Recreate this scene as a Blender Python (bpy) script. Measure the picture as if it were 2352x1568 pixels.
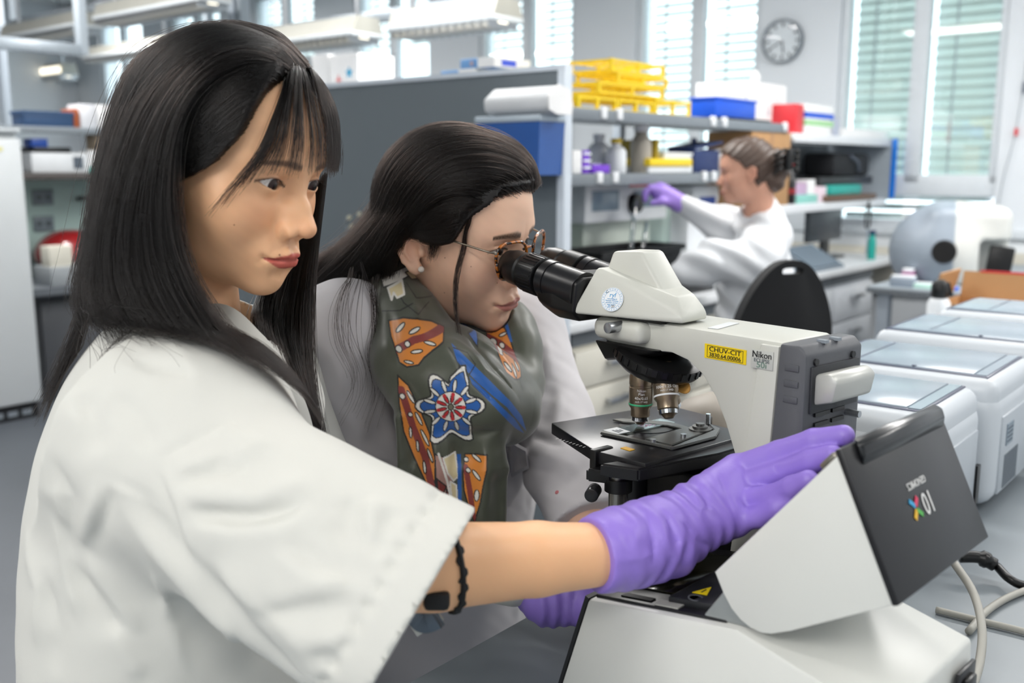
import bpy, bmesh, math, random
import numpy as np
from mathutils import Vector, Matrix

for o in list(bpy.data.objects):
    bpy.data.objects.remove(o, do_unlink=True)
SC = bpy.context.scene
COL = SC.collection
random.seed(7)
RNG = np.random.default_rng(11)

# ------------------------------------------------------------------ camera
F_PX = 2250.0
PITCH = math.radians(10.05)
CAM = np.array([0.0, 0.0, 1.26])
cam_d = bpy.data.cameras.new('camera')
cam_d.sensor_width = 36.0
cam_d.lens = F_PX / 2352.0 * 36.0
cam_d.clip_start = 0.02
cam_d.dof.use_dof = True
cam_d.dof.focus_distance = 1.06
cam_d.dof.aperture_fstop = 4.5
cam_o = bpy.data.objects.new('camera', cam_d)
cam_o.location = CAM
cam_o.rotation_euler = (math.pi / 2 - PITCH, 0, 0)
COL.objects.link(cam_o)
SC.camera = cam_o

# ------------------------------------------------------------------ view
SC.view_settings.view_transform = 'Standard'
SC.view_settings.look = 'None'
SC.view_settings.exposure = -0.25
SC.view_settings.gamma = 1.0
SC.view_settings.use_curve_mapping = False

# ------------------------------------------------------------------ world: bright hazy daylight
W = bpy.data.worlds.new('daylight')
SC.world = W
W.use_nodes = True
_bg = W.node_tree.nodes['Background']
_bg.inputs[0].default_value = (0.86, 0.93, 1.0, 1)
_bg.inputs[1].default_value = 4.0
SC.cycles.use_adaptive_sampling = True
SC.cycles.adaptive_threshold = 0.05
SC.cycles.adaptive_min_samples = 16
SC.cycles.max_bounces = 6; SC.cycles.diffuse_bounces = 3; SC.cycles.glossy_bounces = 3; SC.cycles.transmission_bounces = 4; SC.cycles.transparent_max_bounces = 6
SC.cycles.caustics_reflective = False; SC.cycles.caustics_refractive = False

# room frame: u runs along the window wall to the right, v towards the window wall
RA = math.radians(39.5)
EU = np.array([math.cos(RA), -math.sin(RA), 0.0])
EV = np.array([math.sin(RA), math.cos(RA), 0.0])
ROOM_ROT = -RA
def uv(u, v, z=0.0):
    return EU * u + EV * v + np.array([0, 0, z])

# ceiling lamps of the room, with added key and fill lamps (u, v, size_u, size_v, watts)
LAMPS = [(-0.95, -0.75, 1.5, 0.5, 14), (0.9, -0.9, 1.5, 0.5, 14), (-0.9, 1.9, 1.5, 0.4, 16), (1.3, 1.6, 1.5, 0.4, 18),  # the first is added as an unseen key light
         (-2.9, 3.2, 1.5, 0.4, 70), (-0.4, 4.0, 1.5, 0.4, 75), (-5.2, 2.2, 1.5, 0.4, 70), (1.6, 4.2, 1.5, 0.4, 50), (-3.2, 0.0, 1.5, 0.5, 24), (-0.3, -2.3, 1.8, 0.5, 95), (-7.4, 4.0, 1.5, 0.4, 80), (-8.6, 1.2, 1.5, 0.4, 60)]  # last three added: flash-like frontal light, then two to brighten the far left
LAMP_Z = 2.78
for _u, _v, _a, _b, _w in LAMPS:
    ld = bpy.data.lights.new('lamp_light', 'AREA')
    ld.shape = 'RECTANGLE'; ld.size = _a - 0.06; ld.size_y = _b - 0.06
    ld.energy = _w
    ld.color = (1.0, 0.985, 0.965)
    lo = bpy.data.objects.new('lamp_light', ld)
    lo.location = uv(_u, _v, LAMP_Z - 0.012); lo.rotation_euler = (0, 0, ROOM_ROT)
    COL.objects.link(lo)

# ------------------------------------------------------------------ photograph geometry helpers
_fw = np.array([0, math.cos(PITCH), -math.sin(PITCH)]); _up = np.array([0, math.sin(PITCH), math.cos(PITCH)])
def ray(x, y):
    return _fw + np.array([1.0, 0, 0]) * (x - 1176) / F_PX - _up * (y - 784) / F_PX
def at(x, y, Y):
    d = ray(x, y); return CAM + d * (Y / d[1])
def atz(x, y, z):
    d = ray(x, y); return CAM + d * ((z - CAM[2]) / d[2])
def onpl(x, y, p, n):
    d = ray(x, y); return CAM + d * (np.dot(np.asarray(p) - CAM, n) / np.dot(d, n))
def onU(x, y, u):
    p = onpl(x, y, EU * u, EU); return float(p @ EV), float(p[2])
def onV(x, y, v):
    p = onpl(x, y, EV * v, EV); return float(p @ EU), float(p[2])
def yaw(a):
    a = math.radians(a); return np.array([math.sin(a), math.cos(a), 0.0])

# ------------------------------------------------------------------ materials
def lin(h):
    if isinstance(h, str):
        h = h.lstrip('#'); c = [int(h[i:i+2], 16) / 255 for i in (0, 2, 4)]
    else:
        c = h
    return tuple(x / 12.92 if x <= 0.04045 else ((x + 0.055) / 1.055) ** 2.4 for x in c)
MATS = {}
def mat(name, color='#cccccc', rough=0.5, metal=0.0, var=0.06, nscale=14.0, bump=0.0, bscale=200.0, attr=None, coat=0.0,
        sss=0.0, emit=None, estr=0.0, trans=0.0, alpha=1.0, spec=0.5, sheen=0.0, aniso=0.0):
    if name in MATS:
        return MATS[name]
    m = bpy.data.materials.new(name); m.use_nodes = True
    nt = m.node_tree; b = nt.nodes['Principled BSDF']
    c = lin(color)
    tc = nt.nodes.new('ShaderNodeTexCoord')
    if attr:
        a = nt.nodes.new('ShaderNodeAttribute'); a.attribute_name = attr
        src = a.outputs['Color']
    else:
        rgb = nt.nodes.new('ShaderNodeRGB'); rgb.outputs[0].default_value = (*c, 1); src = rgb.outputs[0]
    if var > 0:
        n = nt.nodes.new('ShaderNodeTexNoise'); n.inputs['Scale'].default_value = nscale; n.inputs['Detail'].default_value = 3
        nt.links.new(tc.outputs['Object'], n.inputs['Vector'])
        mr = nt.nodes.new('ShaderNodeMapRange'); mr.inputs['To Min'].default_value = 1 - var; mr.inputs['To Max'].default_value = 1 + var
        nt.links.new(n.outputs['Fac'], mr.inputs['Value'])
        mx = nt.nodes.new('ShaderNodeMix'); mx.data_type = 'RGBA'; mx.blend_type = 'MULTIPLY'; mx.inputs['Factor'].default_value = 1
        nt.links.new(src, mx.inputs['A']); nt.links.new(mr.outputs['Result'], mx.inputs['B'])
        src = mx.outputs['Result']
    nt.links.new(src, b.inputs['Base Color'])
    b.inputs['Roughness'].default_value = rough; b.inputs['Metallic'].default_value = metal
    b.inputs['Specular IOR Level'].default_value = spec
    b.inputs['Coat Weight'].default_value = coat
    b.inputs['Transmission Weight'].default_value = trans
    b.inputs['Alpha'].default_value = alpha
    b.inputs['Sheen Weight'].default_value = sheen
    b.inputs['Anisotropic'].default_value = aniso
    if sss > 0:
        b.inputs['Subsurface Weight'].default_value = sss
        b.inputs['Subsurface Radius'].default_value = (1.0, 0.35, 0.2)
        b.inputs['Subsurface Scale'].default_value = 0.006
    if emit:
        b.inputs['Emission Color'].default_value = (*lin(emit), 1); b.inputs['Emission Strength'].default_value = estr
    if emit:
        m.cycles.emission_sampling = 'NONE'
    if bump > 0:
        n2 = nt.nodes.new('ShaderNodeTexNoise'); n2.inputs['Scale'].default_value = bscale; n2.inputs['Detail'].default_value = 4
        nt.links.new(tc.outputs['Object'], n2.inputs['Vector'])
        bp = nt.nodes.new('ShaderNodeBump'); bp.inputs['Strength'].default_value = bump; bp.inputs['Distance'].default_value = 0.002
        nt.links.new(n2.outputs['Fac'], bp.inputs['Height']); nt.links.new(bp.outputs['Normal'], b.inputs['Normal'])
    MATS[name] = m
    return m
def glass_mat(name, tint='#ffffff', clear=0.8, rough=0.03):
    if name in MATS:
        return MATS[name]
    m = bpy.data.materials.new(name); m.use_nodes = True; nt = m.node_tree
    nt.nodes.remove(nt.nodes['Principled BSDF'])
    t = nt.nodes.new('ShaderNodeBsdfTransparent'); t.inputs[0].default_value = (*lin(tint), 1)
    g = nt.nodes.new('ShaderNodeBsdfGlossy'); g.inputs['Roughness'].default_value = rough
    mx = nt.nodes.new('ShaderNodeMixShader'); fr = nt.nodes.new('ShaderNodeLayerWeight'); fr.inputs[0].default_value = 0.5
    pw = nt.nodes.new('ShaderNodeMath'); pw.operation = 'POWER'; pw.inputs[1].default_value = 5.0; nt.links.new(fr.outputs['Facing'], pw.inputs[0])
    mp = nt.nodes.new('ShaderNodeMath'); mp.operation = 'MAXIMUM'; mp.inputs[1].default_value = 1 - clear
    nt.links.new(pw.outputs[0], mp.inputs[0]); nt.links.new(mp.outputs[0], mx.inputs[0])
    nt.links.new(t.outputs[0], mx.inputs[1]); nt.links.new(g.outputs[0], mx.inputs[2])
    nt.links.new(mx.outputs[0], nt.nodes['Material Output'].inputs[0])
    MATS[name] = m
    return m

WHITE = mat('white_laminate', '#eceff2', 0.4)
OFFWHITE = mat('offwhite_plastic', '#d9dad3', 0.45, var=0.03)
GREYPL = mat('grey_plastic', '#8a929a', 0.45)
DARK = mat('dark_plastic', '#1b1c1f', 0.42)
BLACK = mat('black_plastic', '#0b0b0c', 0.35)
METAL = mat('brushed_metal', '#b9bcc0', 0.3, metal=0.9)
CHROME = mat('chrome', '#d5d7da', 0.12, metal=1.0)
STEEL = mat('painted_steel', '#aab4bf', 0.4)

# ------------------------------------------------------------------ object helpers
def link(o, parent=None):
    COL.objects.link(o)
    if parent is not None:
        o.parent = parent
    return o
def tag(o, label, cat, group=None, kind=None):
    o['label'] = label; o['category'] = cat
    if group: o['group'] = group
    if kind: o['kind'] = kind
    return o
def thing(name, label, cat, loc=(0, 0, 0), rotz=0.0, group=None):
    o = bpy.data.objects.new(name, None); o.empty_display_size = 0.05
    o.location = Vector(loc); o.rotation_euler = (0, 0, rotz)
    link(o); tag(o, label, cat, group)
    return o
def frame_thing(name, label, cat, M, group=None):
    o = bpy.data.objects.new(name, None); o.matrix_world = M; link(o); tag(o, label, cat, group)
    return o
def struct(o):
    o['kind'] = 'structure'; return o
def mobj(name, V, Fc, m, parent=None, smooth=False, cols=None):
    me = bpy.data.meshes.new(name)
    me.from_pydata([tuple(map(float, v)) for v in V] if not isinstance(V, np.ndarray) else V.tolist(), [], Fc if not isinstance(Fc, np.ndarray) else Fc.tolist())
    me.update()
    if m is not None: me.materials.append(m)
    if smooth: me.polygons.foreach_set('use_smooth', [True] * len(me.polygons))
    if cols is not None:
        a = me.color_attributes.new('Col', 'FLOAT_COLOR', 'POINT')
        c4 = np.ones((len(V), 4), np.float32); c4[:, :3] = cols
        a.data.foreach_set('color', c4.ravel())
    return link(bpy.data.objects.new(name, me), parent)
def bm_obj(name, bm, m, parent=None, smooth=False, loc=None, rot=None):
    me = bpy.data.meshes.new(name); bm.normal_update(); bm.to_mesh(me); bm.free()
    if m is not None: me.materials.append(m)
    if smooth:
        me.polygons.foreach_set('use_smooth', [True] * len(me.polygons))
        try: me.set_sharp_from_angle(angle=math.radians(38))
        except Exception: pass
    o = bpy.data.objects.new(name, me); link(o, parent)
    if loc is not None: o.location = Vector(loc)
    if rot is not None: o.rotation_euler = rot
    return o
def share(src, name, parent, loc, rot=(0, 0, 0), scale=(1, 1, 1)):
    o = bpy.data.objects.new(name, src.data); o.location = Vector(loc); o.rotation_euler = rot; o.scale = scale
    return link(o, parent)
def add_box(bm, c, s, bev=0.0, seg=2, M=None):
    r = bmesh.ops.create_cube(bm, size=1.0)
    vs = r['verts']
    for v in vs:
        v.co = Vector((v.co.x * s[0] + c[0], v.co.y * s[1] + c[1], v.co.z * s[2] + c[2]))
    if bev > 0:
        es = list({e for v in vs for e in v.link_edges})
        rr = bmesh.ops.bevel(bm, geom=es, offset=bev, segments=seg, affect='EDGES', profile=0.5)
        vs = list({v for f in rr['faces'] for v in f.verts} | {v for v in vs if v.is_valid})
    if M is not None:
        bmesh.ops.transform(bm, matrix=M, verts=vs)
    return vs
def box(name, c, s, m, parent=None, bev=0.0, seg=2, rot=None):
    """box with origin at its centre"""
    bm = bmesh.new(); add_box(bm, (0, 0, 0), s, bev, seg)
    return bm_obj(name, bm, m, parent, smooth=bev > 0, loc=c, rot=rot)
def cyl(name, c, r, h, m, parent=None, r2=None, seg=24, rot=None, bev=0.0):
    bm = bmesh.new()
    bmesh.ops.create_cone(bm, cap_ends=True, segments=seg, radius1=r, radius2=r if r2 is None else r2, depth=h)
    if bev > 0:
        es = [e for e in bm.edges if len(e.link_faces) == 2 and any(len(f.verts) > 4 for f in e.link_faces)]
        bmesh.ops.bevel(bm, geom=es, offset=bev, segments=2, affect='EDGES', profile=0.5)
    return bm_obj(name, bm, m, parent, smooth=True, loc=c, rot=rot)
def lathe(name, prof, m, parent=None, seg=28, loc=None, rot=None, caps=True):
    V = []; Fc = []
    n = len(prof)
    for i in range(seg):
        a = 2 * math.pi * i / seg
        for r, z in prof: V.append((r * math.cos(a), r * math.sin(a), z))
    for i in range(seg):
        j = (i + 1) % seg
        for k in range(n - 1): Fc.append((i * n + k, j * n + k, j * n + k + 1, i * n + k + 1))
    if caps and prof[0][0] > 1e-5: Fc.append([i * n for i in range(seg)][::-1])
    if caps and prof[-1][0] > 1e-5: Fc.append([i * n + n - 1 for i in range(seg)])
    bm = bmesh.new(); vs = [bm.verts.new(v) for v in V]
    for f in Fc:
        try: bm.faces.new([vs[i] for i in f])
        except ValueError: pass
    bmesh.ops.remove_doubles(bm, verts=bm.verts, dist=1e-6)
    return bm_obj(name, bm, m, parent, smooth=True, loc=loc, rot=rot)
def prism(name, pts, y0, y1, m, parent=None, bev=0.0, seg=2, loc=None, rot=None, smooth=True):
    """outline pts in (x,z), extruded along y"""
    bm = bmesh.new()
    a = [bm.verts.new((p[0], y0, p[1])) for p in pts]; b = [bm.verts.new((p[0], y1, p[1])) for p in pts]
    n = len(pts)
    bm.faces.new(a); bm.faces.new(b[::-1])
    for i in range(n): bm.faces.new((a[i], b[i], b[(i + 1) % n], a[(i + 1) % n]))
    bmesh.ops.recalc_face_normals(bm, faces=bm.faces)
    if bev > 0:
        es = [e for e in bm.edges if e.calc_face_angle(0) > 0.35]
        bmesh.ops.bevel(bm, geom=es, offset=bev, segments=seg, affect='EDGES', profile=0.5, clamp_overlap=True)
    return bm_obj(name, bm, m, parent, smooth=smooth, loc=loc, rot=rot)
def catmull(P, n=8):
    P = [np.asarray(p, float) for p in P]
    Q = [2 * P[0] - P[1]] + P + [2 * P[-1] - P[-2]]
    out = []
    for i in range(1, len(Q) - 2):
        for t in np.linspace(0, 1, n, endpoint=False):
            a, b, c, d = Q[i-1], Q[i], Q[i+1], Q[i+2]
            out.append(0.5 * (2*b + (c-a)*t + (2*a-5*b+4*c-d)*t*t + (3*b-a-3*c+d)*t**3))
    out.append(P[-1])
    return np.array(out)
def tube_mesh(path, rad, sides=10):
    path = np.asarray(path, float); n = len(path)
    rad = np.full(n, rad) if np.isscalar(rad) else np.asarray(rad)
    V = []; Fc = []
    T = np.gradient(path, axis=0); T /= np.linalg.norm(T, axis=1)[:, None] + 1e-12
    ref = np.array([0, 0, 1.0]) if abs(T[0][2]) < 0.9 else np.array([1.0, 0, 0])
    nrm = np.cross(T[0], ref); nrm /= np.linalg.norm(nrm)
    for i in range(n):
        nrm = nrm - T[i] * (nrm @ T[i]); nrm /= np.linalg.norm(nrm) + 1e-12
        bn = np.cross(T[i], nrm)
        for k in range(sides):
            a = 2 * math.pi * k / sides
            V.append(path[i] + rad[i] * (math.cos(a) * nrm + math.sin(a) * bn))
    for i in range(n - 1):
        for k in range(sides):
            k2 = (k + 1) % sides
            Fc.append((i * sides + k, i * sides + k2, (i + 1) * sides + k2, (i + 1) * sides + k))
    Fc.append(tuple(range(sides))[::-1]); Fc.append(tuple((n - 1) * sides + k for k in range(sides)))
    return V, Fc
def tube(name, pts, r, m, parent=None, sides=10, n=8, smooth=True):
    V, Fc = tube_mesh(catmull(pts, n) if n else pts, r, sides)
    return mobj(name, V, Fc, m, parent, smooth=smooth)
def text(name, s, size, m, parent, M, extrude=0.0002, align='CENTER', sx=1.0):
    cu = bpy.data.curves.new(name, 'FONT'); cu.body = s; cu.size = size; cu.extrude = extrude; cu.align_x = align; cu.align_y = 'CENTER'
    cu.resolution_u = 3
    to = bpy.data.objects.new(name, cu); COL.objects.link(to)
    dg = bpy.context.evaluated_depsgraph_get()
    me = bpy.data.meshes.new_from_object(to.evaluated_get(dg))
    bpy.data.objects.remove(to, do_unlink=True); bpy.data.curves.remove(cu)
    me.materials.clear(); me.materials.append(m); me.name = name
    o = bpy.data.objects.new(name, me); link(o, parent)
    o.matrix_local = M @ Matrix.Diagonal((sx, 1, 1, 1))
    return o
def basis(x, y, z, o):
    return Matrix(((x[0], y[0], z[0], o[0]), (x[1], y[1], z[1], o[1]), (x[2], y[2], z[2], o[2]), (0, 0, 0, 1)))

# ------------------------------------------------------------------ signed-distance modelling
def npa(*a): return np.array(a, np.float32)
def sph(P, c, r): return np.linalg.norm(P - npa(*c), axis=1) - r
def ell(P, c, r):
    q = P - npa(*c); r = npa(*r)
    k0 = np.linalg.norm(q / r, axis=1); k1 = np.linalg.norm(q / (r * r), axis=1) + 1e-9
    return k0 * (k0 - 1.0) / k1
def seg_t(P, a, b):
    a = npa(*a); b = npa(*b); ba = b - a
    t = np.clip(((P - a) @ ba) / (ba @ ba + 1e-12), 0, 1)
    return t, np.linalg.norm(P - a - t[:, None] * ba, axis=1)
def cap(P, a, b, r1, r2=None):
    t, d = seg_t(P, a, b)
    return d - (r1 if r2 is None else r1 + (r2 - r1) * t)
def chain(P, pts, rs, k=0.004):
    d = None
    for i in range(len(pts) - 1):
        e = cap(P, pts[i], pts[i + 1], rs[i], rs[i + 1])
        d = e if d is None else smin(d, e, k)
    return d
def rbox(P, c, h, r, R=None):
    q = P - npa(*c)
    if R is not None: q = q @ np.asarray(R, np.float32)
    q = np.abs(q) - npa(*h) + r
    return np.linalg.norm(np.maximum(q, 0), axis=1) + np.minimum(q.max(axis=1), 0) - r
def smin(a, b, k):
    h = np.maximum(k - np.abs(a - b), 0) / k
    return np.minimum(a, b) - h * h * k * 0.25
def smax(a, b, k): return -smin(-a, -b, k)
def ridge(P, pts, w):
    """crisp fold of unit height along a poly-line, fading out at both ends"""
    L = [0.0]
    for a, b in zip(pts[:-1], pts[1:]): L.append(L[-1] + float(np.linalg.norm(np.asarray(b) - np.asarray(a))))
    d = None
    for i in range(len(pts) - 1):
        t, e = seg_t(P, pts[i], pts[i + 1]); s = (L[i] + t * (L[i + 1] - L[i])) / L[-1]
        if d is None: d, u = e, s
        else:
            m = e < d; d = np.where(m, e, d); u = np.where(m, s, u)
    tp = np.clip(u / 0.3, 0, 1) * np.clip((1 - u) / 0.3, 0, 1); tp = tp * tp * (3 - 2 * tp)
    e = 0.22 * w
    return np.exp(-(np.sqrt(d * d + e * e) - e) / (0.62 * w)) * tp
def surf(fn, lo, hi, h, B=8, slack=1.6):

    lo = np.asarray(lo, np.float32); hi = np.asarray(hi, np.float32)
    nb = np.ceil((hi - lo) / h / B).astype(int)
    g = np.stack(np.meshgrid(*[np.arange(k) for k in nb], indexing='ij'), -1).reshape(-1, 3)
    cen = lo + (g * B + (B - 1) / 2) * np.float32(h)
    dc = fn(cen.astype(np.float32))
    keep = np.abs(dc) < h * B * 0.87 * slack
    N = nb * B
    D = np.repeat(np.repeat(np.repeat(dc.reshape(nb), B, 0), B, 1), B, 2).astype(np.float32)
    off = np.stack(np.meshgrid(*[np.arange(B)] * 3, indexing='ij'), -1).reshape(-1, 3)
    kb = g[keep]
    for i in range(0, len(kb), 600):
        idx = (kb[i:i+600][:, None, :] * B + off[None]).reshape(-1, 3)
        D[idx[:, 0], idx[:, 1], idx[:, 2]] = fn((lo + idx * np.float32(h)).astype(np.float32))
    S = D < 0
    c8 = S[:-1, :-1, :-1].astype(np.int8)
    for dx, dy, dz in [(1,0,0),(0,1,0),(0,0,1),(1,1,0),(1,0,1),(0,1,1),(1,1,1)]:
        c8 = c8 + S[dx:N[0]-1+dx, dy:N[1]-1+dy, dz:N[2]-1+dz]
    act = (c8 > 0) & (c8 < 8)
    cells = np.argwhere(act)
    vid = np.full(act.shape, -1, np.int32); vid[act] = np.arange(len(cells))
    acc = np.zeros((len(cells), 3), np.float32); cnt = np.zeros(len(cells), np.float32)
    cor = [(i, j, k) for i in (0, 1) for j in (0, 1) for k in (0, 1)]
    val = {c: D[cells[:, 0] + c[0], cells[:, 1] + c[1], cells[:, 2] + c[2]] for c in cor}
    for a in cor:
        for ax in range(3):
            if a[ax] == 0:
                b = list(a); b[ax] = 1; b = tuple(b)
                va, vb = val[a], val[b]
                m = (va < 0) != (vb < 0)
                t = np.where(m, va / np.where(m, va - vb, 1), 0)
                p = np.array(a, np.float32)[None] + 0 * t[:, None]
                p[:, ax] = t
                acc[m] += p[m]; cnt[m] += 1
    V = lo + (cells + acc / cnt[:, None]) * np.float32(h)
    Q = []
    for ax in range(3):
        sl0 = [slice(None)] * 3; sl1 = [slice(None)] * 3
        sl0[ax] = slice(0, -1); sl1[ax] = slice(1, None)
        s0 = S[tuple(sl0)]; s1 = S[tuple(sl1)]
        e = np.argwhere(s0 != s1)
        o1, o2 = [(1, 2), (2, 0), (0, 1)][ax]
        ok = (e[:, o1] > 0) & (e[:, o2] > 0) & (e[:, o1] < N[o1] - 1) & (e[:, o2] < N[o2] - 1)
        e = e[ok]
        flip = S[e[:, 0], e[:, 1], e[:, 2]]
        def cell(d1, d2):
            c = e.copy(); c[:, o1] += d1; c[:, o2] += d2
            return vid[c[:, 0], c[:, 1], c[:, 2]]
        q = np.stack([cell(-1, -1), cell(0, -1), cell(0, 0), cell(-1, 0)], 1)
        q[~flip] = q[~flip][:, ::-1]
        Q.append(q)
    Q = np.concatenate(Q); Q = Q[(Q >= 0).all(1)]
    return V, Q
def sdf_grad(fn, P, e=0.0008):
    g = np.stack([fn(P + np.eye(3, dtype=np.float32)[i] * e) - fn(P - np.eye(3, dtype=np.float32)[i] * e) for i in range(3)], 1)
    return g / (np.linalg.norm(g, axis=1)[:, None] + 1e-9)
def np_mesh(name, V, Q, m, parent=None, cols=None, smooth=True):
    me = bpy.data.meshes.new(name)
    V = np.asarray(V, np.float32); Q = np.asarray(Q, np.int32)
    me.vertices.add(len(V)); me.vertices.foreach_set('co', V.ravel())
    k = Q.shape[1]
    me.loops.add(Q.size); me.loops.foreach_set('vertex_index', Q.ravel())
    me.polygons.add(len(Q)); me.polygons.foreach_set('loop_start', np.arange(len(Q), dtype=np.int32) * k)
    me.update(calc_edges=True)
    me.polygons.foreach_set('use_smooth', np.full(len(Q), smooth))
    if cols is not None:
        a = me.color_attributes.new('Col', 'FLOAT_COLOR', 'POINT')
        c4 = np.ones((len(V), 4), np.float32); c4[:, :3] = cols
        a.data.foreach_set('color', c4.ravel())
    if m is not None: me.materials.append(m)
    return link(bpy.data.objects.new(name, me), parent)
def vnoise(P, f, seed=0):
    """cheap smooth pseudo noise in -1..1"""
    r = np.random.default_rng(seed); out = 0
    for i in range(4):
        d = r.normal(size=3); d /= np.linalg.norm(d); ph = r.uniform(0, 6.28)
        out = out + np.sin(P @ (d * f * (0.8 + 0.5 * i)).astype(np.float32) + ph)
    return out / 4
# ================================================================== ROOM
RM = Matrix.Rotation(ROOM_ROT, 4, 'Z')
def rthing(name, label, cat, u, v, z, group=None, rot=0.0):
    return thing(name, label, cat, uv(u, v, z), ROOM_ROT + rot, group)
def rbx(name, u0, u1, v0, v1, z0, z1, m, parent=None, bev=0.0, seg=2):
    """box in room coordinates; parented ones are relative to the parent's own frame"""
    c = ((u0 + u1) / 2, (v0 + v1) / 2, (z0 + z1) / 2); s = (u1 - u0, v1 - v0, z1 - z0)
    if parent is None:
        return box(name, uv(*c), s, m, None, bev, seg, rot=(0, 0, ROOM_ROT))
    return box(name, c, s, m, parent, bev, seg)
WV = 5.9; UL, UR, VB, CH = -11.5, 2.6, -3.2, 3.1
M_FLOOR = mat('floor_vinyl', '#585d64', 0.4, var=0.12, nscale=3.0)
M_WALL = mat('wall_paint', '#e0e5ea', 0.7, var=0.02, nscale=2.0)
M_CEIL = mat('ceiling_paint', '#dfe3e4', 0.8, var=0.02)
struct(rbx('floor', UL, UR, VB, WV, -0.1, 0.0, M_FLOOR))
struct(rbx('ceiling', UL, UR, VB, WV, CH, CH + 0.1, M_CEIL))
struct(rbx('wall_left', UL - 0.1, UL, VB, WV, 0, CH, M_WALL))
struct(rbx('wall_right', UR, UR + 0.1, VB, WV, 0, CH, M_WALL))
struct(rbx('wall_back', UL, UR, VB - 0.1, VB, 0, CH, M_WALL))
WIN = []
for k in range(7):
    u1 = -1.42 - 1.43 * k; WIN.append((u1 - 0.92, u1))
ZL0, ZL1, ZW0, ZW1 = 0.93, 1.10, 1.17, 2.86
wall = struct(bpy.data.objects.new('wall_window', None)); wall.location = (0, 0, 0); wall.rotation_euler = (0, 0, ROOM_ROT); link(wall)
rbx('spandrel', UL, UR, WV, WV + 0.22, 0, ZL0, M_WALL, wall)
rbx('lintel', UL, UR, WV, WV + 0.22, ZW1, CH, M_WALL, wall)
edges = [UR] + [e for w in WIN for e in (w[1], w[0])] + [UL]
for i in range(0, len(edges), 2):
    rbx('pier', edges[i + 1], edges[i], WV, WV + 0.22, ZL0, ZW1, M_WALL, wall)
M_WF = mat('window_frame_paint', '#d8dee3', 0.35)
M_GLASS = glass_mat('window_glass', '#f3f8f7', 0.9)
M_SLAT = mat('blind_slat', '#f0f5f3', 0.5, var=0.03)
M_SLATC = mat('closed_blind_slat', '#e6efeb', 0.5, var=0.03)
slat_src = {}
for k, (u0, u1) in enumerate(WIN):
    w = struct(bpy.data.objects.new('window_%d' % (k + 1), None)); w.location = uv((u0 + u1) / 2, WV, 0); w.rotation_euler = (0, 0, ROOM_ROT); link(w)
    hw = (u1 - u0) / 2
    f = 0.045
    y0, y1 = 0.02, 0.09
    for nm, a, b, c, d in (('frame', -hw, -hw + f, ZW0, ZW1), ('frame', hw - f, hw, ZW0, ZW1), ('mullion', -0.045, 0.045, ZW0, ZW1),
                           ('rail', -hw, hw, ZW0 - 0.07, ZW0 + 0.05), ('rail', -hw, hw, ZW1 - 0.05, ZW1), ('rail', -hw, hw, ZL0, ZL0 + 0.03)):
        rbx(nm, a, b, y0, y1, c, d, M_WF, w, bev=0.006)
    for s in (-1, 1):
        a, b = (-hw + f, -0.045) if s < 0 else (0.045, hw - f)
        rbx('pane', a, b, 0.05, 0.056, ZW0 + 0.05, ZW1 - 0.05, M_GLASS, w)
        nsl = 30 if k in (0, 1, 2, 5) else (10 if k in (3, 4) else 0)
        if nsl:
            key = (k == 0, round(b - a, 3))
            tilt = math.radians(62 if k == 0 else 34)
            for i in range(nsl):
                z = ZW1 - 0.06 - i * 0.0565
                if key not in slat_src:
                    slat_src[key] = box('slat', ((a + b) / 2, 0.16, z), (b - a - 0.004, 0.07, 0.003), M_SLATC if k == 0 else M_SLAT, w, rot=(tilt, 0, 0))
                else:
                    share(slat_src[key], 'slat', w, ((a + b) / 2, 0.16, z), (tilt, 0, 0))
            for t in (0.33,):
                rbx('blind_tape', a + (b - a) * t - 0.006, a + (b - a) * t + 0.006, 0.12, 0.124, ZW1 - 0.06 - nsl * 0.0565, ZW1, M_WF, w)
        rbx('pane', a, b, 0.05, 0.056, ZL0 + 0.03, ZL1, M_GLASS, w)
    if k < 2:
        for i in range(3):
            rbx('slat', -hw + f, hw - f, 0.13, 0.18, ZL0 + 0.03 + i * 0.055, ZL0 + 0.034 + i * 0.055 + 0.03, M_SLAT, w)
struct(rbx('trim_1', -2.6, 0.4, WV - 0.03, WV - 0.001, ZL0 - 0.05, ZL0 - 0.01, M_WF))
# radiator-like panel under the sill
struct(rbx('trim_2', -2.6, 0.4, WV - 0.05, WV - 0.001, 0.55, 0.80, mat('sill_panel', '#d9d5c8', 0.6)))

# ceiling lamps, the added key and fill lamps among them
M_LAMP = mat('lamp_diffuser', '#ffffff', 0.6, emit='#fff6e8', estr=3.0, var=0)
for i, (u, v, a, b, wt) in enumerate(LAMPS):
    names = ['above the camera, added as key light', 'over the near aisle', 'over the microscope table', 'over the right aisle', 'over the reagent shelves', 'by the clock window', 'over the far bench', 'in the window corner', 'over the entrance aisle', 'behind the camera, added to stand in for a flash', 'over the far left windows, added for brightness', 'in the far left corner, added for brightness']
    t = rthing('ceiling_lamp', 'long white fluorescent ceiling lamp ' + names[i], 'lamp', u, v, LAMP_Z, 'ceiling lamps')
    box('housing', (0, 0, 0.04), (a, b, 0.07), WHITE, t, bev=0.008)
    box('diffuser', (0, 0, 0.0), (a - 0.05, b - 0.05, 0.012), M_LAMP, t, bev=0.004)
    for s in (-1, 1):
        cyl('rod', (s * a * 0.35, 0, (CH - LAMP_Z + 0.07) / 2), 0.006, CH - LAMP_Z - 0.07, METAL, t, seg=8)

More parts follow.
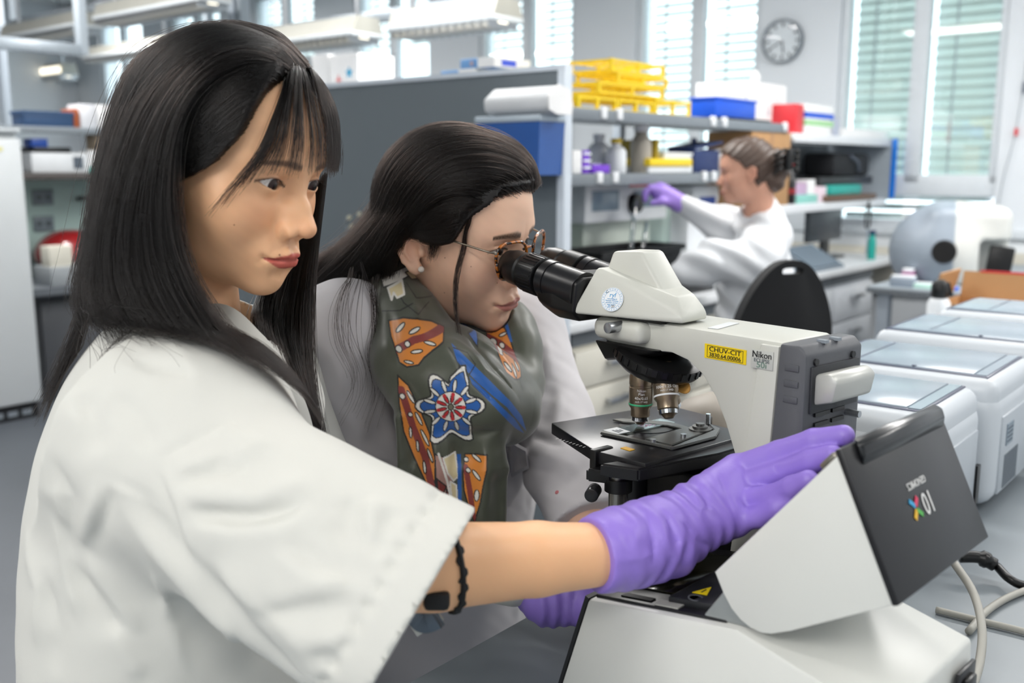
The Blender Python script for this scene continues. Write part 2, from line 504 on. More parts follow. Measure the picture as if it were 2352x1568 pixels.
# clock
def clock():
    u, z = onV(1800, 95, WV)
    t = frame_thing('wall_clock', 'round grey wall clock with dark hour marks beside the window', 'clock',
                    basis(EU, (0, 0, 1), -EV, uv(u, WV - 0.001, z)))
    R = 0.132
    lathe('rim', [(R, 0.0), (R, 0.03), (R * 0.99, 0.04), (R * 0.93, 0.04), (R * 0.91, 0.032), (R * 0.90, 0.012)], mat('clock_rim', '#868d94', 0.25, metal=0.6), t, seg=40)
    lathe('dial', [(0.0001, 0.016), (R * 0.91, 0.016)], mat('clock_dial', '#e6ebee', 0.6), t, seg=40, caps=False)
    mk = mat('clock_mark', '#4a5057', 0.5)
    for i in range(12):
        a = i * math.pi / 6
        box('hour_mark', (math.sin(a) * R * 0.74, math.cos(a) * R * 0.74, 0.018), (0.011, 0.022, 0.003), mk, t, rot=(0, 0, -a))
    for nm, a, L, wd in (('hour_hand', math.radians(172), 0.075, 0.007), ('minute_hand', math.radians(242), 0.10, 0.005)):
        box(nm, (math.sin(a) * L / 2, math.cos(a) * L / 2, 0.022), (wd, L, 0.002), mk, t, rot=(0, 0, -a))
    cyl('hub', (0, 0, 0.024), 0.007, 0.006, METAL, t)
    lathe('cover_glass', [(R * 0.92, 0.030), (R * 0.6, 0.034), (0.0001, 0.036)], glass_mat('clock_glass', '#fbfcfd', 0.975), t, seg=40, caps=False)
clock()

# ================================================================== REAGENT BENCH
BF, BV0 = -1.86, 2.54          # bench front (u) and board plane (v)
M_TOP = mat('bench_top', '#e4e7ea', 0.35)
M_CAB = mat('cabinet_cream', '#e2dfd3', 0.45, var=0.02)
M_CABW = mat('cabinet_white', '#dde1e6', 0.45, var=0.02)
M_KICK = mat('bench_rail_grey', '#6f757b', 0.5)  # plain grey of the plinths and rails
tag(rbx('bench_worktop', -3.55, BF + 0.01, BV0 - 0.008, WV - 0.02, 0.725, 0.76, M_TOP, None, bev=0.006),
    'long white laminate worktop of the reagent bench by the board', 'worktop')
def cabinet(v0, v1, label, m, ndraw, z1=0.70):
    t = rthing('drawer_cabinet', label, 'cabinet', BF - 0.02, (v0 + v1) / 2, 0.0, 'drawer cabinets under the reagent bench')
    hw = (v1 - v0) / 2 - 0.004
    rbx('body', -0.55, -0.02, -hw, hw, 0.08, z1 + 0.02, m, t)
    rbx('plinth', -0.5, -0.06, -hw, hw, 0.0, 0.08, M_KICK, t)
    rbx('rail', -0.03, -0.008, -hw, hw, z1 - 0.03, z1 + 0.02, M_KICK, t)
    hgt = (z1 - 0.045 - 0.1) / ndraw
    for i in range(ndraw):
        za = 0.1 + i * hgt
        d = rbx('drawer', -0.02, 0.0, -hw + 0.008, hw - 0.008, za + 0.004, za + hgt - 0.004, m, t, bev=0.003)
        h = bmesh.new()
        for s in (-1, 1): add_box(h, (0.022, s * 0.055, 0), (0.03, 0.012, 0.014), 0.002)
        add_box(h, (0.034, 0, 0), (0.012, 0.135, 0.02), 0.003)
        bm_obj('handle', h, METAL, d, True, loc=(0, 0, hgt * 0.5 - 0.06))
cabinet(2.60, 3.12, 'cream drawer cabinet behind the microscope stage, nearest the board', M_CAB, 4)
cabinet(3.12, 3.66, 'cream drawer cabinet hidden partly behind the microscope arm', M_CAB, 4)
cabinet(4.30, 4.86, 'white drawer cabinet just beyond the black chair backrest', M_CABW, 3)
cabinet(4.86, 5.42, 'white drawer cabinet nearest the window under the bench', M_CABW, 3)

# grey end board
M_BOARD = mat('grey_board', '#6b747a', 0.42, var=0.03, nscale=2)
b = rthing('end_board', 'large dark grey board closing the end of the bench', 'board', -2.73, BV0 - 0.035, 0.0)
rbx('panel', -0.87, 0.862, -0.012, 0.012, 0.02, 1.56, M_BOARD, b)
rbx('edge_strip', 0.862, 0.892, -0.02, 0.02, 0.0, 1.572, mat('edge_white', '#cfd8e2', 0.4), b, bev=0.003)
rbx('edge_strip', -0.87, 0.862, -0.016, 0.016, 1.556, 1.572, mat('edge_white', '#cfd8e2', 0.4), b)
for i, (x, y) in enumerate([(803, 500), (808, 520), (826, 492)]):
    u, z = onV(x, y, BV0 - 0.05)
    cyl('magnet', (u + 2.73, -0.016, z), 0.009, 0.008, mat('magnet_pale', '#c9c6b0', 0.5), b, rot=(math.pi / 2, 0, 0), seg=12)
u, z = onV(805, 515, BV0 - 0.05)
tube('scribble', [(u + 2.71, -0.0135, z + 0.03), (u + 2.70, -0.0135, z - 0.01), (u + 2.73, -0.0135, z - 0.02), (u + 2.76, -0.0135, z + 0.0)], 0.0022, mat('chalk', '#8b9398', 0.8), b, sides=6)

# shelf carcass over the bench
M_SHELF = mat('shelf_grey', '#7d858c', 0.5)
M_SHELFW = mat('shelf_white', '#e3e6ea', 0.45)
US = -2.0
Z_UP, Z_LO, Z_S2, Z_S2L = 1.463, 1.240, 1.424, 1.085
def shelf(name, label, u0, u1, v0, v1, z, m, th=0.03, group='shelf boards over the reagent bench', clips=()):
    t = rthing(name, label, 'shelf', (u0 + u1) / 2, (v0 + v1) / 2, z - th, group)
    hu, hv = (u1 - u0) / 2, (v1 - v0) / 2
    rbx('board', -hu, hu, -hv, hv, 0, th, m, t, bev=0.003)
    rbx('front_rail', hu - 0.004, hu + 0.008, -hv, hv, -0.012, th - 0.004, m, t, bev=0.002)
    for v in clips:
        rbx('clip', hu, hu + 0.016, v - (v0 + v1) / 2 - 0.016, v - (v0 + v1) / 2 + 0.016, -0.004, th + 0.006, WHITE, t, bev=0.004)
    return t
shelf('reagent_shelf', 'upper grey reagent shelf carrying the yellow tube racks', US - 0.34, US, 2.6, 4.46, Z_UP, M_SHELF, clips=(2.92, 3.02, 3.72, 3.82, 4.42))
shelf('reagent_shelf', 'lower grey reagent shelf with purple rack, bottles and yellow tray', US - 0.34, US, 2.6, 4.05, Z_LO, M_SHELF, clips=(2.9, 3.0, 3.66, 3.74))
shelf('reagent_shelf', 'white upper shelf by the window below the wipes box', US - 0.34, US, 4.54, 5.86, Z_S2, M_SHELFW)
shelf('reagent_shelf', 'white lower shelf by the window under the black bag', US - 0.34, US, 4.07, 5.86, Z_S2L, M_SHELFW)
shelf('reagent_shelf', 'high shelf behind the board top holding glove boxes', -3.4, -2.55, 2.62, 3.3, 1.545, M_SHELFW)
for i, (u, v, z1) in enumerate([(-2.36, 2.62, 1.5), (-2.36, 3.58, 1.463), (-2.36, 4.44, 1.463), (-3.4, 2.64, 1.52), (-3.4, 3.28, 1.52), (-2.55, 3.28, 1.52)]):
    nm = ['beside the board edge', 'behind the grey bottle', 'behind the cardboard box', 'at the far left behind the board', 'at the far end of the high shelf', 'under the high shelf corner'][i]
    t = rthing('shelf_upright', 'white steel shelf upright ' + nm, 'upright', u, v, 0.76, 'shelf uprights')
    rbx('post', -0.02, 0.02, -0.02, 0.02, 0, z1 - 0.76 + 0.02, STEEL, t, bev=0.003)
    rbx('foot_plate', -0.03, 0.03, -0.03, 0.03, 0, 0.008, STEEL, t)
# back partition of the bench under the shelves: pale green glass splash panel
M_SPLASH = mat('splash_panel', '#c4d8cf', 0.25, var=0.03)
tag(rbx('splash_panel', -2.42, -2.405, 2.6, 4.42, 0.76, 1.205, M_SPLASH), 'pale green splash panel behind the white device on the bench', 'panel')
sb = rthing('cubicle_panel', 'grey side panel with bright blue edge at the window shelves', 'panel', -2.2, 5.875, 1.085)
rbx('sheet', -0.17, 0.22, -0.008, 0.008, 0, 0.34, mat('panel_grey', '#a9b3bc', 0.5), sb)
rbx('blue_edge', 0.22, 0.245, -0.012, 0.012, 0, 0.34, mat('bright_blue', '#0b79e0', 0.4), sb)
tag(rbx('back_sheet', -2.37, -2.36, 4.47, 5.86, 1.085, 1.394, mat('back_sheet_grey', '#8d9499', 0.6)), 'grey back sheet of the window shelf behind the black bag', 'panel')

# ------------------------------------------------------------------ things on the bench, described by their front face in the photograph
def faceU(x0, y0, x1, y1, u):
    v0, z0 = onU(x0, y1, u); v1, _ = onU(x1, y1, u); _, z1 = onU((x0 + x1) / 2, y0, u)
    return v0, v1, z0, z1
def on_shelf(name, label, cat, x0, x1, ytop, zbase, m, u=US - 0.05, dep=0.14, bev=0.004, group=None, lid=None, lidm=None, lidh=0.012):
    v0, _ = onU(x0, 350, u); v1, _ = onU(x1, 350, u); _, z1 = onU((x0 + x1) / 2, ytop, u)
    t = rthing(name, label, cat, u - dep / 2, (v0 + v1) / 2, zbase, group)
    hv = (v1 - v0) / 2; h = max(0.01, z1 - zbase)
    if lid:
        rbx('body', -dep / 2, dep / 2, -hv, hv, 0, h - lidh, m, t, bev=bev)
        rbx('lid', -dep / 2 - 0.003, dep / 2 + 0.003, -hv - 0.003, hv + 0.003, h - lidh, h, lidm, t, bev=0.003)
    else:
        rbx('body', -dep / 2, dep / 2, -hv, hv, 0, h, m, t, bev=bev)
    return t, hv, h, dep
M_YEL = mat('yellow_plastic', '#f2d21f', 0.4)
M_PUR = mat('purple_plastic', '#7a3fd0', 0.4)
M_BLUE = mat('blue_plastic', '#0f57d6', 0.4)
M_NAVY = mat('navy_plastic', '#1d3163', 0.45)
M_CLEAR = mat('milky_plastic', '#eef2f6', 0.3)
M_CARD = mat('cardboard', '#b98f63', 0.8, bump=0.1)
M_RED = mat('red_plastic', '#d8323a', 0.4)
M_TEAL = mat('teal_plastic', '#1fa79b', 0.45)
M_PAPER = mat('paper', '#f2f2f2', 0.8)
# yellow wire tube racks
def tube_rack(label, v0, v1, z, h, u=US - 0.16, du=0.09, nx=5):
    t = rthing('tube_rack', label, 'rack', u, (v0 + v1) / 2, z, 'yellow tube racks on the upper shelf')
    hv = (v1 - v0) / 2; tk = 0.008
    for zz in (0.004, h - 0.006):
        bm = bmesh.new()
        for s in (-1, 1):
            add_box(bm, (s * du, 0, zz), (tk * 1.4, 2 * hv, tk))
            add_box(bm, (0, s * (hv - tk / 2), zz), (2 * du, tk * 1.4, tk))
        for i in range(1, nx): add_box(bm, (0, -hv + 2 * hv * i / nx, zz), (2 * du, 0.005, tk * 0.8))
        add_box(bm, (0, 0, zz), (0.005, 2 * hv, tk * 0.8))
        bm_obj('grid_tier', bm, M_YEL, t)
    for a in (-1, 1):
        for b_ in (-1, 0, 1):
            rbx('corner_post', a * du - 0.006, a * du + 0.006, b_ * (hv - 0.007) - 0.006, b_ * (hv - 0.007) + 0.006, 0, h, M_YEL, t)
    return t
vv = lambda x: onU(x, 250, US - 0.07)[0]
tube_rack('yellow tube rack at the left end of the bottom row', vv(1325), vv(1415), Z_UP, 0.05)
tube_rack('yellow tube rack in the middle of the bottom row', vv(1418), vv(1500), Z_UP, 0.05)
tube_rack('yellow tube rack at the right end of the bottom row', vv(1503), vv(1584), Z_UP, 0.062)
tube_rack('yellow tube rack lying across the bottom row', vv(1372), vv(1522), Z_UP + 0.063, 0.042, nx=7)
tube_rack('small yellow tube rack second from the top of the pile', vv(1415), vv(1530), Z_UP + 0.106, 0.038)
tube_rack('topmost yellow tube rack of the pile', vv(1400), vv(1522), Z_UP + 0.145, 0.046)
t, hv, h, dp = on_shelf('storage_tray', 'bright blue plastic tray beside the white wipes carton', 'tray', 1640, 1732, 226, Z_UP + 0.012, M_BLUE, dep=0.12)
rbx('rim', -dp/2 - 0.006, dp/2 + 0.006, -hv - 0.006, hv + 0.006, h - 0.01, h, M_BLUE, t, bev=0.002)
tag(rbx('shelf_mat', US - 0.172, US - 0.01, vv(1640), vv(1745), Z_UP, Z_UP + 0.011, BLACK, bev=0.003), 'thin black mat under the bright blue tray', 'mat')
t, hv, h, dp = on_shelf('carton', 'tall white carton with tissue on top of upper shelf', 'box', 1712, 1800, 190, Z_UP, M_PAPER, u=US - 0.175, dep=0.15)
prism('printed_triangle', [(-0.03, 0.03), (0.03, 0.03), (0, 0.085)], 0, 0.001, mat('print_grey', '#cfd5da', 0.7), t, loc=(dp/2 + 0.001, 0.02, 0.02), rot=(0, 0, math.pi / 2))
tube('tissue', [(0, -0.02, h), (0.01, 0.0, h + 0.03), (-0.01, 0.02, h + 0.05), (0.0, 0.035, h + 0.025)], 0.02, M_PAPER, t, sides=8)
on_shelf('carton', 'low white carton behind the blue tray', 'box', 1655, 1708, 190, Z_UP, M_PAPER, u=US - 0.18, dep=0.14)
# lower shelf
on_shelf('carton', 'small white box at the left end of lower shelf', 'box', 1316, 1337, 345, Z_LO, M_PAPER, dep=0.08)
t, hv, h, dp = on_shelf('tube_rack', 'upright purple tube rack on the lower shelf', 'rack', 1340, 1356, 345, Z_LO, M_PUR, dep=0.06, group='purple racks')
for i in range(3): rbx('slot_rim', dp/2, dp/2 + 0.004, -hv, hv, h * (0.2 + 0.3 * i), h * (0.2 + 0.3 * i) + 0.008, M_CLEAR, t)
t, hv, h, dp = on_shelf('tube_rack', 'flat purple tube rack lying on the lower shelf', 'rack', 1362, 1402, 378, Z_LO, M_PUR, dep=0.09, group='purple racks')
for i in range(4): cyl('well', (0.0, -hv + hv * 2 * (i + 0.5) / 4, h), 0.008, 0.01, M_CLEAR, t, seg=10)
def bottle(label, x, z, r, h, m, capm, u=US - 0.14, name='bottle', group=None, neck=0.45):
    v = onU(x, 350, u)[0]
    t = rthing(name, label, 'bottle', u, v, z, group)
    lathe('body', [(0.0001, 0), (r * 0.95, 0), (r, r * 0.1), (r, h * 0.62), (r * 0.8, h * 0.72), (r * neck, h * 0.78), (r * neck, h * 0.88)], m, t, seg=20)
    lathe('cap', [(r * neck * 1.2, h * 0.86), (r * neck * 1.2, h), (0.0001, h)], capm, t, seg=16)
    return t
bottle('large milky plastic bottle behind the purple racks', 1375, Z_LO, 0.045, 0.15, M_CLEAR, M_CLEAR, u=US - 0.22)
bottle('milky wash bottle between purple rack and grey bottle', 1415, Z_LO, 0.04, 0.13, M_CLEAR, mat('yellow_cap', '#e2c22c', 0.4), u=US - 0.12)
bottle('grey bottle with white cap on the lower shelf', 1472, Z_LO, 0.042, 0.185, mat('grey_bottle', '#a8a296', 0.4), WHITE, u=US - 0.1, neck=0.6)
tag(rbx('binder', US - 0.26, US - 0.06, onU(1490, 350, US - 0.1)[0] - 0.008, onU(1490, 350, US - 0.1)[0] + 0.012, Z_LO, Z_LO + 0.13, mat('olive_yellow', '#a89224', 0.5), bev=0.002), 'narrow olive yellow binder beside the grey bottle', 'binder')
on_shelf('storage_tray', 'white slotted tray under the yellow tray', 'tray', 1492, 1592, 379, Z_LO, M_CLEAR, dep=0.16)
on_shelf('storage_tray', 'flat yellow tray on the lower shelf', 'tray', 1494, 1592, 364, Z_LO + 0.026, M_YEL, u=US - 0.04, dep=0.15, bev=0.006)
on_shelf('sample_box', 'white lidded box resting on the yellow tray', 'box', 1526, 1590, 350, Z_LO + 0.047, M_CLEAR, u=US - 0.06, dep=0.09, lid=True, lidm=WHITE)
t, hv, h, dp = on_shelf('ice_box', 'navy blue carrier with tilted lid on the lower shelf', 'box', 1596, 1652, 345, Z_LO, M_NAVY, dep=0.13)
prism('lid', [(-hv, 0), (hv * 1.3, 0.03), (hv * 1.3, 0.042), (-hv, 0.014)], -0.065, 0.065, M_NAVY, t, loc=(0, 0, h), rot=(0, 0, math.pi / 2))
cyl('knob', (0, 0, h + 0.04), 0.012, 0.024, M_NAVY, t, seg=12)
on_shelf('carton', 'white carton between navy carrier and seated worker', 'box', 1655, 1682, 342, Z_LO, M_PAPER, dep=0.1)
# cardboard box on the window shelf
t, hv, h, dp = on_shelf('cardboard_box', 'brown cardboard box above the worker with the hair clip', 'box', 1726, 1815, 303, Z_S2L, M_CARD, u=US + 0.0, dep=0.22, bev=0.002)
rbx('tape', -dp/2 - 0.001, dp/2 + 0.001, -0.012, 0.012, 0.02, h + 0.001, mat('packing_tape', '#a97d52', 0.3), t)
# window shelf top
z = Z_S2
t, hv, h, dp = on_shelf('magazine_file', 'red slanted file on the white window shelf', 'file', 1824, 1842, 238, z, M_RED, dep=0.16)
t, hv, h, dp = on_shelf('wipes_carton', 'white, blue and green striped wipes box on window shelf', 'box', 1846, 1910, 240, z, M_PAPER, dep=0.14)
for zz, m_ in ((0.55, M_BLUE), (0.30, mat('print_green', '#a8d8a0', 0.6))):
    rbx('printed_band', -dp/2 - 0.001, dp/2 + 0.001, -hv - 0.001, hv + 0.001, h * zz, h * (zz + 0.18), m_, t)
on_shelf('paper_pack', 'flat pack of white papers at the shelf end', 'paper', 1935, 2040, 298, z, M_PAPER, dep=0.2)
on_shelf('sample_box', 'small grey box behind the white papers', 'box', 1905, 1925, 268, z, mat('box_lilac', '#b9bfd0', 0.5), dep=0.08)
# window shelf lower level
z = Z_S2L
t, hv, h, dp = on_shelf('cola_bottle', 'dark cola bottle with red cap on the window shelf', 'bottle', 1816, 1822, 420, z, BLACK, u=US - 0.03, dep=0.01)
bpy.data.objects.remove(t.children[0], do_unlink=True)
lathe('body', [(0.0001, 0), (0.028, 0), (0.032, 0.01), (0.032, 0.10), (0.026, 0.13), (0.012, 0.165), (0.011, 0.18)], mat('cola', '#140c0b', 0.12, coat=0.5), t, seg=20)
lathe('band', [(0.0325, 0.05), (0.0325, 0.075)], mat('cola_red', '#8e1a1f', 0.4), t, seg=20)
lathe('cap', [(0.014, 0.172), (0.014, 0.195), (0.0001, 0.196)], M_RED, t, seg=16)
on_shelf('sample_box', 'small lilac box beside the cola bottle', 'box', 1832, 1858, 420, z, mat('lilac', '#c9a9c8', 0.5), dep=0.09)
on_shelf('sample_box', 'white box with pink print on the window shelf', 'box', 1860, 1886, 412, z, M_PAPER, dep=0.1)
on_shelf('sample_box', 'pale mint box in front of the white boxes', 'box', 1836, 1884, 447, z, mat('mint', '#8fd0c6', 0.5), u=US - 0.01, dep=0.05)
on_shelf('sample_box', 'white and pink bottle box beside the teal pile', 'box', 1888, 1905, 428, z, mat('pinkish', '#eed9e4', 0.5), u=US - 0.02, dep=0.05)
t, hv, h, dp = on_shelf('document_tray', 'brown and black document tray under the black bag', 'tray', 1908, 2020, 446, z, mat('tray_brown', '#6b5444', 0.6), u=US + 0.01, dep=0.22)
t2_, hv, h2, dp = on_shelf('cloth_pile', 'teal folded cloth on the document tray', 'cloth', 1912, 1985, 424, z + h, M_TEAL, u=US - 0.0, dep=0.16, bev=0.012)
t3_, hv, h3, dp = on_shelf('ring_binder', 'flat black binder under the black bag', 'binder', 1885, 2008, 405, z + h + h2, DARK, u=US - 0.03, dep=0.2)
t, hv, hb, dp = on_shelf('black_bag', 'slouching black bag on the window shelf', 'bag', 1918, 2000, 352, z + h + h2 + h3, mat('black_fabric', '#0f1117', 0.7, bump=0.3, bscale=60), u=US - 0.04, dep=0.18, bev=0.025)
tube('strap', [(0.09, -0.05, hb * 0.9), (0.11, 0.02, hb * 0.6), (0.1, 0.06, hb * 0.2)], 0.008, mat('strap_grey', '#5b6270', 0.6), t, sides=6)
t = rthing('hook_cable', 'black cable loop hanging below the window shelf end', 'cable', US + 0.02, 5.55, Z_S2L - 0.02)
tube('loop', [(0, 0, 0), (0.0, 0.03, -0.06), (0, 0.02, -0.13), (0, -0.03, -0.13), (0, -0.035, -0.06), (0, 0, 0.01)], 0.006, BLACK, t, sides=8)
tube('lead', [(0, 0.0, -0.13), (0, 0.01, -0.2), (0, 0.0, -0.29)], 0.005, mat('lead_grey', '#9fb0bf', 0.5), t, sides=8)

# worktop equipment
ZT = 0.76
def dev_on_bench():
    v0, v1 = onU(1345, 420, -2.12)[0], onU(1535, 420, -2.12)[0]
    zc0, zc1 = onU(1345, 515, -2.12)[1], onU(1345, 420, -2.12)[1]
    t = rthing('bench_device', 'white bench device with two grey screens behind the gloved hand', 'device', -2.25, (v0 + v1) / 2, ZT)
    hv = (v1 - v0) / 2; a, b_ = zc0 - ZT, zc1 - ZT
    rbx('housing', -0.13, 0.13, -hv, hv, a, b_, M_CLEAR, t, bev=0.012)
    rbx('pedestal', -0.12, 0.08, -hv * 0.8, hv * 0.8, 0, a, mat('pedestal_green', '#cfd9cf', 0.5), t)
    ms = mat('grey_screen', '#8ba0b0', 0.2)
    rbx('screen', 0.128, 0.133, -hv * 0.86, -hv * 0.25, a + (b_-a) * 0.3, a + (b_-a) * 0.8, ms, t, bev=0.002)
    rbx('screen', 0.128, 0.133, hv * 0.10, hv * 0.85, a + (b_-a) * 0.34, a + (b_-a) * 0.78, ms, t, bev=0.002)
    lathe('dial', [(0.0001, 0.03), (0.035, 0.028), (0.04, 0.0)], BLACK, t, loc=(0.13, hv * 0.1, a + (b_-a) * 0.45), rot=(0, math.pi / 2, 0))
    rbx('red_label', 0.129, 0.134, hv * 0.0, hv * 0.5, b_ - 0.018, b_ - 0.004, mat('label_red', '#e8474f', 0.5), t)
dev_on_bench()
t = rthing('pipette_stand', 'white rounded pipette carousel behind the outstretched sleeve', 'device', -2.2, onU(1580, 480, -2.2)[0], ZT)
rbx('column', -0.05, 0.05, -0.08, 0.10, 0, 0.33, M_CLEAR, t, bev=0.02)
rbx('head', -0.07, 0.09, -0.12, 0.14, 0.33, 0.43, M_CLEAR, t, bev=0.03)
rbx('display', 0.088, 0.093, -0.06, 0.08, 0.34, 0.375, mat('display_blue', '#2a4fa0', 0.3), t)
# waste bin with serological pipettes
def waste_bin():
    u = -1.89
    v0, v1 = onU(1385, 570, u)[0], onU(1570, 570, u)[0]
    t = rthing('waste_bin', 'black open waste bin on the bench behind the microscope head', 'bin', u - 0.105, (v0 + v1) / 2, ZT)
    hv = (v1 - v0) / 2; hh = onU(1470, 572, u)[1] - ZT
    V = []; 
    for z, s in ((0, 0.82), (hh, 1.0), (hh, 0.94), (0.01, 0.76)):
        V += [(-0.1 * s, -hv * s, z), (0.1 * s, -hv * s, z), (0.1 * s, hv * s, z), (-0.1 * s, hv * s, z)]
    Fc = [(3, 2, 1, 0), (12, 13, 14, 15)]
    for k in range(3):
        for i in range(4):
            j = (i + 1) % 4; Fc.append((k*4+i, k*4+j, (k+1)*4+j, (k+1)*4+i))
    mobj('body', V, Fc, BLACK, t)
    bm = bmesh.new()
    for s in (-1, 1):
        add_box(bm, (0.102 * s, 0, hh - 0.008), (0.014, hv * 2 + 0.02, 0.02)); add_box(bm, (0, s * hv, hh - 0.008), (0.21, 0.014, 0.02))
    bm_obj('rim', bm, BLACK, t)
    return t, hh, hv
wb, wbh, wbhv = waste_bin()
for i, (dx, dy, lean) in enumerate([(0.0, -0.01, 0.12), (0.02, 0.02, 0.2)]):
    t = rthing('serological_pipette', ['clear pipette gripped by the seated worker', 'second clear pipette leaning in the waste bin'][i], 'pipette', -2.0 + dx, onU(1470, 570, -1.95)[0] + dy, ZT + 0.02, 'clear pipettes')
    tube('stem', [(0, 0, 0), (0.0, 0.02 + lean * 0.25, 0.36 - 0.08 * i)], 0.009, glass_mat('clear_tube', '#e6eef0', 0.75), t, sides=10, n=2)
    tube('scale_strip', [(0.0095, 0.005, 0.05), (0.0095, 0.015 + lean * 0.2, 0.3 - 0.08 * i)], 0.0015, GREYPL, t, sides=5, n=2)
for i, (x, m_, lab) in enumerate([(1398, mat('marker_violet', '#57408a', 0.4), 'violet marker standing behind the black bin'), (1429, mat('marker_blue', '#2b5fb0', 0.4), 'blue marker standing behind the black bin')]):
    t = rthing('marker', lab, 'marker', -2.34, onU(x, 550, -2.34)[0], ZT, 'markers behind the bin')
    lathe('barrel', [(0.0001, 0), (0.011, 0), (0.011, 0.17), (0.0001, 0.172)], m_, t, seg=12)
    lathe('cap', [(0.0125, 0.13), (0.0125, 0.205), (0.0001, 0.207)], m_, t, seg=12)
t = rthing('hose', 'bent orange hose at the foot of the board edge', 'hose', -2.0, onU(1322, 560, -2.0)[0], ZT)
tube('hose_run', [(0, 0, 0), (0, 0.03, 0.05), (0, 0.03, 0.12), (0, 0.0, 0.16), (0, -0.04, 0.165)], 0.007, mat('orange_rubber', '#f0763a', 0.5), t)
on_shelf('glove_bundle', 'crumpled purple gloves lying beside the black bin', 'gloves', 1356, 1376, 588, ZT, M_PUR, u=-1.95, dep=0.06, bev=0.012)
on_shelf('tip_box', 'light blue tip box beside the purple gloves', 'box', 1352, 1364, 582, ZT, mat('tip_blue', '#3f97d6', 0.4), u=-2.0, dep=0.06)
t, hv, h, dp = on_shelf('instrument_tray', 'small black tray with yellow tips near the worktop edge', 'tray', 1580, 1652, 648, ZT, DARK, u=-1.93, dep=0.1)
rbx('tip_row', -0.03, 0.02, -hv * 0.5, hv * 0.1, h, h + 0.012, M_YEL, t)
# open laptop-like gel imager at the window end of the bench
t = rthing('dark_monitor', 'dark grey monitor standing on the bench beyond the seated worker', 'monitor', -2.15, onU(1900, 560, -2.15)[0], ZT)
rbx('panel', -0.015, 0.015, -0.30, 0.16, 0.10, 0.285, mat('monitor_grey', '#353b42', 0.35), t, bev=0.006)
rbx('neck', -0.03, -0.005, -0.04, 0.04, 0.01, 0.15, DARK, t)
rbx('foot', -0.1, 0.06, -0.12, 0.12, 0, 0.012, DARK, t, bev=0.004)
t = rthing('tilted_screen', 'tilted grey touch screen lying before the dark monitor', 'screen', -1.95, onU(1870, 590, -1.95)[0], ZT)
prism('wedge', [(-0.1, 0), (0.08, 0), (0.08, 0.012), (-0.1, 0.11)], -0.20, 0.20, mat('screen_shell', '#7c8893', 0.4), t)
prism('glass', [(-0.09, 0.1065), (0.07, 0.019), (0.072, 0.023), (-0.088, 0.1105)], -0.17, 0.17, mat('screen_glass', '#70808e', 0.15), t)
t = bottle('teal drinking bottle standing at the window end of bench', 2016, ZT, 0.022, 0.16, M_TEAL, mat('navy_cap', '#263a5e', 0.4), u=-1.92, name='drinking_bottle', neck=0.7)
# ================================================================== LEFT SIDE: fridge, far bench, overhead rails
M_FR = mat('fridge_white', '#d7dbdd', 0.35, var=0.02)
t = rthing('fridge', 'tall white laboratory fridge at the left edge', 'fridge', -5.0, 1.9, 0.0)
rbx('body', -0.62, -0.04, -0.36, 0.36, 0.06, 1.43, M_FR, t, bev=0.01)
d = rbx('door', -0.038, 0.0, -0.36, 0.36, 0.08, 1.40, M_FR, t, bev=0.008)
rbx('top_panel', -0.62, 0.0, -0.365, 0.365, 1.43, 1.45, mat('fridge_top', '#c2c8cc', 0.4), t, bev=0.004)
g = rbx('plinth_grille', -0.05, -0.01, -0.34, 0.34, 0.0, 0.07, DARK, t)
for i in range(9): rbx('grille_slot', 0.02, 0.022, -0.32 + i * 0.072, -0.27 + i * 0.072, -0.015, 0.012, GREYPL, g)
rbx('sticker', 0.019, 0.021, 0.12, 0.19, 0.42, 0.47, mat('sticker_mint', '#b9d9d2', 0.6), d)
rbx('sticker', 0.019, 0.021, 0.17, 0.27, 0.60, 0.62, mat('sticker_yellow', '#e5df9a', 0.6), d)
t = rthing('apparatus_box', 'white apparatus standing on top of the fridge', 'device', -5.2, 1.95, 1.45)
rbx('case', -0.18, 0.16, -0.34, 0.20, 0, 0.18, WHITE, t, bev=0.02)
rbx('seam', 0.158, 0.163, 0.05, 0.06, 0.01, 0.15, GREYPL, t)
# far bench parallel to the reagent bench
UF = -5.45
tag(rbx('far_worktop', -6.4, UF + 0.25, 2.35, WV - 0.05, 0.59, 0.63, mat('dark_top', '#6d7278', 0.4)), 'grey worktop of the far bench behind the fridge', 'worktop')
t = rthing('low_cabinet', 'dark base cabinet of the far bench', 'cabinet', -5.8, 4.0, 0.0)
rbx('carcass', -0.5, 0.5, -1.6, 1.8, 0.0, 0.59, mat('base_dark', '#4b4d50', 0.5), t)
for i in range(5): rbx('door', 0.5, 0.515, -1.58 + i * 0.66, -0.95 + i * 0.66, 0.08, 0.54, mat('base_dark2', '#5a5c60', 0.5), t, bev=0.003)
def lz(x, y): return onU(x, y, UF)
z1 = lz(160, 292)[1]; z2 = lz(160, 397)[1]
shelf('far_shelf', 'upper dark-edged shelf of the far bench with blue crate', UF - 0.35, UF, 2.3, 4.6, z1, M_SHELF, th=0.025, group='far bench shelves')
shelf('far_shelf', 'lower dark-edged shelf of the far bench under white printer', UF - 0.35, UF, 2.3, 4.6, z2, mat('shelf_brown', '#4b4644', 0.5), th=0.025, group='far bench shelves')
for i, v in enumerate((2.34, 4.55)):
    t = rthing('shelf_upright', ['steel upright of the far shelves next to the fridge', 'steel upright of the far shelves hidden by dark hair'][i], 'upright', UF - 0.3, v, 0.63, 'far shelf uprights')
    rbx('post', -0.02, 0.02, -0.02, 0.02, 0, z1 - 0.63 + 0.01, STEEL, t)
    rbx('foot_plate', -0.03, 0.03, -0.03, 0.03, 0, 0.01, STEEL, t)
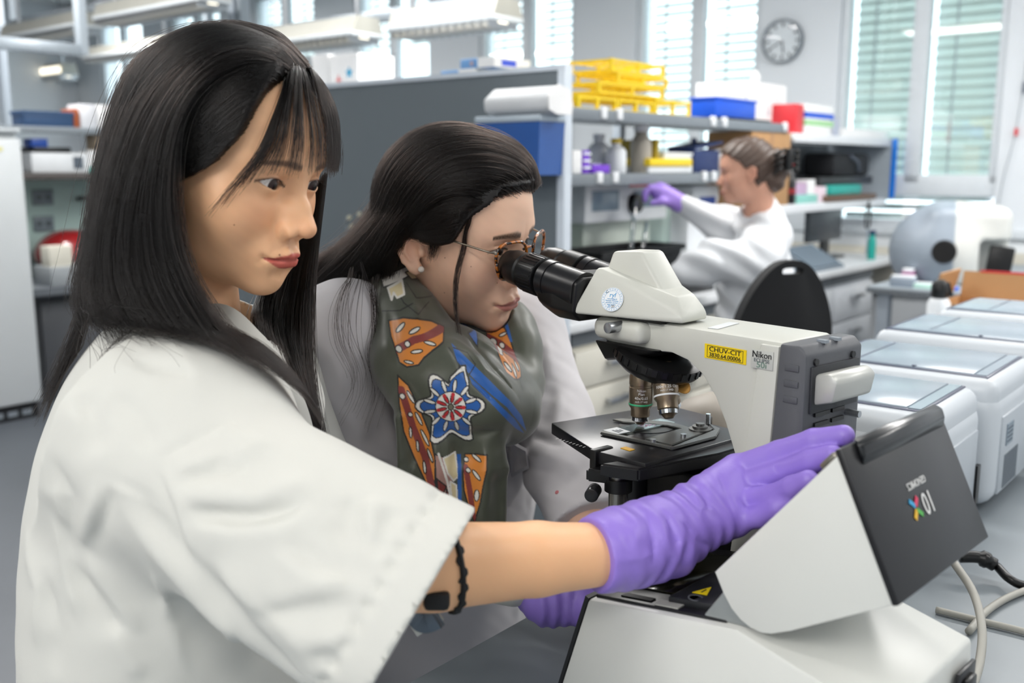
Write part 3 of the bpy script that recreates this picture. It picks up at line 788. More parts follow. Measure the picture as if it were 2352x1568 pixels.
tag(rbx('splash_panel', UF - 0.36, UF - 0.345, 2.3, 4.6, 0.63, z2 - 0.03, mat('splash_mint', '#b9d2cc', 0.4)), 'pale mint splash panel with sockets on the far bench', 'panel')
def far_item(name, label, cat, x0, x1, ytop, zb, m, dep=0.15, bev=0.004, u=None, group=None):
    u = UF - 0.03 if u is None else u
    v0, v1 = onU(x0, 400, u)[0], onU(x1, 400, u)[0]; h = max(0.012, onU((x0 + x1) / 2, ytop, u)[1] - zb)
    t = rthing(name, label, cat, u - dep / 2, (v0 + v1) / 2, zb, group)
    rbx('body', -dep / 2, dep / 2, -(v1 - v0) / 2, (v1 - v0) / 2, 0, h, m, t, bev=bev)
    return t, (v1 - v0) / 2, h
t, hv, h = far_item('crate', 'dark blue flat crate on the upper far shelf', 'crate', 66, 178, 256, z1, mat('crate_blue', '#2c4a70', 0.5))
rbx('rim', -0.08, 0.08, -hv - 0.005, hv + 0.005, h - 0.02, h, mat('crate_blue', '#2c4a70', 0.5), t)
t, hv, h = far_item('carton', 'rust orange carton beside the dark blue crate', 'box', 180, 192, 250, z1, mat('rust', '#a2532c', 0.7))
t, hv, h = far_item('carton', 'pale pinkish carton on the upper far shelf', 'box', 195, 232, 240, z1, mat('palepink', '#dcdde2', 0.7))
t, hv, h = far_item('carton', 'white carton half hidden by the long dark hair', 'box', 234, 275, 242, z1, M_PAPER)
t, hv, h = far_item('printer', 'white flat printer on the lower far shelf', 'printer', 75, 205, 350, z2, WHITE, dep=0.25, bev=0.01)
rbx('control_panel', 0.126, 0.128, hv * 0.45, hv * 0.8, h * 0.2, h * 0.8, mat('panel_slate', '#5a6470', 0.4), t)
t2, hv2, h2 = far_item('cable_heap', 'flat black equipment lying on the white printer', 'device', 82, 168, 338, z2 + h, DARK, dep=0.18)
far_item('storage_box', 'small bright blue box on the black equipment', 'box', 78, 116, 318, z2 + h + h2, mat('box_blue', '#224fa8', 0.4), dep=0.1)
t, hv, h = far_item('carton', 'white carton with teal base beside the white printer', 'box', 207, 226, 345, z2, M_PAPER, dep=0.1)
rbx('teal_band', 0.05, 0.052, -hv, hv, 0.0, h * 0.25, M_TEAL, t)
far_item('carton', 'beige carton at the right end of the lower far shelf', 'box', 226, 262, 305, z2, mat('beige_box', '#a8967f', 0.7), dep=0.12)
for i, (x, y, m_) in enumerate([(98, 453, 'upper grey socket plate on the mint panel'), (100, 513, 'lower grey socket plate on the mint panel')]):
    v, zz = onU(x, y, UF - 0.34)
    t = rthing('socket_plate', m_, 'socket', UF - 0.344, v, zz, 'socket plates')
    rbx('plate', 0, 0.012, -0.06, 0.06, -0.045, 0.045, mat('plate_grey', '#7f8b92', 0.4), t, bev=0.003)
    for s in (-1, 1): cyl('outlet', (0.013, s * 0.027, 0), 0.018, 0.004, mat('outlet_dark', '#59636a', 0.4), t, rot=(0, math.pi / 2, 0), seg=14)
v, zz = onU(185, 455, UF - 0.34)
t = rthing('valve_tap', 'small dark gas tap on the mint panel', 'tap', UF - 0.34, v, zz)
cyl('stub', (0.03, 0, 0), 0.012, 0.06, DARK, t, rot=(0, math.pi / 2, 0), seg=12)
rbx('lever', 0.05, 0.065, -0.05, 0.03, -0.012, 0.012, DARK, t, bev=0.003)
# red domed device
v0, v1 = onU(100, 550, UF)[0], onU(250, 550, UF)[0]
t = rthing('red_centrifuge', 'glossy red domed centrifuge behind the dark hair', 'device', UF - 0.13, (v0 + v1) / 2, 0.63 + 0.09)
hv = (v1 - v0) / 2
def f_red(P):
    d = ell(P, (0, 0.02, 0.04), (0.2, hv * 1.05, 0.15))
    d = smax(d, -(P[:, 2] - 0.0), 0.02)
    return smin(d, rbox(P, (0.02, hv * 0.5, 0.08), (0.17, hv * 0.4, 0.085), 0.05), 0.04)
V, Q = surf(f_red, (-0.25, -hv * 1.3, -0.02), (0.25, hv * 1.3, 0.25), 0.012)
np_mesh('shell', V, Q, mat('red_gloss', '#8e1f22', 0.22, coat=0.6), t)
rbx('foot_ring', -0.14, 0.16, -hv * 0.7, hv * 0.8, -0.088, 0.012, mat('tray_grey', '#a9aeb2', 0.5), t, bev=0.01)
far_item('carton', 'small cream box before the red centrifuge', 'box', 98, 152, 566, 0.63 + 0.06, mat('cream_box', '#d9d5c8', 0.7), u=UF + 0.22, dep=0.1)
far_item('storage_tray', 'grey tray below the cream box on the far bench', 'tray', 98, 200, 612, 0.63, mat('tray_grey2', '#9da2a6', 0.5), u=UF + 0.235, dep=0.2)

# overhead service frame: posts, rails and lamps
M_RAIL = mat('rail_alu', '#9aa3ab', 0.35, metal=0.3)
M_LH = mat('luminaire_shell', '#a9a8a0', 0.4, metal=0.2)
def rail_v(x0, y0, x1, y1, v, label, th=0.03):
    a = onV(x0, y0, v); b_ = onV(x1, y1, v); z = (a[1] + b_[1]) / 2
    t = rthing('service_rail', label, 'rail', (a[0] + b_[0]) / 2, v, z, 'overhead service rails')
    L = abs(b_[0] - a[0])
    rbx('beam', -L / 2, L / 2, -0.025, 0.025, -th, th, M_RAIL, t, bev=0.003)
    for s in (-1, 1): rbx('end_bracket', s * (L / 2) - 0.02, s * (L / 2) + 0.02, -0.03, 0.03, -0.02, CH - z, M_RAIL, t)
    return z, a[0], b_[0]
def rail_u(x0, y0, x1, y1, u, label, th=0.03):
    a = onU(x0, y0, u); b_ = onU(x1, y1, u); z = (a[1] + b_[1]) / 2
    t = rthing('service_rail', label, 'rail', u, (a[0] + b_[0]) / 2, z, 'overhead service rails')
    L = abs(b_[0] - a[0])
    rbx('beam', -0.025, 0.025, -L / 2, L / 2, -th, th, M_RAIL, t, bev=0.003)
    for s in (-1, 1): rbx('end_bracket', -0.03, 0.03, s * (L / 2) - 0.02, s * (L / 2) + 0.02, -0.02, CH - z, M_RAIL, t)
VR = 3.6
zr, ua, ub = rail_v(560, 76, 1180, 3, VR, 'long grey service rail running above the grey board')
rail_v(30, 0 + 46, 420, -8, VR - 0.2, 'grey service rail crossing the upper left corner')
rail_v(190, 118, 480, 82, VR + 1.2, 'short grey service rail above the far bench')
rail_u(-20, 93, 190, 120, -5.2, 'grey cross rail leading to the windows at left')
M_TUBE = mat('fluoro_tube', '#ffffff', 0.5, emit='#fff3d8', estr=2.2, var=0)
def luminaire(x0, y0, x1, y1, v, label, lit=False, hgt=0.075):
    a = onV(x0, y0, v); b_ = onV(x1, y1, v); z = (a[1] + b_[1]) / 2
    t = rthing('bench_luminaire', label, 'lamp', (a[0] + b_[0]) / 2, v, z, 'bench luminaires on the service rails')
    L = abs(b_[0] - a[0])
    pr = [(-0.10, -hgt), (0.10, -hgt), (0.07, 0.0), (-0.07, 0.0)]
    prism('shell', pr, -L / 2, L / 2, M_LH, t, rot=(0, 0, math.pi / 2))
    rbx('lower_rim', -L / 2, L / 2, -0.105, 0.105, -hgt - 0.02, -hgt + 0.002, mat('rim_pale', '#ccd2d6', 0.4), t, bev=0.003)
    rbx('tube', -L / 2 + 0.03, L / 2 - 0.03, -0.03, 0.03, -hgt - 0.028, -hgt - 0.021, M_TUBE, t)
    n = int(L / 0.05)
    for i in range(n):
        if i == 0: src = rbx('louvre_slat', -L / 2 + 0.02, -L / 2 + 0.023, -0.1, 0.1, -hgt - 0.05, -hgt - 0.02, METAL, t)
        else: share(src, 'louvre_slat', t, (-L / 2 + 0.0215 + i * 0.05, 0, -hgt - 0.035))
    for s in (-1, 1): rbx('hanger', s * L * 0.4 - 0.01, s * L * 0.4 + 0.01, -0.01, 0.01, 0, CH - z, METAL, t)
    if lit:
        rbx('lit_reflector', -L / 2, L / 2, -0.112, -0.106, -hgt * 0.9, -hgt * 0.3, M_TUBE, t)
luminaire(640, 66, 845, 40, VR - 0.17, 'louvred luminaire hanging above the dark hair parting')
luminaire(925, 28, 1168, -2, VR - 0.17, 'louvred luminaire hanging above the glove boxes')
luminaire(245, 8, 495, -30, VR - 0.3, 'louvred luminaire at the top edge above the long hair')
luminaire(28, 60, 200, 30, VR - 0.3, 'louvred luminaire near the corner post at upper left')
luminaire(210, 112, 400, 84, VR + 1.02, 'small distant luminaire above the far shelves')
luminaire(22, 150, 160, 160, VR + 2.0, 'lit yellowish luminaire glowing in the far left', lit=True, hgt=0.12)
for i, (x, v, y0) in enumerate([(12, VR - 0.2, 232), (547, VR, 210)]):
    u, zz = onV(x, y0, v)
    t = rthing('service_post', ['grey steel post rising above the fridge at left', 'grey steel post rising behind the dark hair'][i], 'post', u, v, 0.0, 'service posts')
    rbx('column', -0.03, 0.03, -0.03, 0.03, 0.0, CH, STEEL, t, bev=0.004)
    rbx('base_plate', -0.06, 0.06, -0.06, 0.06, 0.0, 0.012, STEEL, t)

# boxes on the high shelf behind the board
def high_box(name, label, cat, x0, x1, ytop, m, v=2.72, dep=0.2, z=1.545, bev=0.003, group=None):
    u0, u1 = onV(x0, 170, v)[0], onV(x1, 170, v)[0]; h = onV((x0 + x1) / 2, ytop, v)[1] - z
    t = rthing(name, label, cat, (u0 + u1) / 2, v + dep / 2, z, group)
    rbx('body', -(u1 - u0) / 2, (u1 - u0) / 2, -dep / 2, dep / 2, 0, h, m, t, bev=bev)
    return t, (u1 - u0) / 2, h
t, hw, h = high_box('carton', 'white carton with red and blue star print on high shelf', 'box', 757, 822, 124, M_PAPER)
def star(n, R, r):
    return [(math.sin(math.pi * i / n) * (R if i % 2 == 0 else r), math.cos(math.pi * i / n) * (R if i % 2 == 0 else r)) for i in range(2 * n)]
prism('blue_star', star(5, 0.024, 0.010), -0.002, 0, mat('star_blue', '#2aa5cf', 0.6), t, loc=(0.035, -0.1, h * 0.55))
prism('red_star', star(4, 0.022, 0.006), -0.002, 0, mat('star_red', '#e97a7c', 0.6), t, loc=(-0.03, -0.1, h * 0.4))
high_box('carton', 'plain white carton left of the star-printed carton', 'box', 717, 755, 126, M_PAPER)
high_box('carton', 'grey carton peeking out beside the dark fringe', 'box', 690, 714, 128, mat('greybox', '#9aa2a6', 0.6))
for i, (x0, x1, yt, zz, lab) in enumerate([(1012, 1092, 160, 1.545, 'lower blue and white glove box on the high shelf'), (1057, 1135, 133, 1.545 + 0.075, 'upper blue and white glove box on the high shelf')]):
    t, hw, h = high_box('glove_box', lab, 'box', x0, x1, yt, mat('glovebox_blue', '#6a9fd6', 0.5), z=zz if i == 0 else 1.545 + H0, group='glove boxes', v=2.70)
    if i == 0: H0 = h
    rbx('white_end', hw * 0.05, hw + 0.001, -0.101, 0.101, -0.0005 + 0.001, h + 0.001, M_PAPER, t)
    rbx('blue_label', hw + 0.001, hw + 0.002, -0.06, 0.02, h * 0.2, h * 0.8, mat('label_blue', '#3a58d8', 0.5), t)
    cyl('opening', (-hw * 0.3, -0.1, h * 0.5), h * 0.25, 0.003, mat('opening_pink', '#b9a0a8', 0.6), t, rot=(math.pi / 2, 0, 0))

# blue bin and paper towels on the board
v = 2.36
u0, zt = onV(1092, 271, v); u1, _ = onV(1240, 258, v); zb = onV(1170, 402, v)[1]
t = rthing('wall_bin', 'translucent dark blue bin hung on the grey board', 'bin', (u0 + u1) / 2, (v + 2.49) / 2, zb)
hu = (u1 - u0) / 2; hv = (2.49 - v) / 2; H = zt - zb
mb = mat('blue_translucent', '#3465b4', 0.2, trans=0.2)
V = []
for z, s in ((0, 0.92), (H * 0.9, 1.0), (H * 0.9, 0.95), (0.008, 0.88)):
    V += [(-hu * s, -hv * s, z), (hu * s, -hv * s, z), (hu * s, hv * s, z), (-hu * s, hv * s, z)]
Fc = [(3, 2, 1, 0), (12, 13, 14, 15)]
for k in range(3):
    for i in range(4):
        j = (i + 1) % 4; Fc.append((k*4+i, k*4+j, (k+1)*4+j, (k+1)*4+i))
mobj('tub', V, Fc, mb, t)
rbx('lid', -hu * 1.03, hu * 1.03, -hv * 1.04, hv * 1.0, H * 0.9, H * 1.02, mat('frost_lid', '#b7c4cf', 0.25), t, bev=0.006)
rbx('contents', -hu * 0.1, hu * 0.6, -hv * 0.5, hv * 0.5, 0.01, H * 0.7, mat('bin_content', '#5f8ed0', 0.6), t, bev=0.01)
rbx('bracket', -hu * 0.6, hu * 0.6, hv * 1.0, hv * 1.0 + 0.02, H * 0.3, H * 0.85, METAL, t)
ptop = zb + H * 1.02
t = rthing('paper_towels', 'bundle of folded white paper towels on the blue bin', 'paper', (u0 + u1) / 2 + 0.03, (v + 2.5) / 2 - 0.02, ptop)
prof = [(-0.055, 0.012), (-0.02, 0.0), (0.055, 0.0), (0.06, 0.03), (0.045, 0.075), (-0.01, 0.085), (-0.06, 0.05)]
prism('bundle', prof, -0.135, 0.12, mat('towel_paper', '#dcdfe2', 0.8), t, bev=0.01, rot=(0, 0, math.pi / 2))
prism('end_sheet', [(x * 1.02, z * 1.02) for x, z in prof], -0.139, -0.134, M_PAPER, t, rot=(0, 0, math.pi / 2))

# ================================================================== RIGHT SIDE
M_TBL = mat('table_grey', '#8f979d', 0.4, var=0.04, nscale=5)
def table(label, u0, u1, v0, v1, z, m):
    t = rthing('lab_table', label, 'table', (u0 + u1) / 2, (v0 + v1) / 2, 0.0, 'grey lab tables')
    hu, hv = (u1 - u0) / 2, (v1 - v0) / 2
    rbx('tabletop', -hu, hu, -hv, hv, z - 0.03, z, m, t, bev=0.004)
    rbx('edge_band', -hu - 0.003, hu + 0.003, -hv - 0.003, hv + 0.003, z - 0.026, z - 0.008, mat('edge_dark', '#6c7278', 0.5), t)
    for a in (-1, 1):
        for b_ in (-1, 1):
            rbx('leg', a * (hu - 0.06) - 0.025, a * (hu - 0.06) + 0.025, b_ * (hv - 0.06) - 0.025, b_ * (hv - 0.06) + 0.025, 0, z - 0.03, STEEL, t)
    return t
TZ = 0.72
table('large grey lab table carrying the microscope and white devices', -0.70, 0.75, 0.15, 2.75, TZ, M_TBL)
table('grey table holding the cardboard box in the right background', -1.03, 0.3, 2.92, 3.55, 0.74, mat('table_grey2', '#9aa3aa', 0.4))
table('grey table under the window with the rounded machine', -1.52, -0.1, 4.30, 5.78, 0.75, mat('table_grey2', '#9aa3aa', 0.4))
# thermocyclers in a row
M_TC = mat('cycler_white', '#cdd3d9', 0.35, var=0.02)
M_TCP = mat('cycler_panel', '#98a6b2', 0.22, var=0.02)
M_TCL = mat('cycler_line', '#454b62', 0.4)
def cycler(v0, v1, u0, u1, label, top=0.937):
    t = rthing('thermocycler', label, 'device', (u0 + u1) / 2, (v0 + v1) / 2, TZ, 'row of thermocyclers')
    hu, hv, h = (u1 - u0) / 2, (v1 - v0) / 2, top - TZ
    rbx('body', -hu, hu, -hv, hv, 0.012, h - 0.02, M_TC, t, bev=0.028, seg=4)
    rbx('lid', -hu + 0.004, hu - 0.004, -hv + 0.004, hv - 0.004, h - 0.06, h, M_TC, t, bev=0.022, seg=4)
    rbx('line', -hu + 0.02, hu - 0.022, -hv + 0.024, hv - 0.022, h - 0.004, h + 0.0015, M_TCL, t, bev=0.001)
    p = rbx('top_panel', -hu + 0.03, hu - 0.045, -hv + 0.03, hv - 0.028, h - 0.002, h + 0.004, M_TCP, t, bev=0.002)
    rbx('side_strip', hu - 0.043, hu - 0.026, -hv + 0.03, hv - 0.028, h - 0.002, h + 0.003, M_TCP, t)
    rbx('seam', -0.07, -0.067, -hv + 0.05, hv - 0.04, 0.003, 0.0036, M_TCL, p)
    cyl('pin', (0.02, -hv + 0.034, h + 0.003), 0.004, 0.004, M_TCL, t, seg=10)
    rbx('side_cover', hu - 0.004, hu + 0.003, -hv + 0.035, hv - 0.03, 0.03, h - 0.06, mat('side_cover', '#b7bec5', 0.4), t, bev=0.002)
    for i in range(10):
        if i == 0: s = rbx('vent_slot', hu + 0.003, hu + 0.0045, -hv + 0.06, -hv + 0.063, 0.035, 0.09, mat('vent_dark', '#7d858d', 0.5), t)
        else: share(s, 'vent_slot', t, (hu + 0.00375, -hv + 0.0615 + i * 0.009, 0.0625))
    rbx('type_plate', hu + 0.003, hu + 0.0045, -hv + 0.06, -hv + 0.10, 0.105, 0.14, mat('plate_slate', '#7f8e9b', 0.4), t)
    for i in range(4): rbx('print_line', hu + 0.0045, hu + 0.005, -hv + 0.064, -hv + 0.096, 0.11 + i * 0.007, 0.112 + i * 0.007, mat('print_dark', '#4b5661', 0.6), t)
    rbx('power_inlet', hu + 0.0, hu + 0.006, hv - 0.028, hv - 0.012, 0.04, 0.10, BLACK, t)
    for a in (-1, 1):
        for b_ in (-1, 1): cyl('foot', (a * (hu - 0.05), b_ * (hv - 0.05), 0.006), 0.012, 0.012, BLACK, t, seg=12)
    return t
cycler(1.31, 1.56, -0.67, -0.365, 'grey white thermocycler nearest the open device lid')
cycler(1.60, 1.87, -0.67, -0.355, 'grey white thermocycler second in the row')
cycler(1.93, 2.22, -0.67, -0.32, 'grey white thermocycler third in the row', 0.945)
cycler(2.30, 2.58, -0.66, -0.30, 'grey white thermocycler farthest in the row', 0.945)
# cardboard box and spray bottle
_a = atz(2125, 762, 0.74); _b = atz(2345, 762, 0.74)
_u0, _u1, _v = float(_a @ EU), float(_b @ EU), float((_a @ EV + _b @ EV) / 2)
_h = (_u1 - _u0) / 2
t = rthing('cardboard_box', 'open brown cardboard box with raised flaps on the grey table', 'box', (_u0 + _u1) / 2, _v + 0.13, 0.74)
for _y in (-0.12, 0.115): rbx('side', -_h, _h, _y, _y + 0.005, 0, 0.085, M_CARD, t)
for _x in (-_h, _h - 0.005): rbx('side', _x, _x + 0.005, -0.12, 0.12, 0, 0.085, M_CARD, t)
rbx('bottom', -_h, _h, -0.12, 0.12, 0, 0.005, M_CARD, t)
box('flap', (-_h - 0.01, 0, 0.13), (0.005, 0.23, 0.10), M_CARD, t, rot=(0, 0.25, 0))
box('flap', (0.0, 0.13, 0.125), (_h * 1.9, 0.005, 0.09), M_CARD, t, rot=(-0.25, 0, 0))
rbx('red_tape', -_h * 0.5, _h * 0.9, 0.138, 0.142, 0.165, 0.174, M_RED, t)
p = atz(2162, 755, 0.74)
t = thing('spray_bottle', 'white spray bottle with black trigger head before the cardboard', 'bottle', p + EV * -0.05)
lathe('body', [(0.0001, 0), (0.034, 0), (0.036, 0.01), (0.036, 0.09), (0.028, 0.105), (0.014, 0.11)], WHITE, t, seg=20)
lathe('head', [(0.02, 0.105), (0.027, 0.115), (0.026, 0.15), (0.015, 0.165), (0.0001, 0.168)], BLACK, t, seg=16)
box('trigger', (0.03, 0.0, 0.135), (0.012, 0.012, 0.045), BLACK, t, rot=(0, -0.3, 0))
box('label_patch', (-0.012, -0.034, 0.05), (0.012, 0.006, 0.012), M_RED, t); box('label_patch', (-0.012, -0.034, 0.032), (0.014, 0.006, 0.01), M_BLUE, t)
# rounded grey-white machine under the window
p0 = atz(2150, 652, 0.75)
def rounded_machine():
    # frame: x across the picture, y away
    t = thing('flow_cytometer', 'rounded grey and white machine with black porthole by the window', 'device', p0, -RA * 0.55)
    hgt = 0.345
    def f(P):
        d = ell(P, (0.03, 0.16, 0.14), (0.24, 0.24, 0.215))
        d = smin(d, rbox(P, (0.12, 0.16, 0.172), (0.165, 0.20, 0.172), 0.05), 0.06)
        d = smax(d, -P[:, 2], 0.01)
        return smax(d, rbox(P, (0.26, 0.0, 0.08), (0.1, 0.16, 0.12), 0.02) * -1, 0.01)
    V, Q = surf(f, (-0.3, -0.2, -0.02), (0.36, 0.46, 0.42), 0.01)
    c = np.where((V[:, 0] < 0.06)[:, None], np.array(lin('#8f9aa6')), np.array(lin('#cfd0cc')))
    np_mesh('shell', V, Q, mat('machine_shell', attr='Col', rough=0.4, var=0.02), t, cols=c)
    lathe('porthole', [(0.0001, 0.012), (0.048, 0.012), (0.052, 0.0)], BLACK, t, loc=(0.02, -0.079, 0.15), rot=(math.pi / 2, 0, -0.05))
    box('dark_front', (0.245, 0.0, 0.09), (0.1, 0.05, 0.17), BLACK, t, bev=0.008, rot=(0, 0.12, 0))
    box('display', (0.13, 0.07, 0.335), (0.06, 0.04, 0.008), DARK, t, rot=(0.25, 0.0, 0))
    box('button', (0.16, 0.03, 0.318), (0.025, 0.015, 0.008), GREYPL, t, rot=(0.3, 0, 0))
rounded_machine()
# small clutter on the window table
for i, (x, y, s, m_, lab, nm) in enumerate([(2050, 665, (0.10, 0.06, 0.05), mat('clut1', '#8c98a6', 0.4), 'grey box among small clutter beside the bench end', 'sample_box'),
        (2085, 652, (0.05, 0.05, 0.07), mat('clut2', '#a0618d', 0.4), 'magenta tube holder beside the rounded machine', 'tube_holder'),
        (2105, 668, (0.09, 0.05, 0.025), mat('clut3', '#bfe3d8', 0.4), 'pale green tip box beside the rounded machine', 'tip_box'),
        (2110, 690, (0.06, 0.03, 0.02), M_BLUE, 'blue tube strip lying at the table front', 'tube_strip'),
        (2090, 680, (0.05, 0.03, 0.02), M_YEL, 'yellow tube strip lying at the table front', 'tube_strip')]):
    p = atz(x, y, 0.75); cu = float(p @ EU); cv = max(float(p @ EV), 4.36)
    cu = max(min(cu, -0.2), -1.44)
    t = rthing(nm, lab, 'box', cu, cv + 0.0, 0.75, 'clutter on the window table')
    rbx('body', -s[0]/2, s[0]/2, -s[1]/2, s[1]/2, 0, s[2] * 0.8, m_, t, bev=0.004)
    rbx('lid', -s[0]/2 + 0.004, s[0]/2 - 0.004, -s[1]/2 + 0.004, s[1]/2 - 0.004, s[2] * 0.8, s[2], M_CLEAR, t, bev=0.002)
# monitor at the right edge
p = atz(2372, 600, 0.75)
t = rthing('monitor', 'white monitor with pink and blue picture at right edge', 'monitor', float(p @ EU), float(p @ EV), 0.75)
rbx('shell', -0.16, 0.30, -0.02, 0.0, 0.06, 0.36, WHITE, t, bev=0.006)
rbx('picture', -0.15, 0.29, -0.023, -0.02, 0.08, 0.35, mat('screen_image', '#a9c4ea', 0.3, emit='#a9c4ea', estr=0.6), t)
for i, (a, b_) in enumerate([(-0.1, 0.2), (-0.09, 0.28), (0.0, 0.24)]): rbx('picture_spot', a, a + 0.05, -0.024, -0.023, b_, b_ + 0.035, mat('spot_pink', '#c95fb0', 0.4, emit='#c95fb0', estr=0.4), t)
rbx('stand', 0.0, 0.1, -0.06, 0.06, 0, 0.012, WHITE, t); rbx('neck', 0.03, 0.07, -0.015, 0.01, 0.01, 0.08, WHITE, t)
t = rthing('wall_cable', 'thin grey cable running down the window pier', 'cable', -1.36, WV - 0.012, 1.15)
tube('wire', [(0.06, -0.01, 0.9), (0.03, -0.01, 0.35), (-0.02, -0.01, 0.02), (-0.03, -0.01, -0.2)], 0.004, mat('wire_grey', '#b9bfc4', 0.5), t, sides=6)
rbx('clip', 0.02, 0.035, -0.015, 0.0, 0.28, 0.32, M_RED, t)
rbx('clip', 0.04, 0.055, -0.015, 0.0, 0.5, 0.56, mat('clip_slate', '#6a7280', 0.5), t)

# black chair
def chair():
    c = at(1810, 700, 2.35)
    th = yaw(-28)
    t = thing('lab_chair', 'black chair with a hand slot in its rounded backrest', 'chair', (c[0], c[1], 0), math.radians(16))
    m_ = mat('chair_black', '#0d0e11', 0.75)
    top = at(1810, 597, 2.35)[2]
    # backrest outline (x, z) with slot: two stacked rings bridged
    W2 = 0.135
    n = 48
    out = []; hole = []
    for i in range(n):
        a = 2 * math.pi * i / n
        ca, sa = math.cos(a), math.sin(a)
        hx = W2 * np.sign(ca) * abs(ca) ** 0.75; hz = 0.20 * np.sign(sa) * abs(sa) ** 0.8
        hx *= 1.0 - 0.35 * max(0, hz / 0.2) ** 1.5
        out.append((hx, top - 0.20 + hz))
        hole.append((0.028 * np.sign(ca) * abs(ca) ** 0.5 + 0.0, top - 0.026 + 0.0085 * np.sign(sa) * abs(sa) ** 0.5))
    bm = bmesh.new()
    bev_off = 0.0
    rings = []
    for ring in (out, hole):
        for y in (-0.016, 0.016):
            rings.append([bm.verts.new((x, y + 0.25 * (x / W2) ** 2 * 0.1, z)) for x, z in ring])
    for i in range(n):
        j = (i + 1) % n
        bm.faces.new((rings[0][i], rings[0][j], rings[2][j], rings[2][i]))
        bm.faces.new((rings[1][j], rings[1][i], rings[3][i], rings[3][j]))
        bm.faces.new((rings[0][j], rings[0][i], rings[1][i], rings[1][j]))
        bm.faces.new((rings[2][i], rings[2][j], rings[3][j], rings[3][i]))
    bmesh.ops.recalc_face_normals(bm, faces=bm.faces)
    bm_obj('backrest', bm, m_, t, smooth=True)
    zs = top - 0.50
    box('seat', (0, 0.24, zs), (0.42, 0.40, 0.06), m_, t, bev=0.025, seg=3)
    tube('back_bar', [(0, 0.03, top - 0.30), (0, 0.05, zs - 0.02), (0, 0.2, zs - 0.04)], 0.016, BLACK, t)
    cyl('column', (0, 0.24, zs / 2 + 0.03), 0.025, zs - 0.06, METAL, t)
    for i in range(5):
        a = 2 * math.pi * i / 5
        tube('leg', [(0, 0.24, 0.09), (0.27 * math.cos(a), 0.24 + 0.27 * math.sin(a), 0.06)], 0.018, BLACK, t, n=2)
        cyl('caster', (0.27 * math.cos(a), 0.24 + 0.27 * math.sin(a), 0.026), 0.026, 0.03, BLACK, t, rot=(math.pi / 2, 0, a), seg=14)
chair()
# ================================================================== MICROSCOPE
SM, SW = yaw(140), yaw(50)
SO = at(1470, 975, 1.12); SO[2] = TZ
scope = frame_thing('microscope', 'grey white upright laboratory microscope with black eyepieces and yellow inventory label', 'microscope',
                    basis(SM, SW, (0, 0, 1), SO))
def sY(x, y, off):
    p = onpl(x, y, SO + SW * off, SW) - SO; return (float(p @ SM), float(p[2]))
def sX(x, y, xx):
    p = onpl(x, y, SO + SM * xx, SM) - SO; return (float(p @ SW), float(p[2]))
def sZ(x, y, h):
    p = atz(x, y, TZ + h) - SO; return (float(p @ SM), float(p @ SW))
M_SC = mat('scope_enamel', '#c9cac2', 0.4, var=0.02, bump=0.03, bscale=900)
M_SCD = mat('scope_darkgrey', '#55575c', 0.5, var=0.04, bump=0.08, bscale=900)
M_SBK = mat('scope_black', '#0e0e0f', 0.38, var=0.05)
M_SBK2 = mat('scope_satin', '#17171a', 0.3, var=0.04)
M_OBJ = mat('objective_bronze', '#8d7d69', 0.28, metal=0.75, var=0.03)
M_INK = mat('ink_black', '#15171a', 0.6, var=0)
M_INKW = mat('ink_white', '#e6e6e4', 0.6, var=0)
YN, YF = -0.036, 0.050        # near and far side of the arm
YC = (YN + YF) / 2
def ipoly(pts, off): return [sY(x, y, off) for x, y in pts]
def hullobj(name, pts, m, parent, bev=0.004, seg=3):
    bm = bmesh.new()
    for p in pts: bm.verts.new(p)
    r = bmesh.ops.convex_hull(bm, input=bm.verts)
    bmesh.ops.delete(bm, geom=[v for v in bm.verts if not v.link_faces], context='VERTS')
    bmesh.ops.dissolve_limit(bm, angle_limit=0.05, verts=bm.verts, edges=bm.edges)
    if bev: bmesh.ops.bevel(bm, geom=list(bm.edges), offset=bev, segments=seg, affect='EDGES', profile=0.5, clamp_overlap=True)
    return bm_obj(name, bm, m, parent, smooth=True)
# arm: outline in (x, z)
under = [(0.075, 0.343), (0.098, 0.338), (0.118, 0.326), (0.136, 0.305), (0.15, 0.28), (0.163, 0.25), (0.165, 0.2), (0.165, 0.03)]
armout = [(-0.030, 0.352), (-0.026, 0.344), (-0.012, 0.340), (0.03, 0.340)] + under + [(0.205, 0.03), (0.215, 0.374), (-0.018, 0.374), (-0.028, 0.368)]
arm = prism('arm', armout, YN, YF, M_SC, scope, bev=0.004)
# slanted outer column cover on the near side
cov = [(0.152, 0.03), (0.196, 0.03), (0.214, 0.370), (0.192, 0.370)]
prism('column_cover', cov, YN - 0.004, YN + 0.01, M_SC, scope, bev=0.002)
# dark rear housing
rear = [(0.198, 0.03), (0.246, 0.03), (0.246, 0.366), (0.238, 0.374), (0.216, 0.374)]
hs = prism('rear_housing', rear, YN - 0.006, YF + 0.006, M_SCD, scope, bev=0.003)
for i in range(3):
    bm = bmesh.new(); add_box(bm, (0, 0, 0), (0.016, 0.0014, 0.0065), 0.0006)
    bm_obj('side_rib', bm, M_SCD, hs, True, loc=(0.231, YN - 0.0065, 0.352 - i * 0.0155))
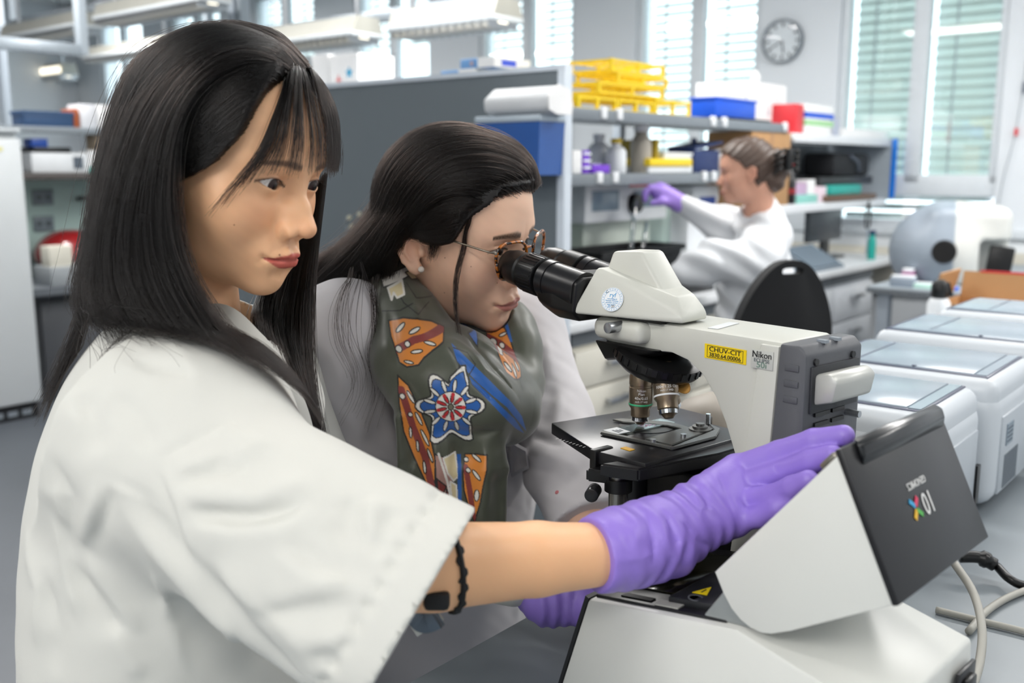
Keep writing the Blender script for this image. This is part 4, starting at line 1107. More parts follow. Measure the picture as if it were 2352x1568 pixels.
# rear handle, slots, lever
hx = 0.247
prism('lamp_handle', [(0, 0.315), (0.022, 0.322), (0.026, 0.343), (0.018, 0.350), (0.0, 0.346)], YC - 0.036, YC + 0.034, mat('handle_silver', '#c3c4bf', 0.35, metal=0.25), scope, bev=0.004, loc=(hx - 0.001, 0, 0))
box('handle_recess', (hx + 0.0, YC, 0.331), (0.003, 0.082, 0.046), mat('recess_dark', '#2e3034', 0.5), scope, bev=0.001)
for i in range(3):
    for s in (0, 1):
        box('cooling_slot', (hx + 0.0, YC - 0.02 + s * 0.028, 0.306 - i * 0.010), (0.003, 0.024 - s * 0.003, 0.004), BLACK, scope)
box('lever', (hx + 0.006, YC - 0.034, 0.291), (0.014, 0.012, 0.007), mat('lever_grey', '#4a4e54', 0.4), scope, bev=0.001)
cyl('latch_pin', (hx + 0.006, YC + 0.026, 0.300), 0.0035, 0.016, METAL, scope, rot=(0, math.pi / 2, 0), seg=10)
for yy in (-0.034, 0.03): cyl('screw', (hx, YC + yy, 0.358), 0.0035, 0.003, DARK, scope, rot=(0, math.pi / 2, 0), seg=10)
for yy in (-0.01, 0.012): box('top_clip', (0.238, YC + yy, 0.3745), (0.010, 0.006, 0.003), GREYPL, scope)
# foot of the stand
prism('stand_foot', [(-0.115, 0.0), (0.255, 0.0), (0.25, 0.045), (0.12, 0.05), (0.02, 0.035), (-0.105, 0.03)], YC - 0.052, YC + 0.085, M_SC, scope, bev=0.012, seg=3)
lathe('field_lens', [(0.058, 0.0), (0.058, 0.026), (0.054, 0.030), (0.036, 0.030), (0.034, 0.024), (0.0001, 0.022)], mat('lens_ring', '#4a4b47', 0.35, metal=0.3), scope, seg=40, loc=(0.0, 0.0, 0.034))
# head: trapezoid in plan, prism on top
hb = [(-0.036, -0.075), (0.091, -0.037), (0.086, 0.010), (-0.036, 0.055)]
base = [(x, y, 0.377) for x, y in hb] + [(x * 0.995, y * 0.99, 0.386) for x, y in hb]
lowr = base + [(-0.020, -0.056, 0.430), (-0.020, 0.036, 0.430), (0.074, -0.028, 0.404), (0.072, 0.004, 0.404)]
head = hullobj('binocular_head', lowr, M_SC, scope, 0.003)
hullobj('prism_housing', [(-0.024, -0.047, 0.405), (-0.024, 0.027, 0.405), (0.062, -0.030, 0.400), (0.060, 0.010, 0.400),
                          (-0.018, -0.033, 0.447), (-0.018, 0.013, 0.447), (0.022, -0.028, 0.449), (0.022, 0.008, 0.449)], M_SC, scope, 0.004)
box('base_joint', (0.02, -0.012, 0.3755), (0.09, 0.06, 0.004), BLACK, scope)
# binocular body and eyepieces; tubes tilt up towards the viewer
td = np.array([-0.988, 0, 0.155]); tn = np.array([0.155, 0, 0.988])
def tp(s, y, n): return tuple(np.array([-0.036, 0, 0.397]) + td * s + tn * n + np.array([0, y, 0]))
ye = -0.028
blk = []
for s, hw_, n0, n1 in ((-0.004, 0.050, -0.030, 0.022), (0.03, 0.053, -0.034, 0.020), (0.060, 0.050, -0.028, 0.012)):
    for yy in (-1, 1):
        blk += [tp(s, ye + yy * hw_, n0 * 0.6), tp(s, ye + yy * hw_, n1 * 0.7), tp(s, ye + yy * hw_ * 0.75, n0), tp(s, ye + yy * hw_ * 0.8, n1)]
hullobj('binocular_body', blk, M_SBK, scope, 0.003)
rotm = basis(np.cross((0, 1, 0), td), (0, 1, 0), td, (0, 0, 0)).to_3x3()
for side, yy in (('near', ye - 0.032), ('far', ye + 0.032)):
    s0 = 0.0
    lo = tp(s0, yy, 0.004)
    e = lathe('eyepiece_tube', [(0.0225, 0), (0.0225, 0.05), (0.0235, 0.05), (0.0235, 0.062), (0.0215, 0.064)], M_SBK2, scope, seg=36)
    e.matrix_local = Matrix.Translation(lo) @ rotm.to_4x4()
    r_ = lathe('focus_ring', [(0.0218, 0), (0.0236, 0.001), (0.0236, 0.030), (0.0225, 0.031)], M_SBK, e, seg=36, loc=(0, 0, 0.068))
    c_ = lathe('eye_cup', [(0.0195, 0), (0.0195, 0.006), (0.0212, 0.008), (0.0212, 0.026), (0.0195, 0.032), (0.0185, 0.038), (0.0165, 0.039), (0.0150, 0.030), (0.0150, 0.02)], M_SBK, e, seg=36, loc=(0, 0, 0.097))
    lathe('ocular_lens', [(0.0001, 0.018), (0.015, 0.016)], glass_mat('lens_dark', '#20242a', 0.3), e, seg=24, loc=(0, 0, 0.100), caps=False)
    if side == 'near':
        for k in range(30):
            a = 2 * math.pi * k / 30
            if k == 0: g0 = box('grip_rib', (0.0238, 0, 0.082), (0.001, 0.0014, 0.024), M_SBK2, e)
            else: share(g0, 'grip_rib', e, (0.0238 * math.cos(a), 0.0238 * math.sin(a), 0.082), (0, 0, a))
# round service sticker on the head near face
n_ = np.cross(np.array([0.127, 0.038, 0]), np.array([0.016, 0.019, 0.053 - 0.009])); n_ = n_ / np.linalg.norm(n_)
if n_[1] > 0: n_ = -n_
nc = np.array([-0.036, -0.075, 0.386])
def head_face(x, y, lift=0.0006):
    """point of the head's near face under a pixel, in scope coordinates"""
    wn = SM * n_[0] + SW * n_[1] + np.array([0, 0, n_[2]])
    wp = SO + SM * nc[0] + SW * nc[1] + np.array([0, 0, nc[2]])
    p = onpl(x, y, wp, wn) - SO
    return np.array([p @ SM, p @ SW, p[2]]) + n_ * lift
ex = np.array([0.127, 0.038, 0]); ex /= np.linalg.norm(ex); ey = np.cross(n_, ex)
if ey[2] < 0: ey = -ey
M_STK = mat('sticker_white', '#eef1f3', 0.6, var=0); M_STB = mat('sticker_blue', '#5aa6d8', 0.6, var=0)
sp = head_face(1407, 688)
st = lathe('service_sticker', [(0.0001, 0.0004), (0.0135, 0.0004), (0.0135, 0.0)], M_STK, scope, seg=36)
st.matrix_local = basis(ex, ey, n_, sp)
bmr = bmesh.new()
for r in (0.0128, 0.0098):
    for k in range(48):
        a = 2 * math.pi * k / 48
        add_box(bmr, (r, 0, 0.0005), (0.0002, 0.0013, 0.0002), M=Matrix.Rotation(a, 4, 'Z'))
for k in range(12):
    add_box(bmr, (0.0113, 0, 0.0005), (0.003, 0.00025, 0.0002), M=Matrix.Rotation(k * math.pi / 6 + 0.1, 4, 'Z'))
bm_obj('sticker_rings', bmr, M_STB, st)
I4 = Matrix.Identity(4)
text('sticker_text', 'ryf', 0.0075, M_STB, st, Matrix.Translation((0, 0.0048, 0.0005)))
for k, s in enumerate(['www.ryfag.ch', 'Nachste Wartung', 'prochain service', 'next service']):
    text('sticker_text', s, 0.0022, M_STB, st, Matrix.Translation((0, 0.0006 - k * 0.0021, 0.0005)))
text('sticker_text', '20', 0.0038, M_STB, st, Matrix.Translation((-0.0024, -0.0078, 0.0005)))
text('sticker_text', '25', 0.0040, M_INK, st, Matrix.Translation((0.0022, -0.0076, 0.0005)) @ Matrix.Rotation(0.15, 4, 'Z'))
for k in range(12):
    a = math.pi / 2 - k * math.pi / 6 - 0.15
    text('sticker_text', str(k if k else 12), 0.0020, M_STB, st, Matrix.Translation((math.cos(a) * 0.0113, math.sin(a) * 0.0113, 0.0005)))
tube('sticker_mark', [(-0.0075, 0.0105, 0.0006), (-0.0088, 0.0068, 0.0006), (-0.0050, 0.0085, 0.0006)], 0.0002, M_INK, st, sides=4, n=2)
# clamp screw on the nose
cyl('clamp_screw', (0.012, YN - 0.022, 0.366), 0.0062, 0.024, METAL, scope, rot=(math.pi / 2, 0, 0), seg=20, bev=0.001)
box('clamp_plate', (0.012, YN - 0.004, 0.366), (0.026, 0.006, 0.018), mat('clamp_dark', '#3a3b3e', 0.4), scope, bev=0.002)
box('nose_front', (0.008, YC - 0.012, 0.3605), (0.075, 0.098, 0.025), M_SC, scope, bev=0.010, seg=4)
# yellow inventory label, maker's label
def side_label(name, x0, y0, x1, y1, m, parent=scope, off=YN):
    a = sY(x0, y0, off); b_ = sY(x1, y1, off)
    cx, cz = (a[0] + b_[0]) / 2, (a[1] + b_[1]) / 2
    return cx, cz, abs(b_[0] - a[0]), abs(a[1] - b_[1])
fx = (1, 0, 0); fz = (0, 0, 1); fn = (0, -1, 0)
cx, cz, lw, lh = side_label('x', 1620, 788, 1714, 838, None)
lb = box('inventory_label', (cx, YN - 0.0004, cz), (lw, 0.0008, lh), mat('label_yellow', '#f0cf10', 0.45, var=0), scope)
bm = bmesh.new()
for s in (-1, 1):
    add_box(bm, (0, -0.0006, s * lh * 0.40), (lw * 0.86, 0.0003, 0.0004)); add_box(bm, (s * lw * 0.43, -0.0006, 0), (0.0004, 0.0003, lh * 0.8))
bm_obj('label_border', bm, M_INK, lb)
text('label_text', 'CHUV-CIT', 0.0070, M_INK, lb, basis(fx, fz, fn, (0, -0.0007, lh * 0.17)), sx=1.25)
text('label_text', '3830.64.00006', 0.0062, M_INK, lb, basis(fx, fz, fn, (0, -0.0007, -lh * 0.22)), sx=1.1)
cx, cz, lw, lh = side_label('x', 1727, 800, 1776, 852, None, off=YN - 0.004)
lb = box('maker_label', (cx, YN - 0.0046, cz), (lw, 0.0008, lh), mat('label_silver', '#c3c5bf', 0.4, var=0), scope, bev=0.0003)
text('label_text', 'Nikon', 0.0092, M_INK, lb, basis(fx, fz, fn, (0, -0.0007, lh * 0.24)), extrude=0.0003)
text('label_text', 'ECLIPSE', 0.0052, mat('ink_grey', '#5b6469', 0.5), lb, basis(fx, fz, fn, (0, -0.0007, -lh * 0.06)), sx=1.05)
text('label_text', '50i', 0.0085, mat('ink_greengrey', '#6d8a7d', 0.5), lb, basis(fx, fz, fn, (0, -0.0007, -lh * 0.30)), sx=1.2)
# paper slip on the top
q = [sZ(x, y, 0.3745) for x, y in [(1625, 755), (1660, 750), (1695, 744), (1668, 741)]]
c0 = np.mean(q, axis=0)
box('paper_slip', (c0[0], c0[1], 0.3746), (0.012, 0.05, 0.0006), mat('slip', '#d4d8da', 0.6), scope, rot=(0, 0, 0.2))
# nosepiece and objectives
ta = np.array([0.30, 0.02, 0.954]); ta /= np.linalg.norm(ta)     # turret axis
tc = np.array([0.022, 0.002, 0.322])
tx = np.cross((0, 1, 0), ta); tx /= np.linalg.norm(tx); ty = np.cross(ta, tx)
nose = lathe('nosepiece', [(0.0001, -0.012), (0.040, -0.012), (0.050, -0.004), (0.052, 0.0), (0.052, 0.009), (0.045, 0.013), (0.0001, 0.014)], M_SBK, scope, seg=48)
nose.matrix_local = basis(tx, ty, ta, tc)
for k in range(28):
    a = 2 * math.pi * k / 28
    if k == 0: g0 = box('knurl', (0.052, 0, 0.0045), (0.0022, 0.006, 0.008), M_SBK, nose)
    else: share(g0, 'knurl', nose, (0.052 * math.cos(a), 0.052 * math.sin(a), 0.0045), (0, 0, a))
hullobj('nosepiece_mount', [(-0.034, -0.045, 0.344), (-0.034, 0.045, 0.344), (0.062, -0.045, 0.344), (0.062, 0.045, 0.344), (-0.03, -0.03, 0.318), (-0.03, 0.03, 0.318), (0.05, -0.03, 0.335), (0.05, 0.03, 0.335)], M_SBK, scope, 0.003)
def objective(p, axis, L, ringm, mag, na, label, r=0.0138, show=True):
    axis = np.asarray(axis, float); axis /= np.linalg.norm(axis)
    ax = np.array([0.643, 0.0, 0.0]) - axis * axis[0] * 0.643
    xw = np.array([0.766, -0.643, 0.0]) * 0 + np.array([-0.643, -0.766, 0])   # towards the camera in scope coordinates is -y side
    view = np.array([0.766 * 0 + 0.72, -0.69, 0.0]); view = view - axis * (view @ axis); view /= np.linalg.norm(view)
    xr = np.cross(axis, view) * -1
    o = lathe('objective', [(0.0001, 0), (r * 0.35, 0), (r * 0.55, 0.004), (r * 0.62, 0.0045), (r * 0.66, 0.009), (r * 0.78, 0.010), (r * 0.82, 0.0105), (r * 0.82, 0.019), (r, 0.0225), (r, 0.045), (r * 0.97, 0.0455), (r * 0.97, 0.0475), (r, 0.048), (r, L - 0.004), (r * 0.9, L)], M_OBJ, scope, seg=36)
    o.matrix_local = basis(view, np.cross(axis, view), axis, p)
    lathe('front_ring', [(r * 0.56, 0.0042), (r * 0.72, 0.0046), (r * 0.74, 0.0092), (r * 0.5, 0.0095)], CHROME, o, seg=24)
    lathe('colour_ring', [(r + 0.0001, 0.0238), (r + 0.0003, 0.0241), (r + 0.0003, 0.0256), (r + 0.0001, 0.0259)], ringm, o, seg=36)
    if show:
        for s, z, sz in ((  'Nikon', 0.0425, 0.0042), ('Plan', 0.0385, 0.0046), (mag + '/' + na, 0.0335, 0.0046), ('\u221e/0.17 WD', 0.0292, 0.0030)):
            cu = text('engraving', s, sz, M_INKW, o, Matrix.Identity(4), extrude=0.00008)
            me = cu.data; co = np.empty(len(me.vertices) * 3, np.float32); me.vertices.foreach_get('co', co); co = co.reshape(-1, 3)
            th = co[:, 0] / r
            out = np.stack([(r + 0.0002 + co[:, 2]) * np.cos(th), (r + 0.0002 + co[:, 2]) * np.sin(th), z + co[:, 1]], 1)
            me.vertices.foreach_set('co', out.ravel().astype(np.float32)); me.update()
    return o
RG = mat('ring_green', '#3fae7c', 0.4); RWH = mat('ring_white', '#dfe2e4', 0.4); RY = mat('ring_yellow', '#c9ab2c', 0.4); RR = mat('ring_red', '#a83a33', 0.4)
objective((0.0, 0.0, 0.243), (0, 0, 1), 0.062, RG, '40x', '0.65', '')
objective((0.063, -0.022, 0.266), (-0.36, 0.22, 0.90), 0.062, RWH, '100x', '1.25 Oil', '', r=0.0142)
objective((0.012, 0.048, 0.255), (-0.02, -0.42, 0.9), 0.056, RY, '10x', '0.25', '', r=0.0125)
go = lathe('empty_port', [(0.0001, 0.003), (0.010, 0.003), (0.0135, 0.0), (0.0145, 0.0)], mat('brass', '#b0803a', 0.25, metal=0.9), nose, seg=24, loc=(0.041, -0.002, -0.008), rot=(math.pi, 0.5, 0))
# stage
SZT = 0.238
st_o = prism('stage_plate', [(0, 0)] * 0 or [(-0.085, 0.0), (-0.08, 0.0)] and [(-0.060, -0.104), (-0.034, -0.112), (0.020, -0.110), (0.030, -0.080), (0.10, -0.080), (0.10, 0.10), (0.035, 0.108), (-0.085, 0.064)], 0, 0.014, M_SBK2, scope, bev=0.0015)
# prism builds in (x, z): lay it flat so its outline becomes (x, y)
st_o.matrix_local = Matrix.Translation((0, 0, SZT)) @ Matrix.Rotation(math.pi / 2, 4, 'X') @ Matrix.Diagonal((1, 1, 1, 1))
st_o.rotation_euler = (-math.pi / 2, 0, 0); st_o.scale = (1, 1, -1); st_o.location = (0, 0, SZT)
bm = bmesh.new()
for i in range(9): add_box(bm, (-0.03 + 0.0, -0.104 + i * 0.0, 0), (0.0, 0.0, 0.0)) if False else add_box(bm, (-0.028 + i * 0.0055, -0.107, SZT + 0.0003), (0.0006, 0.004, 0.0003))
bm_obj('scale_marks', bm, M_INKW, scope)
def flat(name, pts, z0, z1, m, parent=scope, bev=0.0008):
    bm = bmesh.new()
    a = [bm.verts.new((p[0], p[1], z0)) for p in pts]; b_ = [bm.verts.new((p[0], p[1], z1)) for p in pts]
    n = len(pts); bm.faces.new(a[::-1]); bm.faces.new(b_)
    for i in range(n): bm.faces.new((a[i], a[(i + 1) % n], b_[(i + 1) % n], b_[i]))
    bmesh.ops.recalc_face_normals(bm, faces=bm.faces)
    if bev: bmesh.ops.bevel(bm, geom=[e for e in bm.edges if e.calc_face_angle(0) > 0.4], offset=bev, segments=2, affect='EDGES', clamp_overlap=True)
    return bm_obj(name, bm, m, parent, smooth=True)
flat('stage_insert', [(math.cos(a) * 0.033 + 0.0, math.sin(a) * 0.033 + 0.012) for a in np.linspace(0, 2 * math.pi, 28, endpoint=False)], SZT + 0.0001, SZT + 0.0006, BLACK)
M_GUN = mat('gunmetal', '#6c6d6b', 0.35, metal=0.7)
q = lambda *pp: [sZ(x, y, SZT + 0.003) for x, y in pp]
flat('slide_holder', q((1378, 994), (1385, 990), (1545, 1026), (1640, 988), (1625, 972), (1655, 985), (1645, 1003), (1552, 1024 + 4), (1540, 1028)), SZT + 0.001, SZT + 0.004, M_GUN)
flat('slide_holder', q((1480, 1008), (1542, 1022), (1640, 985), (1615, 975), (1560, 985)), SZT + 0.001, SZT + 0.0035, M_GUN)
flat('slide_clip', q((1405, 962), (1430, 960), (1540, 968), (1600, 985), (1592, 990), (1530, 975), (1430, 968)), SZT + 0.001, SZT + 0.003, M_GUN)
kx, ky = sZ(1608, 985, SZT + 0.004)
lathe('holder_knob', [(0.013, 0), (0.013, 0.002), (0.009, 0.0025), (0.009, 0.005), (0.005, 0.0055), (0.005, 0.008), (0.0001, 0.008)], M_GUN, scope, loc=(kx, ky, SZT + 0.003))
kx, ky = sZ(1605, 975, SZT + 0.004)
cyl('holder_pin', (kx + 0.004, ky + 0.012, SZT + 0.009), 0.0028, 0.014, CHROME, scope, seg=14)
for x, y in ((1500, 1012), (1570, 1000)):
    kx, ky = sZ(x, y, SZT + 0.005)
    cyl('holder_screw', (kx, ky, SZT + 0.005), 0.0035, 0.004, METAL, scope, seg=12)
box('cross_guide', (0.034, -0.098, SZT - 0.010), (0.010, 0.028, 0.024), M_SBK, scope, bev=0.002)
flat('drive_plate', [(0.036, -0.125), (0.062, -0.112), (0.108, 0.02), (0.108, 0.10), (0.05, 0.108), (0.05, -0.02)], SZT - 0.030, SZT - 0.016, M_SBK, bev=0.002)
flat('drive_bar', [(0.060, -0.128), (0.100, -0.110), (0.118, 0.0), (0.118, 0.09), (0.09, 0.09), (0.085, -0.03)], SZT - 0.018, SZT - 0.004, M_SBK2, bev=0.002)
bm = bmesh.new()
for i in range(16): add_box(bm, (0.092, -0.055 + i * 0.009, SZT - 0.0037), (0.005 if i % 4 else 0.009, 0.0007, 0.0004))
bm_obj('scale_marks', bm, M_INKW, scope)
kx, ky = sZ(1440, 1037, SZT)
box('stage_tag', (kx - 0.004, ky, SZT + 0.0005) if False else (0.052, -0.084 + 0.008, SZT + 0.0004), (0.014, 0.008, 0.0008), mat('tag_orange', '#e0a818', 0.5), scope)
# drive shaft hanging from the stage, focus parts, condenser
cyl('drive_shaft', (0.062, -0.100, 0.145), 0.0105, 0.15, mat('shaft_steel', '#8d8b86', 0.25, metal=0.9), scope, seg=24)
cyl('shaft_collar', (0.062, -0.100, 0.206), 0.015, 0.014, M_SBK, scope, seg=24)
cyl('clamp_knob', (0.052, -0.128, 0.200), 0.0075, 0.022, M_SBK2, scope, rot=(math.pi / 2, 0, 0.6), seg=20, bev=0.001)
for k in range(14):
    a = 2 * math.pi * k / 14
    share(g0, 'flute', scope, (0.062 + 0.0105 * math.cos(a), -0.100 + 0.0105 * math.sin(a), 0.10), (0, 0, a), (0.6, 0.3, 5.0))
lathe('condenser', [(0.018, 0.215), (0.030, 0.205), (0.034, 0.18), (0.034, 0.14), (0.026, 0.12), (0.0001, 0.12)], M_SBK, scope, seg=32, loc=(0.0, 0.0, 0))
box('stage_bracket', (0.10, 0.01, 0.17), (0.13, 0.075, 0.085), M_SBK, scope, bev=0.006)
box('condenser_mount', (0.05, 0.005, 0.13), (0.09, 0.06, 0.03), M_SBK2, scope, bev=0.004)
cyl('focus_knob', (0.125, YN - 0.011, 0.085), 0.031, 0.022, M_SBK, scope, rot=(math.pi / 2, 0, 0), seg=36, bev=0.002)
cyl('fine_focus_knob', (0.125, YN - 0.028, 0.085), 0.018, 0.012, M_SBK2, scope, rot=(math.pi / 2, 0, 0), seg=30, bev=0.002)
box('side_lever', (0.085, -0.062, 0.178), (0.05, 0.010, 0.005), METAL, scope, bev=0.001, rot=(0, 0, 0.3))
cyl('lever_screw', (0.075, -0.086, 0.182), 0.0045, 0.01, METAL, scope, rot=(math.pi / 2, 0, 0), seg=12)

# glass slide lying in the holder
sa = np.array(sZ(1400, 994, SZT + 0.002)); sb_ = np.array(sZ(1535, 966, SZT + 0.002))
mid = (sa + sb_) / 2; dv = sb_ - sa; ang = math.atan2(dv[1], dv[0])
sl = frame_thing('glass_slide', 'glass specimen slide with white label on the microscope stage', 'slide', basis(SM, SW, (0, 0, 1), SO) @ Matrix.Translation((mid[0], mid[1], SZT + 0.0016)) @ Matrix.Rotation(ang, 4, 'Z'))
Ls = float(np.linalg.norm(dv))
box('glass', (0, 0, 0.0005), (Ls, 0.024, 0.001), glass_mat('slide_glass', '#e8eeea', 0.7), sl)
lbl = box('paper_label', (-Ls / 2 + 0.011, 0, 0.0012), (0.021, 0.023, 0.0004), M_STK, sl)
for i in range(3): box('label_print', (-0.003 + i * 0.004, -0.002, 0.0003), (0.0025, 0.012 - i * 0.003, 0.0002), mat('print_slate', '#5f666d', 0.6), lbl)
bm = bmesh.new()
for i in range(22):
    x, y = random.uniform(0.0, 0.018), random.uniform(-0.007, 0.007); add_box(bm, (x, y, 0.0011), (random.uniform(0.001, 0.003), random.uniform(0.001, 0.003), 0.0002))
bm_obj('tissue_section', bm, mat('tissue_pink', '#b78aa6', 0.6), sl)
# beige domed cover behind the microscope
dm = atz(1640, 1010, TZ)
cc = at(1668, 960, 1.30)
t = thing('instrument_dome', 'beige grey domed instrument cover behind the microscope stage', 'device', (cc[0], 1.30, TZ))
lathe('dome', [(0.100, 0.0), (0.104, 0.02), (0.102, 0.14), (0.088, 0.19), (0.06, 0.222), (0.03, 0.235), (0.0001, 0.238)], mat('dome_beige', '#a59c90', 0.5), t, seg=40)
lathe('seam', [(0.1025, 0.138), (0.1035, 0.140), (0.1020, 0.142)], DARK, t, seg=40, caps=False)

# ================================================================== OPEN-LID READER
RL, RW = yaw(134), yaw(44)
RF = at(1350, 1370, 0.85)
RO = RF.copy(); RO[2] = TZ + 0.0297
RS = 0.945
rd = frame_thing('chip_reader', 'white chip controller with raised lid held open by purple glove', 'device', basis(RL * RS, RW * RS, (0, 0, RS), RO))
M_RD = mat('reader_white', '#dcddd8', 0.35, var=0.015)
M_RDG = mat('reader_grey', '#8f9494', 0.4)
M_RDB = mat('reader_black', '#17171a', 0.35)
RWID = 0.19
base_p = [(-0.050, -0.028), (0.0, 0.125), (0.165, 0.150), (0.296, 0.119), (0.303, -0.028)]
prism('base', base_p, 0.0, RWID, M_RD, rd, bev=0.004)
prism('front_edge', [(-0.0535, -0.028), (-0.050, -0.028), (0.001, 0.126), (-0.003, 0.1275)]
      , 0.0, RWID, M_RDB, rd)
# black chip bay on the top front, following the deck slope
def deck(x): return 0.125 + 0.025 * x / 0.165
prism('chip_bay', [(0.004, deck(0.004) - 0.01), (0.150, deck(0.15) - 0.01), (0.150, deck(0.15) + 0.003), (0.004, deck(0.004) + 0.003)], 0.008, RWID - 0.008, M_RDB, rd, bev=0.001)
prism('bay_window', [(0.02, deck(0.02) + 0.002), (0.075, deck(0.075) + 0.002), (0.075, deck(0.075) + 0.005), (0.02, deck(0.02) + 0.005)], 0.04, RWID - 0.03, mat('bay_olive', '#1b1a0c', 0.12), rd, bev=0.001)
prism('bay_tray', [(0.08, deck(0.08) + 0.002), (0.13, deck(0.13) + 0.002), (0.13, deck(0.13) + 0.010), (0.08, deck(0.08) + 0.010)], 0.02, RWID - 0.02, mat('tray_black', '#222326', 0.4), rd, bev=0.002)
prism('latch_slot', [(0.03, deck(0.03) + 0.003), (0.065, deck(0.065) + 0.003), (0.065, deck(0.065) + 0.0045), (0.03, deck(0.03) + 0.0045)], 0.014, 0.022, BLACK, rd)
prism('pale_tab', [(0.072, deck(0.072) + 0.003), (0.098, deck(0.098) + 0.003), (0.098, deck(0.098) + 0.0045), (0.072, deck(0.072) + 0.0045)], 0.010, 0.022, mat('tab_grey', '#a9a9a2', 0.5), rd)
tri = [(0.096, 0.036), (0.112, 0.036), (0.104, 0.056)]
bm = bmesh.new(); vs = [bm.verts.new((x, y, deck(x) + 0.0105)) for x, y in tri]; bm.faces.new(vs); r = bmesh.ops.extrude_face_region(bm, geom=bm.faces[:])
for v in [g for g in r['geom'] if isinstance(g, bmesh.types.BMVert)]: v.co.z += 0.0006
wt = bm_obj('warning_triangle', bm, mat('warning_yellow', '#efd313', 0.5, var=0), rd)
bm = bmesh.new(); add_box(bm, (0.104, 0.043, deck(0.104) + 0.0113), (0.0012, 0.008, 0.0004)); bm_obj('exclamation_mark', bm, M_INK, wt)
lathe('round_logo', [(0.007, 0), (0.007, 0.0006), (0.0055, 0.0006), (0.0055, 0)], mat('logo_slate', '#55575b', 0.5), rd, seg=24, loc=(0.106, 0.026, deck(0.106) + 0.0102))
for s, yy in ((0, 0.02), (1, RWID - 0.02)):
    prism('hinge_arm', [(0.125, 0.146), (0.175, 0.150), (0.20, 0.19), (0.165, 0.205)], yy - 0.012, yy + 0.012, M_RDG, rd, bev=0.003)
for _x in (-0.02, 0.27):
    for _y in (0.03, RWID - 0.03): cyl('foot', (_x, _y, -0.0297), 0.012, 0.0034, BLACK, rd, seg=12)
# rear connectors
rx = 0.300
box('power_socket', (rx + 0.002, RWID - 0.03, 0.075), (0.004, 0.04, 0.06), M_RDB, rd, bev=0.001)
box('rocker_switch', (rx + 0.006, RWID - 0.03, 0.088), (0.006, 0.022, 0.018), BLACK, rd, bev=0.002)
box('rating_plate', (rx + 0.001, RWID - 0.10, 0.085), (0.002, 0.03, 0.03), mat('plate_dark', '#4b5157', 0.5), rd)
for i in range(2): box('usb_port', (rx + 0.002, RWID - 0.070, 0.07 + i * 0.018), (0.004, 0.012, 0.008), METAL, rd)
# lid: hollow wedge
lidp = [(0.141, 0.195), (0.248, 0.324), (0.2995, 0.2165), (0.215, 0.1655), (0.197, 0.1565), (0.188, 0.1545), (0.178, 0.1555), (0.168, 0.1595), (0.159, 0.1665), (0.150, 0.1785)]
lid = bpy.data.objects.new('lid', None); link(lid, rd)
prism('side_panel', lidp, 0.0, 0.006, M_RD, lid, bev=0.002)
prism('side_panel', lidp, RWID - 0.006, RWID, M_RD, lid, bev=0.002)
def lidstrip(name, a, b_, th, m, y0=0.0, y1=RWID, bev=0.001, out=0.0):
    a = np.array(a); b_ = np.array(b_); d = b_ - a; n = np.array([-d[1], d[0]]); n /= np.linalg.norm(n)
    return prism(name, [tuple(a + n * out), tuple(b_ + n * out), tuple(b_ + n * (out - th)), tuple(a + n * (out - th))], y0, y1, m, lid, bev=bev)
tp_ = lidstrip('top_panel', (0.2455, 0.3265), (0.2985, 0.2150), 0.006, M_RDB, -0.0015, RWID + 0.0015, 0.0015, out=0.004)
curve = lidp[2:] + [lidp[0]]
for i in range(len(curve) - 1): lidstrip('back_shell', curve[i], curve[i + 1], 0.004, M_RD, 0.0005, RWID - 0.0005, 0, out=-0.0006)
# raised grip along the lid's top edge
gA, gB = np.array([0.2455, 0.3265]), np.array([0.2985, 0.2150])
gd = (gB - gA) / np.linalg.norm(gB - gA); gn = np.array([-gd[1], gd[0]]) * -1
gn = np.array([gd[1] * -1, gd[0]])
def lp(s, n): return tuple(gA + gd * s + np.array([-gd[1], gd[0]]) * n)
prism('grip_bar', [lp(-0.004, 0.004), lp(0.003, 0.0105), lp(0.012, 0.0095), lp(0.020, 0.004)], 0.02, RWID - 0.005, mat('grip_black', '#111417', 0.22), lid, bev=0.003)
prism('inner_tray', [(0.150, 0.200), (0.244, 0.312), (0.262, 0.28), (0.18, 0.185)], 0.01, RWID - 0.01, M_RDB, lid)
box('lid_latch', (0.219, 0.055, 0.302), (0.018, 0.03, 0.006), mat('latch_steel', '#8f8a80', 0.3, metal=0.8), lid, bev=0.002, rot=(0, -0.88, 0))
# logo printed for a reader at the front: upside down from behind
lx = np.array([0, -1, 0.0])           # reading direction (front view, left to right)
ln = np.array([-gd[1], 0, gd[0]]); ln = ln if ln[0] > 0 else -ln
ly = np.array([-gd[0], 0, -gd[1]]) * -1
